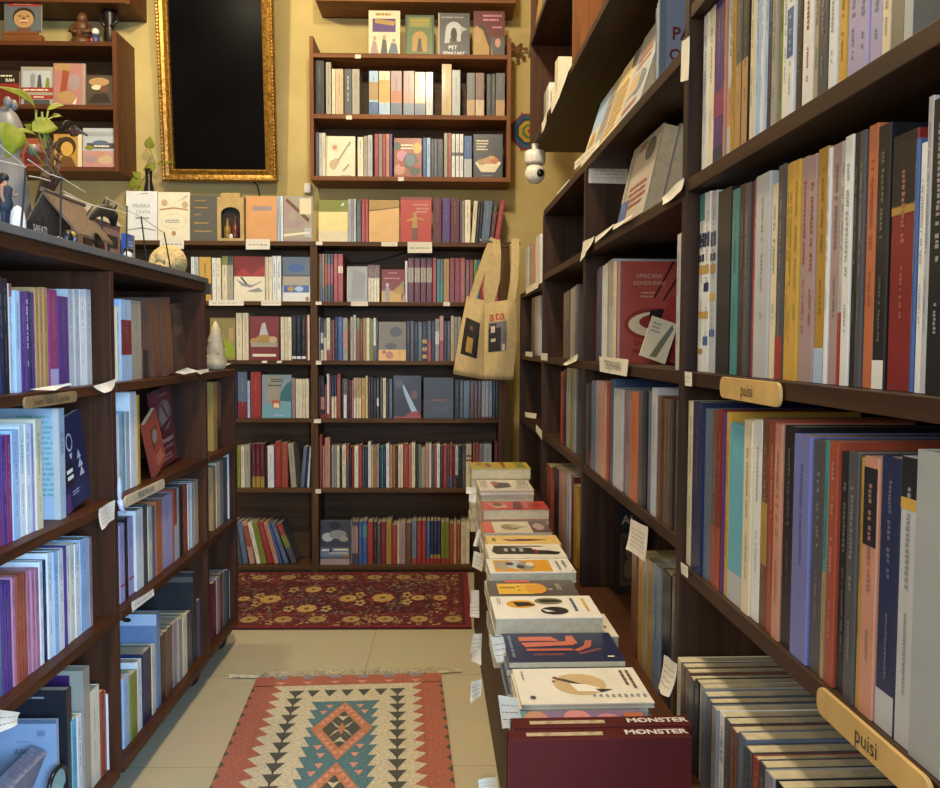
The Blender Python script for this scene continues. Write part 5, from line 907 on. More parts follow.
# moulding profile (distance in from the outer edge, height off the wall)
prof = [(0, 0), (0, -.026), (.006, -.036), (.013, -.034), (.017, -.024), (.03, -.02), (.04, -.026), (.047, -.03), (.053, -.026), (.056, -.012), (.056, 0)]
for side in range(4):
    w_, h_ = fw/2, fh
    A = [(-w_, 0), (w_, 0), (w_, h_), (-w_, h_)]; a0, a1 = Vector(A[side]), Vector(A[(side+1) % 4]); dn = (a1-a0).normalized(); inn = Vector((-dn.y, dn.x))
    vs = []
    for end, sg in ((a0, 1), (a1, -1)):
        for d_, y_ in prof:
            p = end+inn*d_+dn*(d_*sg); vs.append((p.x, y_, p.y))
    n = len(prof); mb = MB(); mb.add(vs, [(i, i+1, n+i+1, n+i)[::-1] for i in range(n-1)]+[tuple(range(n)), tuple(range(n, 2*n))[::-1]], gold)
    # a run of carved beads along the outer ridge
    ln = (a1-a0).length; k = int(ln/.0155)
    for i in range(k):
        p = a0+dn*((i+.5)*ln/k)+inn*.0095; mb.ell((p.x, -.0355, p.y), (.0058, .003, .0058), gold, 7, 5)
    mb.build('frame_moulding', pf)
MB().box((-fw/2+.054, -.012, .054), (fw/2-.054, -.006, fh-.054), mat('0b0a0b', .3, var=.3, scale=4, name='dark_glass')).build('dark_glass', pf)
MATS[('0b0a0b', .3, 0., .3, 4, 0., 0., 0.)].node_tree.nodes['Principled BSDF'].inputs['Specular IOR Level'].default_value = .02

# ------------------------------------------------------------------ papers, price tags and wooden name plates
PAP = mat('dcd5c4', .75, var=.06, scale=30); INK = mat('7d7772', .8, var=.1)
def sheet(label, quad, plane, val, lines=3, curl=.0, name='price_tag', group=None, off=0., cat='label', text=None, m=None, th=.0005):
    """a slip of paper: quad = tl, tr, br, bl in pixels on the surface it hangs on"""
    if plane == 'B': pts = [onY(x, y, val) for x, y in quad]; nrm = Vector((0, -1, 0))
    elif plane == 'L': pts = [onX(x, y, val) for x, y in quad]; nrm = Vector((1, 0, 0))
    elif plane == 'R': pts = [R(*(lambda uz: (uz[0], val, uz[1]))(onV(x, y, val))) for x, y in quad]; nrm = -EV
    else: pts = [R(*(lambda vz: (val, vz[0], vz[1]))(onU(x, y, val))) for x, y in quad]; nrm = -EU
    tl, tr, br, bl = pts; c = (tl+tr+br+bl)/4; ph = random.uniform(0, 6)
    r = thing(name, label, cat, c, 0, 0, 0, group)
    def P(a, b_, lift=0.):
        p = (tl*(1-a)+tr*a)*(1-b_)+(bl*(1-a)+br*a)*b_ - c
        return p+nrm*(curl*(b_**2)*(.6+.4*math.sin(ph+3*a))+curl*.35*math.sin(2.5*a+ph)**2+lift+off+th)
    N = 6; mb = MB()
    vs = [P(i/N, j/N) for j in range(N+1) for i in range(N+1)]; k0 = len(vs); vs += [P(i/N, j/N, -th) for j in range(N+1) for i in range(N+1)]
    I = lambda i, j, o=0: o*k0+j*(N+1)+i
    fs = []
    for j in range(N):
        for i in range(N): fs += [(I(i, j), I(i, j+1), I(i+1, j+1), I(i+1, j)), (I(i, j, 1), I(i+1, j, 1), I(i+1, j+1, 1), I(i, j+1, 1))]
    for i in range(N): fs += [(I(i, 0, 1), I(i, 0), I(i+1, 0), I(i+1, 0, 1))[::1], (I(i+1, N, 1), I(i+1, N), I(i, N), I(i, N, 1))]
    for j in range(N): fs += [(I(0, j+1, 1), I(0, j+1), I(0, j), I(0, j, 1)), (I(N, j, 1), I(N, j), I(N, j+1), I(N, j+1, 1))]
    mb.add(vs, fs, m or PAP); mb.build('paper', r, smooth=False)
    if text:
        hx = (tr-tl).length; hy = (bl-tl).length; ex = (tr-tl).normalized(); ez = ex.cross(nrm) if False else (tl-bl).normalized()
        mb = MB(); M = Matrix((ex, ez, nrm)).transposed().to_4x4(); M.translation = P(.5, .5, .0006)
        tmp = MB(); text_into(tmp, text, Matrix.Identity(4), 1., INK)
        w0 = max(v[0] for v in tmp.v)-min(v[0] for v in tmp.v); s = min(.86*hx/w0, .75*hy)
        for f in tmp.f: mb.add([M @ Vector((tmp.v[i][0]*s, tmp.v[i][1]*s*min(1.6, .6*hy/s/.75), 0)) for i in f], [tuple(range(len(f)))], INK)
        mb.build('lettering', r)
    elif lines:
        mb = MB(); rnd = random.Random(int(c.x*1e4+c.z*1e5)); 
        for li in range(lines):
            b_ = .18+.66*(li+.5)/lines; a = .1
            while a < .88:
                l = min(rnd.uniform(.06, .2), .9-a); h_ = .12/lines
                mb.add([P(a, b_, .0004), P(a, b_+h_*.7, .0004), P(a+l, b_+h_*rnd.uniform(.5, 1), .0004), P(a+l, b_, .0004)], [(0, 1, 2, 3)], INK); a += l+.05
        mb.build('handwriting', r)
    return r
def Q(x0, y0, x1, y1, sk=0): return [(x0, y0), (x1, y0+sk), (x1, y1+sk), (x0, y1)]
YS = YB-.0005
GB = 'paper labels on the back bookcase shelf edges'
for q_, lb in ((Q(160, 238.5, 184, 249), 'white paper label below the cream book with ornate oval, back bookcase'), (Q(246, 239, 270, 249.5), 'white paper label below the tan orange book, back bookcase'),
 (Q(316, 241.5, 322.5, 245.2), 'tiny paper label at the divider, top board of back bookcase'), (Q(381.5, 242, 397.5, 246.3), 'small paper label below the tan faced book, back bookcase'),
 (Q(407.6, 242, 432, 253), 'large curled paper label below the bright red faced book'), (Q(209, 300, 244, 305.6), 'long cream paper label, second shelf left bay of back bookcase'),
 (Q(261.3, 300, 281.2, 305.6), 'short cream paper label right of the long one, second shelf left bay'), (Q(315.6, 301.5, 321.6, 304.8), 'tiny paper label at the divider, second shelf of back bookcase'),
 (Q(351, 301.5, 368, 306), 'cream paper label below the plain silver book'), (Q(443.5, 302, 450, 306), 'tiny paper label below the mustard spine, second shelf right bay'),
 (Q(316, 360.6, 321.4, 364.6), 'tiny paper label at the divider, third shelf of back bookcase'), (Q(262, 360.6, 267, 363), 'tiny paper label below the pale mountain cover, left one'), (Q(277, 360.6, 282, 363), 'tiny paper label below the pale mountain cover, right one'),
 (Q(314, 419, 321, 423), 'tiny paper label at the divider, fourth shelf of back bookcase'), (Q(315.6, 489, 321, 493.4), 'tiny paper label at the divider, fifth shelf of back bookcase')):
    sheet(lb, q_, 'B', YS, 1 if q_[1][0]-q_[0][0] > 9 else 0, .004, group=GB)
for x0, x1, ytp, Z_ in ((355, 361, 54.5, ZK[0]), (346, 352, 115.5, ZK[1]), (398, 404, 177, ZK[2])):
    sheet({355: 'tiny paper label on the top tier edge of the honey wall shelf', 346: 'tiny paper label on the middle tier edge of the honey wall shelf', 398: 'tiny paper label on the bottom tier edge of the honey wall shelf'}[x0], Q(x0, ytp, x1, ytp+4), 'B', YK-.0002, 0, .002, group='labels on the honey wall shelf')
VF = VD-.0015
sheet('white paper strip printed along the upper right shelf edge', [(575, 162), (599.5, 139.5), (600, 146.5), (575, 170)], 'R', VF, 1, .003, 'shelf_label')
sheet('narrow white slip hanging beside the second upright, upper right', [(682.5, 42), (690, 36), (690, 80), (681.5, 82)], 'R', VF-.001, 0, .002)
sheet('crumpled white tag at the second bay corner, right bookcase', [(585, 242), (595, 236), (592, 252), (583, 262)], 'R', VF, 0, .014)
sheet('white tag on shelf edge left of the crumpled one, torn at its top', [(596, 238), (614, 224), (614, 229), (597, 243)], 'R', VF, 0, .008)
sheet('thin white tag under the pale four-copy cover, right shelf edge', [(615, 225), (634, 214), (634, 219), (615, 230)], 'R', VF, 0, .008)
sheet('larger curled white tag near the first upright, under the pale copies', [(662, 198), (686, 178), (686, 191), (668, 205)], 'R', VF, 0, .012)
sheet('white card hand lettered TERJEMAHAN hanging under the red bowl cover', [(599.5, 356.5), (628.5, 359.5), (627.5, 376.5), (600.5, 371.5)], 'R', VF-.004, 0, .002, 'shelf_label', text='TERJEMAHAN')
sheet('small cream tag stuck on the first upright at puisi shelf height', [(685, 371.5), (692, 372.5), (692, 386.5), (685.3, 385.5)], 'R', VF-.0025, 2, 0)
sheet('small cream tag stuck on the first upright at the lower shelf', [(681, 562), (688, 567), (688, 578), (681.5, 573)], 'R', VF-.0025, 2, 0)
sheet('white slip on the shelf edge, third bay below grey spines', [(563, 364), (579, 354), (579, 361), (568, 365.5)], 'R', VF-.002, 0, .01)
sheet('tiny white tag at the third upright, middle shelf edge', [(541, 353), (547.5, 353.5), (547.5, 361), (541, 360)], 'R', VF-.001, 0, 0)
sheet('tiny white tag at the farthest bay, middle shelf edge', [(525.5, 351.5), (532.5, 352), (532.5, 357), (525.5, 356)], 'R', VF-.001, 0, 0)
sheet('small white tag at the farthest bay, lower shelf edge', [(525, 412), (537, 413.5), (537, 418.5), (526, 417)], 'R', VF-.002, 0, .004)
sheet('white tag at the start of the sloping lower edge, third bay', [(536, 424), (542, 431), (542, 440), (536, 431)], 'R', VF-.001, 0, 0)
sheet('small white tags under the white books at the far end', [(526, 288), (539, 281), (539, 288), (527, 294)], 'R', VF-.002, 0, .006)
sheet('handwritten white note hanging from the lower shelf, second bay', [(631, 519), (649.5, 527), (648.5, 562), (630, 549)], 'R', VF-.004, 5, .01, 'paper_note')
sheet('white curled note hanging beside the bench comics', [(665, 655), (680, 664), (680, 697), (663, 688)], 'R', VF-.03, 4, .014, 'paper_note')
sheet('white typed card fixed to the second upright beside pale copies', [(589, 160), (628, 161.5), (628, 184), (588.5, 183)], 'U', U2-.0125, 4, .0, 'info_card')
GH = 'long white slips hanging from the high wall shelf'
sheet('upper white slip hanging from the high wall shelf, nearest', [(560, 84), (569, 62), (570, 68), (561, 98)], 'R', VF-.001, 0, .004, group=GH)
sheet('middle white slip hanging from the high wall shelf', [(551, 104), (560, 86), (560, 98), (552, 114)], 'R', VF-.001, 0, .004, group=GH)
sheet('lowest white slip hanging from the high wall shelf, farthest', [(542, 124), (547, 112), (547, 122), (543, 134)], 'R', VF-.001, 0, .004, group=GH)
XF = XL+.0045
sheet('long curled white strip on the top shelf edge, near bay left', [(28, 389.5), (68, 383), (69, 384.5), (48, 390.5)], 'L', XF, 0, .01)
sheet('torn white tag at the top shelf end, near bay left', [(92, 386), (117, 378.5), (112, 387), (98, 393)], 'L', XF, 0, .012)
sheet('torn white tag under the leaning brown books, left one', [(174, 372.5), (186, 367.5), (194, 371), (182, 374.5)], 'L', XF, 0, .012)
sheet('torn white tag under the leaning dark cover, right one', [(195, 370.5), (208, 368.5), (207, 371.5), (198, 374.5)], 'L', XF, 0, .008)
sheet('cream paper strip on the third shelf edge, far bay left', [(131.5, 602), (153.5, 588.5), (152.5, 595), (131, 612)], 'L', XF, 1, .006, 'shelf_label')
sheet('lined white note hanging beside the white clip, left bookcase', [(97, 509), (114, 500), (112, 519), (94, 530)], 'L', XF+.004, 4, .012, 'paper_note')
sheet('white note with torn edge at the left border, above the black cover', [(-6, 709), (18, 712.5), (10, 724), (-6, 734)], 'L', XF+.002, 2, .01, 'paper_note')
# price tags along the bench's aisle edge
VT = .152
GT = 'white price slips hanging along the aisle edge of the bench'
ti = 0
for q_, vv, lb in ((Q(466, 487, 476, 493), 2.60, 'white slip sticking out at the second bench stack from the back'), (Q(469, 494, 476, 502), 2.58, 'white slip just under another, second bench stack from the back'),
 ([(478, 529), (482, 530), (478, 546), (473, 545)], 2.4, 'narrow tilted white slip beside the fourth bench stack'), ([(474, 551), (484, 554), (482, 571), (472, 566)], 2.25, 'lined white slip beside the black cat stack'),
 (Q(471, 590, 479, 603), 2.02, 'upper of two white slips at carpet level, bench edge'), (Q(470, 603, 479, 616), 2.0, 'lower of two white slips at carpet level, bench edge'),
 ([(473, 634), (482, 633), (481, 650), (470, 652)], 1.75, 'white slip beside the navy cover, upper of a pair low on bench'), ([(473, 650), (481, 648), (481, 663), (471, 660)], 1.73, 'white slip beside the navy cover, lower of a pair low on bench'),
 ([(491, 637), (503, 636), (508, 657), (496, 661)], 1.50, 'white lined tag hanging from the stack under the navy cover'), ([(471, 681), (482, 679), (481, 695), (470, 700)], 1.52, 'white lined slip low on the bench beside the bird cover'),
 ([(498, 695), (517, 697), (522, 722), (502, 727)], 1.24, 'large lined white tag left of the purple patterned cover'), ([(478, 779), (497, 776), (497, 790), (480, 792)], 1.1, 'white lined slip at the bottom edge beside the maroon volumes')):
    sheet(lb, q_, 'U', vv, 3 if q_[1][0]-q_[0][0] > 8 else 0, .01, group=GT)
sheet('upright white printed label on the bench front, near the bottom edge', [(481.5, 726), (488.5, 724), (489, 751), (482.5, 752)], 'R', .1710, 4, 0)
# wooden plates
def plate(label, u0, u1, z0, z1, text, plane='R', val=VF, c='c7a364'):
    r = thing('wooden_name_plate', label, 'sign', R((u0+u1)/2, val-.001, (z0+z1)/2) if plane == 'R' else (val, (u0+u1)/2, (z0+z1)/2), RA-PI/2 if plane == 'R' else PI/2)
    w, h_ = abs(u1-u0), z1-z0; rr = h_*.42; pts = []
    for cx, cz, a0 in ((w/2-rr, h_/2-rr, 0), (-w/2+rr, h_/2-rr, PI/2), (-w/2+rr, -h_/2+rr, PI), (w/2-rr, -h_/2+rr, 1.5*PI)):
        for k in range(6): a = a0+k*PI/10; pts.append((cx+rr*math.cos(a), -.004, cz+rr*math.sin(a)))
    MB().prism(pts, (0, .004, 0), mat(c, .5, var=.14, scale=22)).build('plate', r, bevel=.0006)
    mb = MB(); tmp = MB(); text_into(tmp, text, Matrix.Identity(4), 1., INK); w0 = max(v[0] for v in tmp.v)-min(v[0] for v in tmp.v); s = min(h_*.8, w*.88/w0)
    tm = mat('3a2a1c', .7); text_into(mb, text, Matrix.Translation((0, -.0046, -.0005)) @ Matrix.Rotation(PI/2, 4, 'X'), s, tm); mb.build('lettering', r)
ua, ub = onV(723.5, 385, VF)[0], onV(784, 393, VF)[0]
plate('rounded wooden plate lettered puisi on the middle right shelf edge', ua, ub, .984, 1.011, 'puisi')
ua2 = onV(821, 712, VF)[0]
plate('rounded wooden plate lettered puisi on the lower right shelf edge', ua2, ua2-(ua-ub), .697, .724, 'puisi')
plate('brown wooden plate with carved words on the top left shelf edge', onX(22, 399, XF).y, onX(75, 395, XF).y, .936, .957, 'kajian Sosial & gender', 'L', XF+.0005, '8a6d48')
plate('pale wooden plate lettered PEREMPUAN on the second left shelf edge', onX(123, 500, XF).y, onX(163, 482, XF).y, .680, .705, 'PEREMPUAN', 'L', XF+.0005, 'cbb795')
o = thing('plastic_clip', 'white plastic clip beside the wooden plate on the left bookcase', 'clip', onX(117, 500, XL+.004))
mb = MB(); cm_ = mat('c5c8da', .3); mb.ell((.006, 0, .022), (.005, .0085, .03), cm_); mb.tube([(.006, 0, 0), (.008, .004, -.02), (.012, .016, -.03)], [.007, .005, .003], cm_, 8); mb.build('body', o, smooth=True)

# ------------------------------------------------------------------ tote bags on their hook
CAN = mat('c4ab78', .85, var=.1, scale=50, bump=.15)
def bag(label, left, right, Y, strapL, strapR, picture, red=None):
    top = onY(*left[0], Y); r = thing('tote_bag', label, 'bag', top)
    def edge(pl, t):
        k = t*(len(pl)-1); i = min(int(k), len(pl)-2); f = k-i; x = pl[i][0]*(1-f)+pl[i+1][0]*f; y = pl[i][1]*(1-f)+pl[i+1][1]*f; return onY(x, y, Y)
    NX, NY = 10, 14
    def P(s, t, side):
        p = edge(left, t)*(1-s)+edge(right, t)*s
        bulge = math.sin(PI*s)*(.010+.022*t*(1.05-t)*3)+.004*math.sin(9*s+5*t)*math.sin(PI*s)*(1-t*.4)
        return p-top+Vector((0, -bulge if side == 0 else bulge*.8, 0))
    mb = MB(); vs = [P(i/NX, j/NY, sd) for sd in (0, 1) for j in range(NY+1) for i in range(NX+1)]; K = (NX+1)*(NY+1)
    I = lambda i, j, sd: sd*K+j*(NX+1)+i; fs = []
    for j in range(NY):
        for i in range(NX): fs += [(I(i, j, 0), I(i, j+1, 0), I(i+1, j+1, 0), I(i+1, j, 0)), (I(i, j, 1), I(i+1, j, 1), I(i+1, j+1, 1), I(i, j+1, 1))]
    for i in range(NX): fs.append((I(i+1, NY, 1), I(i+1, NY, 0), I(i, NY, 0), I(i, NY, 1)))
    mb.add(vs, fs, CAN); mb.build('bag_body', r, smooth=True)
    for st in (strapL, strapR):
        w = .016; pts = [onY(x, y, Y)-top+Vector((0, dy, 0)) for x, y, dy in st]; mb = MB(); vs = []
        for i, p in enumerate(pts):
            t = (pts[min(i+1, len(pts)-1)]-pts[max(i-1, 0)]).normalized(); sdir = t.cross(Vector((0, 1, 0))).normalized()
            for a, b_ in ((-1, -1), (1, -1), (1, 1), (-1, 1)): vs.append(p+sdir*(a*w)+Vector((0, b_*.0015, 0)))
        fs = [(i*4+k, i*4+(k+1) % 4, (i+1)*4+(k+1) % 4, (i+1)*4+k) for i in range(len(pts)-1) for k in range(4)]+[(3, 2, 1, 0), tuple(range(len(vs)-4, len(vs)))]
        mb.add(vs, fs, CAN); mb.build('strap', r)
    mb = MB()
    def sp(s, t, l=.0012): p = P(s, t, 0); return p+Vector((0, -l, 0))
    for s0, t0, s1, t1, c, l in picture:
        n = 5
        for i in range(n):
            for j in range(n):
                a0, a1 = s0+(s1-s0)*i/n, s0+(s1-s0)*(i+1)/n; b0, b1 = t0+(t1-t0)*j/n, t0+(t1-t0)*(j+1)/n
                mb.add([sp(a0, b0, l), sp(a0, b1, l), sp(a1, b1, l), sp(a1, b0, l)], [(0, 1, 2, 3)], mat(c, .7))
    mb.build('printed_picture', r)
    if red:
        mb = MB()
        for txt, s_, t_, sz in red:
            tmp = MB(); text_into(tmp, txt, Matrix.Identity(4), sz, mat('b2392e', .7)); ww = (P(1, t_, 0)-P(0, t_, 0)).length; hh = (P(s_, 1, 0)-P(s_, 0, 0)).length
            mb.add([sp(s_+v[0]/ww, t_-v[1]/hh, .0035) for v in tmp.v], tmp.f, mat('b2392e', .7))
        mb.build('red_lettering', r)
    return r
bag('cream tote bag with dark portrait picture, left of two on the hook', [(467, 296), (461, 325), (453, 374)], [(490, 302), (489, 340), (487, 380)], 3.62,
    [(488, 304, -.006), (487, 290, -.012), (490, 262, -.016), (493, 241, -.014)], [(472, 300, -.006), (480, 275, -.014), (488, 252, -.018), (494, 239, -.016)],
    [(.12, .34, .64, .78, '1b1512', .0012), (.26, .58, .46, .74, 'a8803c', .0022), (.3, .44, .42, .5, '6a4632', .0022)])
bag('cream tote bag with red lettering and black and white portrait, right on the hook', [(485, 303), (484, 340), (484, 379)], [(516, 299), (517, 335), (513, 380)], 3.56,
    [(490, 303, -.006), (496, 280, -.012), (497, 255, -.016), (496, 240, -.01)], [(511, 301, -.006), (514, 280, -.012), (515, 255, -.016), (515, 239, -.01)],
    [(.12, .28, .68, .66, '6a6468', .0012), (.14, .36, .5, .66, '1a181a', .0022), (.18, .3, .36, .44, '23201f', .0026), (.2, .33, .32, .42, 'c9bba6', .0034), (.2, .5, .34, .54, 'b8ab98', .0032), (.54, .58, .64, .66, 'c4b8a6', .003)],
    [('ata', .38, .2, .056)])
ck = thing('hanging_rod', 'thin metal rod carrying the cream tote bags beside the bookcase', 'rod', onY(480, 241, 3.6))
mb = MB(); base = onY(480, 241, 3.6); e_ = R(U4-.0, VD-.004, onY(512, 243, 3.6).z); mb.tube([Vector((0, -.0, .006)), Vector((.004, 0, 0)), e_-base], .004, mat('8a8478', .3, metal=.9), 8); mb.build('rod', ck, smooth=True)

# ------------------------------------------------------------------ small things on walls and shelves
# white dome camera under the high wall shelf
pu = 3.2; cv_, cz_ = onU(535, 158, pu); cc = R(pu, cv_, 0)
o = thing('security_camera', 'white round security camera under the high wall shelf corner', 'camera', (cc.x, cc.y, onU(535, 151, pu)[1]))
s_ = pu/870; wh = mat('d9d4c8', .3)
MB().lathe([(9.5*s_, -13*s_), (10.5*s_, -11*s_), (10.5*s_, -2*s_), (9*s_, 0)], wh, 20).build('mount', o, smooth=True)
MB().ell((0, 0, -22*s_), (10*s_, 10*s_, 10.5*s_), wh, 20, 12).build('camera_ball', o, smooth=True)
MB().ell((4.5*s_, -8.2*s_, -23*s_), (4*s_, 3*s_, 4*s_), mat('0c0c0e', .1), 14, 8).build('lens', o, smooth=True)
MB().tube([(0, 0, 0), (0, 0, 1.80-.018-o.location.z)], .012, wh, 10).build('bracket', o)
# yarn mandala
mc = onY(529, 132, YW-.0035)
o = thing('yarn_mandala', 'octagonal woven yarn ornament on the wall beside the honey shelf', 'wall ornament', mc)
mb = MB()
for k, (rr, c) in enumerate(((19, 'a03038'), (17.4, '3c5a78'), (13.5, '2f4458'), (11, 'c2982c'), (7.5, '5c7a3a'), (4.5, 'c2982c'), (2.2, 'a03a30'))):
    rr *= 4.165/870; mb.prism([(rr*math.cos(PI/8+PI/4*i), 0, rr*math.sin(PI/8+PI/4*i)) for i in range(8)][::-1], (0, -.004-.0025*k, 0), mat(c, .9, var=.25, scale=200))
mb.build('yarn', o); mb = MB()
for i in range(4): a = PI/8+PI/4*i; d_ = Vector((math.cos(a), 0, math.sin(a)))*(20.5*4.165/870); mb.tube([-d_+Vector((0, -.003, 0)), d_+Vector((0, -.003, 0))], .0025, mat('8a3038', .7), 6)
mb.build('sticks', o)
# dried sprig
c0 = onY(516, 51, 4.15)
o = thing('dried_sprig', 'dried brown twig ornament at the upper right end of honey shelf', 'wall ornament', c0); rnd = random.Random(3); mb = MB(); bm_ = mat('7a5230', .8)
for dx, dz in ((-11, 2), (-8, -3), (10, 2), (5, 6), (8, -6), (2, -9), (-4, 7)):
    e = Vector((dx, 0, dz))*(4.15/870); mb.tube([(0, 0, 0), e*.5+Vector((0, -.01, .004)), e], [.009, .007, .003], bm_, 6); mb.ell(e, (.01, .008, .008), bm_, 8, 5, wob=.2)
mb.ell((0, 0, 0), (.016, .012, .014), bm_, 10, 6, wob=.15); mb.build('twigs', o)
# wall socket and cables
o = thing('wall_plug', 'white plug with pale cable on the wall below the honey shelf', 'plug', onY(308, 188, YW-.012))
MB().box((-.016, -.02, -.026), (.016, .011, .02), wh).build('plug_body', o, bevel=.004)
MB().tube([(.012, -.016, .02), (.03, -.02, .03), (.045, -.02, .0), (.052, -.015, -.05), (.052, -.015, -.1)], .004, mat('d8c88a', .5), 8).build('cable', o, smooth=True)
def cable(label, pts, Y, r_=.0032, c='191614'):
    P0 = onY(*pts[0], Y); o = thing('cable', label, 'cable', P0); MB().tube([onY(x, y, Y)-P0 for x, y in pts], r_, mat(c, .5), 8).build('wire', o, smooth=True)
cable('black cable sagging across the back of the second shelf', [(320, 258), (340, 261.5), (355, 263.5), (372, 262), (390, 257.5), (412, 250)], BK-.005)
cable('thin black wire hanging on the wall under the gold frame', [(252, 181), (257, 185), (259, 192), (260, 199)], YW-.0032)
# arched box
bx = onY(231.5, 238, BP).x; z_ = ZR[0]
o = thing('arched_box', 'small wooden box with arched opening and bottles, on the back bookcase', 'box', (bx, BP-.01, z_)); sc = 3.975/870; w_, h_ = 26*sc, 43*sc
tanw = mat('b79a5e', .5, var=.15, scale=30); mb = MB(); mb.box((-w_/2, .03, 0), (w_/2, .036, h_), mat('2a1a12', .6)); mb.box((-w_/2, 0, 0), (-w_/2+.006, .03, h_), tanw); mb.box((w_/2-.006, 0, 0), (w_/2, .03, h_), tanw); mb.box((-w_/2+.006, 0, 0), (w_/2-.006, .03, .008), tanw); mb.box((-w_/2+.006, 0, h_-.006), (w_/2-.006, .03, h_), tanw); mb.build('case', o)
mb = MB(); aw, ab, at_ = w_*.36, .014, h_*.62; N = 16; ins = [(-aw, ab)]+[(aw*math.cos(PI-PI*i/N), at_+aw*.72*math.sin(PI-PI*i/N)) for i in range(N+1)]+[(aw, ab)]
out = [(-w_/2, 0)]+[(-w_/2+w_*i/N, h_) for i in range(N+1)]+[(w_/2, 0)]
vs = [(x, -.004, z) for x, z in out]+[(x, -.004, z) for x, z in ins]+[(x, 0, z) for x, z in out]+[(x, 0, z) for x, z in ins]; n = len(out)
fs = [(i, n+i, n+i+1, i+1) for i in range(n-1)]+[(2*n+i, 2*n+i+1, 3*n+i+1, 3*n+i) for i in range(n-1)]+[(n+i, 3*n+i, 3*n+i+1, n+i+1) for i in range(n-1)]+[(i, i+1, 2*n+i+1, 2*n+i) for i in range(n-1)]+[(0, n-1, 2*n-1, n)]
mb.add(vs, fs, tanw); mb.build('arched_front', o)
MB().box((-w_*.36, -.002, h_), (w_*.36, .03, h_+.02), tanw).build('top_block', o, bevel=.002)
for k, (dx, c, hh) in enumerate(((-.018, '8a6a2c', .09), (.016, '5d2a20', .1))): MB().lathe([(.013, 0), (.016, .01), (.016, hh*.6), (.007, hh*.75), (.006, hh), (.008, hh+.004)], mat(c, .25), 14, (dx, .015, .0085)).build('bottle', o, smooth=True)
MB().ell((0, .006, .022), (.012, .006, .013), wh, 10, 6).build('white_label', o)
# plants
LEAF = mat('747808', .65, var=.15, scale=60); STEM = mat('7f8a3a', .6)
def leaf(mb, base, tip, w, nrm, m, cup=.15, heart=True):
    base, tip = Vector(base), Vector(tip); d_ = tip-base; L_ = d_.length; t = d_.normalized(); nrm = Vector(nrm); s_ = t.cross(nrm).normalized(); n_ = s_.cross(t)
    K = 9; rows = []
    for i in range(K+1):
        f = i/K; ww = w/2*(math.sin(PI*min(1, f*1.0)**.62) if heart else math.sin(PI*f)**.8)
        c = base+d_*f+n_*(L_*.12*math.sin(PI*f)); rows.append([c-s_*ww+n_*(ww*cup), c-s_*ww*.5+n_*(ww*cup*.2), c, c+s_*ww*.5+n_*(ww*cup*.2), c+s_*ww+n_*(ww*cup)])
    th = n_*-.0006; vs = [v for r_ in rows for v in r_]; k0 = len(vs); vs += [v+th for v in vs]; fs = []
    for i in range(K):
        for j in range(4): a = i*5+j; fs += [(a, a+1, a+6, a+5), (k0+a+5, k0+a+6, k0+a+1, k0+a)]
        fs += [(i*5, (i+1)*5, k0+(i+1)*5, k0+i*5), ((i+1)*5+4, i*5+4, k0+i*5+4, k0+(i+1)*5+4)]
    mb.add(vs, fs, m)
def plant(label, potpx, Xp, leaves, stems, pot, onp):
    P0 = pot; o = thing('potted_plant', label, 'plant', P0)
    for b_, t_, w, nr in leaves:
        mb = MB(); B_, T_ = onp(*b_)-P0, onp(*t_)-P0; leaf(mb, B_, T_, w, nr, LEAF); mb.build('leaf', o, smooth=True)
    for st in stems: MB().tube([onp(*q_)-P0 if len(q_) == 2 else Vector(q_) for q_ in st], .0022, STEM, 6).build('stem', o, smooth=True)
    return o
XPn = -.85
def oL(x, y): return onX(x, y, XPn)
ZS = 1.2482
pot = Vector((-.975, 2.06, ZS)); psc = 1.9/870
po = plant('trailing plant with yellow green leaves on the grey top, left edge', None, XPn,
  [((36, 112), (-5, 86), .024, (.8, -.5, .3)), ((10, 123), (6, 159), .056, (.85, -.5, .1)), ((32, 131), (57, 127), .038, (.7, -.5, .5)), ((47, 110), (66, 108), .012, (.6, -.3, .7)), ((52, 117), (63, 118), .011, (.6, -.3, .7)), ((16, 130), (42, 146), .014, (.6, -.4, .7)), ((30, 132), (24, 124), .022, (.8, -.5, .2))],
  [[(36, 110), (36, 124), (44, 150), (54, 175), (0, 0, .07)], [(42, 112), (42, 124), (47, 150), (0, 0, .07)], [(48, 111), (46, 122), (50, 150), (0, 0, .07)], [(17, 130), (32, 150), (50, 172), (0, 0, .07)], [(53, 117), (43, 122), (49, 150), (0, 0, .07)]], pot, oL)
MB().lathe([(.024, 0), (.028, .004), (.033, .05), (.035, .075), (.031, .075), (.028, .06)], mat('2b2420', .5), 18).build('pot', po, smooth=True)
mb = MB(); rnd = random.Random(8)
for k in range(9):
    st = [(0, 0, .06)]+[tuple(oL(rnd.uniform(44, 62), 188-12*i+rnd.uniform(-3, 3))-pot) for i in range(1, 5)]; mb.tube(st, [.005, .004, .004, .003, .002], mat('5a3c24', .8), 5)
mb.build('dry_vine', po)
vp = Vector((onY(149, 190, 4.09).x, 4.09, ZR[0]))
pw = plant('small plant in dark vase behind the white books under the frame', None, 0, [((150, 149), (150, 136), .045, (.1, -1, .1)), ((157, 164), (176, 163), .026, (.1, -.8, .6)), ((156, 166), (143, 170), .04, (.1, -1, .2)), ((142, 180), (127, 188), .05, (.1, -1, .2)), ((141, 178), (132, 172), .035, (.1, -1, .3)), ((143, 186), (138, 196), .03, (.1, -1, .2))],
  [[(150, 149), (155, 162), (151, 172)], [(157, 164), (153, 168), (150, 174)], [(142, 180), (147, 176), (149, 178)]], vp, lambda x, y: onY(x, y, 4.09))
zz = onY(149, 169, 4.09).z-ZR[0]
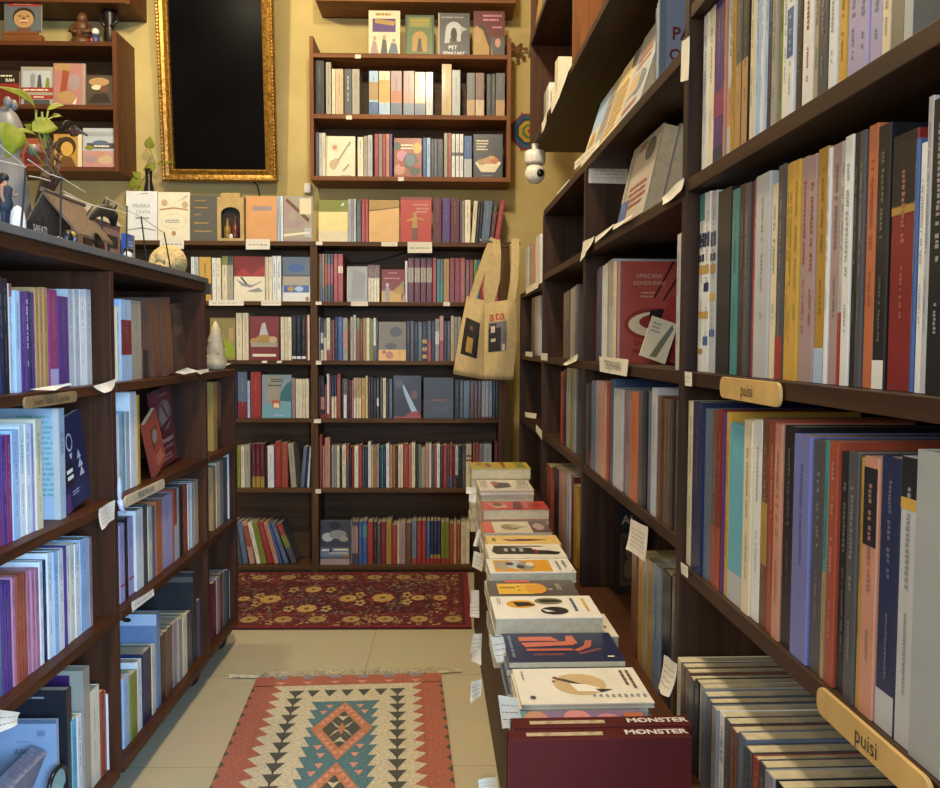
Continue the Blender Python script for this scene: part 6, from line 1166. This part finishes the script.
MB().lathe([(.02, 0), (.03, .02), (.03, zz*.6), (.014, zz*.85), (.017, zz)], mat('201c1c', .3), 16).build('vase', pw, smooth=True)
# --- things on the left wall shelf
ZQ = ZL[0]; YQ = 4.02; u_ = YQ/870
def at(px): return Vector((XB(px, 44, YQ), YQ, ZQ))
ez = thing('book_easel', 'small wooden easel under the smiling face book, left wall shelf', 'easel', (XB(23, 44, 3.97), 3.97, ZL[0]))
MB().box((-18*u_, -.012, 0), (18*u_, .03, .03), WO('x')).build('base', ez, bevel=.002); MB().box((-16*u_, -.014, .03), (16*u_, -.008, .042), WO('x')).build('front_lip', ez)
wd = mat('5b371d', .5, var=.2, scale=40)
o = thing('carved_figure', 'squat carved brown wooden figure on the left wall shelf', 'figurine', at(82)); mb = MB()
mb.lathe([(9*u_, 0), (10*u_, 1*u_), (9.5*u_, 5*u_), (8*u_, 7*u_)], wd, 18); mb.ell((0, 0, 12*u_), (10*u_, 7*u_, 6*u_), wd, 14, 8); mb.ell((0, 0, 18*u_), (7*u_, 6*u_, 7*u_), wd); mb.ell((1*u_, -1*u_, 26*u_), (5*u_, 5*u_, 5.2*u_), wd); mb.ell((1*u_, 0, 29*u_), (4*u_, 4*u_, 3*u_), wd); mb.tube([(-6*u_, -2*u_, 19*u_), (-9*u_, -5*u_, 13*u_), (-2*u_, -8*u_, 11*u_)], [2.4*u_, 2*u_, 1.6*u_], wd, 8); mb.tube([(7*u_, -2*u_, 19*u_), (10*u_, -5*u_, 13*u_), (3*u_, -8*u_, 11*u_)], [2.4*u_, 2*u_, 1.6*u_], wd, 8); mb.build('body', o, smooth=True)
o = thing('small_figurine', 'tiny white and blue figurine between the wooden figure and dark statue', 'figurine', at(97.5)-Vector((0, .02, 0))); mb = MB()
mb.lathe([(3.4*u_, 0), (3.8*u_, 5*u_), (2.6*u_, 10*u_)], mat('3b4a70', .4), 12); mb.build('coat', o, smooth=True); MB().ell((0, 0, 12.5*u_), (3.6*u_, 3.4*u_, 3.6*u_), wh).build('head', o, smooth=True); MB().ell((-3*u_, -2*u_, 4*u_), (2*u_, 2*u_, 2.6*u_), mat('b03a34', .4)).build('red_bag', o, smooth=True)
o = thing('dark_statue', 'tall slim dark carved statue at the right end of left wall shelf', 'statue', at(107.5)+Vector((0, .03, 0))); mb = MB(); bk = mat('1e1713', .4)
mb.lathe([(7*u_, 0), (7*u_, 3*u_), (5*u_, 5*u_), (5.5*u_, 14*u_), (4.2*u_, 22*u_), (6*u_, 32*u_), (6.4*u_, 37*u_), (3*u_, 41*u_), (2.6*u_, 43*u_), (4*u_, 46*u_), (4.2*u_, 51*u_), (2*u_, 55*u_)], bk, 16); mb.tube([(6*u_, 0, 37*u_), (8*u_, -2*u_, 26*u_), (3*u_, -5*u_, 20*u_)], [2*u_, 1.6*u_, 1.4*u_], bk, 8); mb.tube([(-6*u_, 0, 37*u_), (-8*u_, -2*u_, 26*u_), (-3*u_, -5*u_, 20*u_)], [2*u_, 1.6*u_, 1.4*u_], bk, 8); mb.build('body', o, smooth=True)
o = thing('pebble', 'tiny white pebble on the left wall shelf beside the wooden figure', 'pebble', at(60)); MB().ell((0, 0, 2*u_), (2.2*u_, 2*u_, 2*u_), wh).build('body', o, smooth=True)

# ------------------------------------------------------------------ curios on the grey top of the left bookcase
def slab(px, X, y=225): return Vector((X, onX(px, y, X).y, ZS))
def rel(px, py, X, base): return onX(px, py, X)-base
Xg = -.97; B0 = slab(8, Xg); k = B0.y/870
gm = mat('7c7670', .45, var=.05)
o = thing('animal_figurine', 'smooth grey animal figurine with round ear, behind the leaves', 'figurine', B0)
def pz(y): return (onX(6, y, Xg).z-ZS)
mb = MB(); mb.lathe([(17*k, 0), (20*k, .02), (21*k, .1), (17*k, pz(168)), (12*k, pz(154)), (15.5*k, pz(146)), (18*k, pz(137)), (15*k, pz(124)), (11*k, pz(115)), (6*k, pz(109)), (.5*k, pz(107))], gm, 24); mb.build('body', o, smooth=True)
for dx, dy in ((3, 0), (-8, 6)): MB().ell((.015, dx*k, pz(105)), (4*k, 4*k, 5.5*k), gm, 12, 8).build('ear', o, smooth=True)
MB().ell((.04, 18*k, pz(146)), (6*k, 8*k, 6*k), gm, 12, 8).build('snout', o, smooth=True)
# person figurine, skin modifier over a small skeleton
Xp = -.80; B1 = slab(6, Xp, 222); k = B1.y/870
def skin_fig(name, parent, verts, edges, radii, m):
    me = bpy.data.meshes.new(name); me.from_pydata(verts, edges, []); me.materials.append(m); o_ = bpy.data.objects.new(name, me); COL.objects.link(o_); o_.parent = parent
    sm = o_.modifiers.new('skin', 'SKIN'); sm.use_smooth_shade = True; o_.modifiers.new('smooth', 'SUBSURF').levels = 1; o_.modifiers['smooth'].render_levels = 2
    for i, rr in enumerate(radii): me.skin_vertices[0].data[i].radius = (rr, rr)
    me.skin_vertices[0].data[0].use_root = True; return o_
o = thing('person_figurine', 'small figurine of a long haired person in a blue coat', 'figurine', B1)
H = 56*k; V_ = [(0, 0, .5), (0, 0, .66), (0, 0, .8), (0, 0, .86), (0, 0, .94), (0, -.07, .46), (0, -.075, .25), (0, -.08, .02), (0, .07, .46), (0, .075, .25), (0, .08, .02), (0, -.13, .79), (.02, -.17, .62), (.05, -.14, .5), (0, .13, .79), (.06, .18, .66), (.13, .2, .7), (.04, -.085, .015), (.04, .085, .015)]
E_ = [(0, 1), (1, 2), (2, 3), (3, 4), (0, 5), (5, 6), (6, 7), (0, 8), (8, 9), (9, 10), (2, 11), (11, 12), (12, 13), (2, 14), (14, 15), (15, 16), (7, 17), (10, 18)]
Rr = [.085, .085, .075, .04, .065, .055, .04, .028, .055, .04, .028, .042, .034, .024, .042, .034, .024, .02, .02]
skin_fig('body', o, [tuple(c*H for c in v) for v in V_], E_, [r_*H for r_ in Rr], mat('9a6f58', .5))
MB().lathe([(.125*H, .36*H), (.12*H, .5*H), (.1*H, .62*H), (.12*H, .78*H), (.06*H, .83*H)], mat('1e2632', .7), 14).build('coat', o, smooth=True)
mb = MB(); mb.ell((-.02*H, 0, .955*H), (.085*H, .085*H, .085*H), mat('1e1714', .6)); mb.tube([(-.05*H, -.06*H, .94*H), (-.06*H, -.08*H, .8*H), (-.04*H, -.07*H, .7*H)], .03*H, mat('1e1714', .6), 6); mb.tube([(-.05*H, .05*H, .94*H), (-.06*H, .07*H, .82*H), (-.04*H, .06*H, .72*H)], .03*H, mat('1e1714', .6), 6); mb.build('hair', o, smooth=True)
for dy in (-.06, .06): MB().tube([(0, dy*H, .5*H), (0, dy*1.2*H, .25*H), (0, dy*1.3*H, .03*H)], [.068*H, .05*H, .036*H], mat('2a303e', .8), 8).build('trouser_leg', o, smooth=True)
Xh = -.775; B2 = slab(18, Xh, 232); k = B2.y/870; cw = mat('dcd8cf', .5)
o = thing('ghost_ornament', 'white rounded ghost-like ornament in front of the fence post', 'ornament', B2); mb = MB()
mb.lathe([(7*k, 0), (7.6*k, .004), (7*k, 12*k), (6*k, 20*k), (3.6*k, 24*k), (.4*k, 26*k)], cw, 18); mb.ell((0, -6*k, 8*k), (4*k, 3.6*k, 9*k), cw); mb.ell((0, 6*k, 5*k), (4*k, 3*k, 6*k), cw); mb.build('body', o, smooth=True)
Xq = -.765; B3 = slab(40, Xq, 236); k = B3.y/870
o = thing('letter_plaque', 'black plaque with grey capital letters standing on the grey top', 'sign', B3, PI/2)
MB().box((-12*k, 0, 0), (12*k, .012, 14*k), mat('1c1a1a', .5)).build('block', o); mb = MB(); text_into(mb, 'SAFATI', Matrix.Translation((0, -.001, 7*k)) @ Matrix.Rotation(PI/2, 4, 'X'), 9.5*k, mat('c4beb4', .5)); mb.build('lettering', o)
# model hut roof
rp_ = mat('6a5440', .8, var=.3, scale=120, bump=.4); Xr, Xe, Xb = -.855, -.785, -.905
Yr0, Yr1 = onX(45, 191, Xr).y, onX(97, 212, Xr).y; zr = onX(45, 191, Xr).z-ZS; ze = onX(54, 225, Xe).z-ZS
o = thing('model_hut', 'small brown thatched model hut with open sides on the grey top', 'model hut', (Xr, Yr0, ZS)); dY = Yr1-Yr0
for xe, nm in ((Xe-Xr, 'roof_slope'), (Xb-Xr, 'roof_slope')):
    sgn = 1 if xe > 0 else -1
    MB().prism([(0, -.01, zr), (xe, -.01, ze), (xe, -.01, ze-.006), (0, -.01, zr-.008)][::sgn], (0, dY*.72, 0), rp_).build(nm, o)
MB().tube([(0, -.014, zr+.002), (0, dY*.73, zr+.002)], .005, rp_, 8).build('ridge_pole', o)
for x in (Xe-Xr-.012, Xb-Xr+.012):
    for y in (.01, dY*.7): MB().tube([(x, y, 0), (x, y, ze+.004)], .003, mat('2a1f18', .7), 6).build('post', o)
# winged dark sculpture on a rod
Xw = -.83; B4 = slab(101, Xw, 258); dk = mat('26221f', .5, var=.2)
def rr_(px, py): return onX(px, py, Xw)-B4
o = thing('dark_sculpture', 'dark twisted beast sculpture leaping over a thin rod', 'sculpture', B4)
mb = MB(); mb.tube([rr_(84, 228), rr_(88, 218), rr_(96, 211), rr_(106, 210), rr_(113, 216), rr_(114, 226)], [.004, .008, .014, .016, .013, .006], dk, 10); mb.tube([rr_(104, 210), rr_(106, 203), rr_(107, 197)], [.01, .007, .001], dk, 8); mb.tube([rr_(110, 212), rr_(115, 206), rr_(117, 204)], [.008, .005, .001], dk, 8); mb.tube([rr_(95, 211), rr_(91, 220), rr_(86, 224)], [.006, .005, .003], dk, 8); mb.build('body', o, smooth=True)
MB().tube([(0, 0, 0), rr_(102, 214)], .0028, dk, 8).build('rod', o); MB().lathe([(.02, 0), (.02, .006), (.005, .008)], dk, 14).build('foot', o)
o = thing('bird_figurine', 'small black bird figurine with yellow and blue patches', 'figurine', slab(68, -.785, 245)); k = o.matrix_basis.translation.y/870
MB().ell((0, -2*k, 8*k), (6*k, 6*k, 8*k), mat('171415', .4)).build('body', o, smooth=True); MB().ell((.006, 3.5*k, 12*k), (3.5*k, 4*k, 3.5*k), mat('a88a34', .5)).build('yellow_patch', o, smooth=True); MB().ell((.004, 7*k, 9*k), (3*k, 3*k, 5*k), mat('6fa6b8', .5)).build('blue_patch', o, smooth=True)
o = thing('shell_cup', 'tiny white shell on the slab edge under the model hut', 'shell', slab(59, -.765, 240)); MB().ell((0, 0, .005), (.006, .008, .005), cw).build('body', o, smooth=True)
B5 = slab(99, -.785, 257); k = B5.y/870
o = thing('oval_hand_mirror', 'tilted dark oval hand mirror leaning on the grey top', 'mirror', B5+Vector((0, 0, 11*k)), PI/2, -.15, .65)
mb = MB(); mb.lathe([(.5*k, -.004), (12*k, -.004), (13*k, 0), (12*k, .003), (10*k, .001)], mat('1d1715', .35), 26, (0, 0, 0), Matrix.Rotation(PI/2, 4, 'X') @ Matrix.Scale(.62, 4, (0, 1, 0))); mb.build('frame', o, smooth=True)
MB().prism([(9.6*k*math.cos(2*PI*i/24), -.0035, 5.8*k*math.sin(2*PI*i/24)) for i in range(24)], (0, .002, 0), mat('5a5650', .06, metal=.9)).build('glass', o)
Xd = -.92; B6 = Vector((Xd, onX(78, 230, Xd).y, ZS)); yE = onX(120, 230, Xd).y-B6.y
o = thing('doll_house', 'pinkish wooden doll house with dark openings on the grey top', 'doll house', B6); pk = mat('8d7068', .6, var=.12); pzz = onX(95, 208, Xd).z-ZS
MB().box((-.06, 0, 0), (0, yE, pzz*.82), pk).build('walls', o); MB().prism([(-.066, -.006, pzz*.82), (.006, -.006, pzz*.82), (-.03, -.006, pzz*1.12)], (0, yE+.012, 0), mat('a59a8c', .7)).build('roof', o)
for a, b_, c_, d_ in ((.1, .3, .1, .7), (.42, .58, .35, .65), (.66, .92, .12, .32), (.66, .92, .42, .62)): MB().box((.0002, yE*a, pzz*c_), (.002, yE*b_, pzz*d_), mat('2d201c', .7)).build('window', o)
o = thing('penguin_figurine', 'tiny black and white penguin figurine lying by the blue book', 'figurine', slab(128, -.775, 258)); k = o.matrix_basis.translation.y/870
mb = MB(); mb.ell((0, 0, 5*k), (4*k, 7*k, 5*k), cw); mb.build('belly', o, smooth=True); MB().ell((-.002, 2*k, 9*k), (4*k, 6*k, 4.6*k), mat('18171a', .4)).build('back', o, smooth=True); MB().ell((0, 8*k, 11*k), (2.6*k, 2.6*k, 2.6*k), mat('18171a', .4)).build('head', o, smooth=True)
B7 = slab(131, -.82, 262); 
face_book('small bright blue book standing on the grey top beside the raffia', B7+Vector((0, 0, 0)), PI/2, .055, onX(131, 235, -.82).z-ZS, .014, '2f55a0', [('g', .2, .6, .8, .8, 'lightblue', 2), ('r', .8, 0, 1, 1, '8a8468')])
# raffia roll
Xf = -.795; B8 = slab(168.5, Xf, 272); k = B8.y/870; ra = mat('c2a873', .85, var=.3, scale=90, bump=.5)
o = thing('raffia_bundle', 'rounded bundle of cream raffia at the far end of grey top', 'raffia', B8); mb = MB()
for i in range(15):
    f = (i-7)/7.; rz_ = 15*k*math.sqrt(max(.06, 1-f*f)); yy = f*30*k
    mb.tube([(.9*rz_*math.cos(a), yy+.15*rz_*math.sin(a*1.0)+6*k*math.sin(a)*.5, max(.004, rz_*1.0+rz_*math.sin(a))*.86) for a in [2*PI*j/18 for j in range(19)]], 2.4*k, ra, 6, cap=False)
mb.ell((0, 0, 13*k), (10*k, 28*k, 11.5*k), ra, 18, 10); mb.build('strands', o, smooth=True)
# wire fence along the slab's edge
XW_ = -.757; fm_ = mat('15130f', .5); wm = mat('cfcabd', .4)
P0 = slab(21, XW_, 228); o = thing('wire_fence', 'row of thin black posts strung with wire along the slab edge', 'fence', P0)
posts = [((21, 229), (26, 168)), ((60, 240), (61.5, 176)), ((126.5, 259), (127, 206)), ((147, 263), (141, 216)), ((171, 271), (164, 232)), ((148.5, 250), (172, 272))]
for a, b_ in posts:
    pa = onX(*a, XW_); pa.z = ZS; MB().tube([pa-P0, onX(*b_, XW_)-P0], .0018, fm_, 6).build('post', o)
for w_ in ([(-4, 141), (5, 150), (23.5, 165)], [(28, 159.5), (49, 174), (61.5, 178)], [(62, 178), (85.6, 192.5)], [(105, 197), (127, 210)], [(127, 210), (141, 217), (164, 233)], [(61, 190), (90, 205), (127, 213)], [(-4, 160), (10, 163), (26, 167)], [(29, 176), (40, 178), (50, 181)]):
    MB().tube([onX(x, y, XW_)-P0 for x, y in w_], .0011, wm, 5).build('wire', o)
# sunglasses among the leaves
o = thing('sunglasses', 'dark sunglasses with pinkish lens tucked among the leaves', 'sunglasses', oL(60, 125)+Vector((.02, 0, 0)))
mb = MB(); g_ = lambda x, y: onX(x, y, XPn)-oL(60, 125)
for cx, cy in ((58, 126), (65, 131)): mb.tube([g_(cx+5*math.cos(a), cy+5*math.sin(a)) for a in [2*PI*j/14 for j in range(15)]], .0022, mat('141214', .3), 6, cap=False)
mb.build('frame', o, smooth=True); MB().tube([g_(66, 128), g_(78, 135)], .003, mat('77747a', .3), 6).build('temple', o)
mb = MB(); mb.prism([g_(65+4.6*math.cos(2*PI*j/14), 131+4.6*math.sin(2*PI*j/14)) for j in range(14)], (.001, 0, 0), mat('4a2028', .15)); mb.build('lens', o)
# conch shell on the low bookcase
B9 = Vector((XL-.03, onX(216, 366, XL-.03).y, .9632)); k = B9.y/870; sm_ = mat('c9b48c', .5, var=.2, scale=40)
o = thing('conch_shell', 'spiky cream conch shell standing on the low left bookcase', 'shell', B9); mb = MB()
mb.lathe([(3*k, 0), (9*k, 2*k), (11*k, 9*k), (8*k, 17*k), (9.5*k, 19*k), (7*k, 28*k), (8*k, 30*k), (5*k, 38*k), (5.4*k, 39.5*k), (.6*k, 49*k)], sm_, 18)
for i in range(12): a = i*1.3; z_ = (5+i*2.8)*k; r_ = (10-i*.5)*k; mb.tube([(r_*.8*math.cos(a), r_*.8*math.sin(a), z_), (r_*1.5*math.cos(a), r_*1.5*math.sin(a), z_+2*k)], [2*k, .2*k], sm_, 6)
mb.build('body', o, smooth=True)
# ------------------------------------------------------------------ the smallest spines become one body of books
def scr(p):
    d = Vector(p)-EYE; w = d.dot(fwd)
    if w < .02: return None
    return (CW/2+F_PX*d.dot(rgt)/w, CH/2-F_PX*d.dot(upv)/w)
bpy.context.view_layer.update()
def frame_area(i):
    o = i['o']; M = o.matrix_world; t, h = i['t'], i['h']
    q = [scr(M @ Vector(c)) for c in ((-t/2, 0, 0), (t/2, 0, 0), (t/2, 0, h), (-t/2, 0, h))]
    if any(c is None for c in q): return 0
    xs = [min(CW, max(0, c[0])) for c in q]; ys = [min(CH, max(0, c[1])) for c in q]
    return abs(sum(xs[k]*ys[(k+1) % 4]-xs[(k+1) % 4]*ys[k] for k in range(4)))/2
def drop(o):
    for c in list(o.children): bpy.data.objects.remove(c)
    bpy.data.objects.remove(o)
live = []
for i in ALLBOOKS:
    i['a'] = frame_area(i)
    if i['a'] < 2: drop(i['o'])
    else: live.append(i)
nface = sum(1 for o in bpy.data.objects if o.parent is None and o.get('category') == 'book')-len(live)
KEEP = 302-nface
live.sort(key=lambda i: -i['a'])
rest = MB()
for i in live[KEEP:]:
    o = i['o']
    for q in [o]+list(o.children):
        if q.type != 'MESH': continue
        M = q.matrix_world
        for p in q.data.polygons: rest.add([M @ q.data.vertices[v].co for v in p.vertices], [tuple(range(len(p.vertices)))], q.data.materials[p.material_index])
    drop(o)
if rest.v:
    o = rest.build('shelved_books'); tag(o, 'rows of narrow book spines filling the back bookcase and other shelf gaps', 'books', kind='stuff')
seen = {}
for o in bpy.data.objects:
    if o.parent is None and o.get('label'):
        seen.setdefault(o['label'], []).append(o.name)
for k, v in seen.items():
    if len(v) > 1: print('DUP', k, v)
    n = len(k.split())
    if n < 4 or n > 16: print('LEN', n, k)
print('KEEP', KEEP, 'faces', nface, 'spines', len(live))
# ------------------------------------------------------------------ light
def area(loc, target, sx, sy, e, c):
    l = bpy.data.lights.new('offscreen_light', 'AREA'); l.shape = 'RECTANGLE'; l.size = sx; l.size_y = sy; l.energy = e; l.color = c
    o = bpy.data.objects.new('offscreen_light', l); COL.objects.link(o); o.location = loc
    o.rotation_euler = (Vector(target)-Vector(loc)).to_track_quat('-Z', 'Y').to_euler(); return o
def bulb(loc, e, c, r=.05):
    l = bpy.data.lights.new('ceiling_bulb', 'POINT'); l.energy = e; l.color = c; l.shadow_soft_size = r
    o = bpy.data.objects.new('ceiling_bulb', l); COL.objects.link(o); o.location = loc; return o
bulb((-1.1, 3.05, 2.75), 41, (1., .86, .57), .04)
bulb((-.15, 1.75, 2.9), 118, (1., .87, .64), .07)
area((-1.1, -1.5, 1.7), (.4, 1.1, .9), 1.4, 1.2, 46, (.93, .94, .95))  # added neutral fill from behind on the left, brightens the right-hand spines
o = area((.62, -.55, 1.12), (-.74, 1.45, .72), 1.0, 1.2, 54, (.38, .64, 1.)); o.data.spread = math.radians(90)  # cool daylight from a window behind on the right, out of view
w = bpy.data.worlds.new('room_air'); S.world = w; w.use_nodes = True
w.node_tree.nodes['Background'].inputs[0].default_value = (.05, .05, .055, 1); w.node_tree.nodes['Background'].inputs[1].default_value = .3
S.view_settings.view_transform = 'Standard'; S.view_settings.look = 'None'; S.view_settings.gamma = 1; S.view_settings.use_curve_mapping = False
S.view_settings.exposure = 0.0
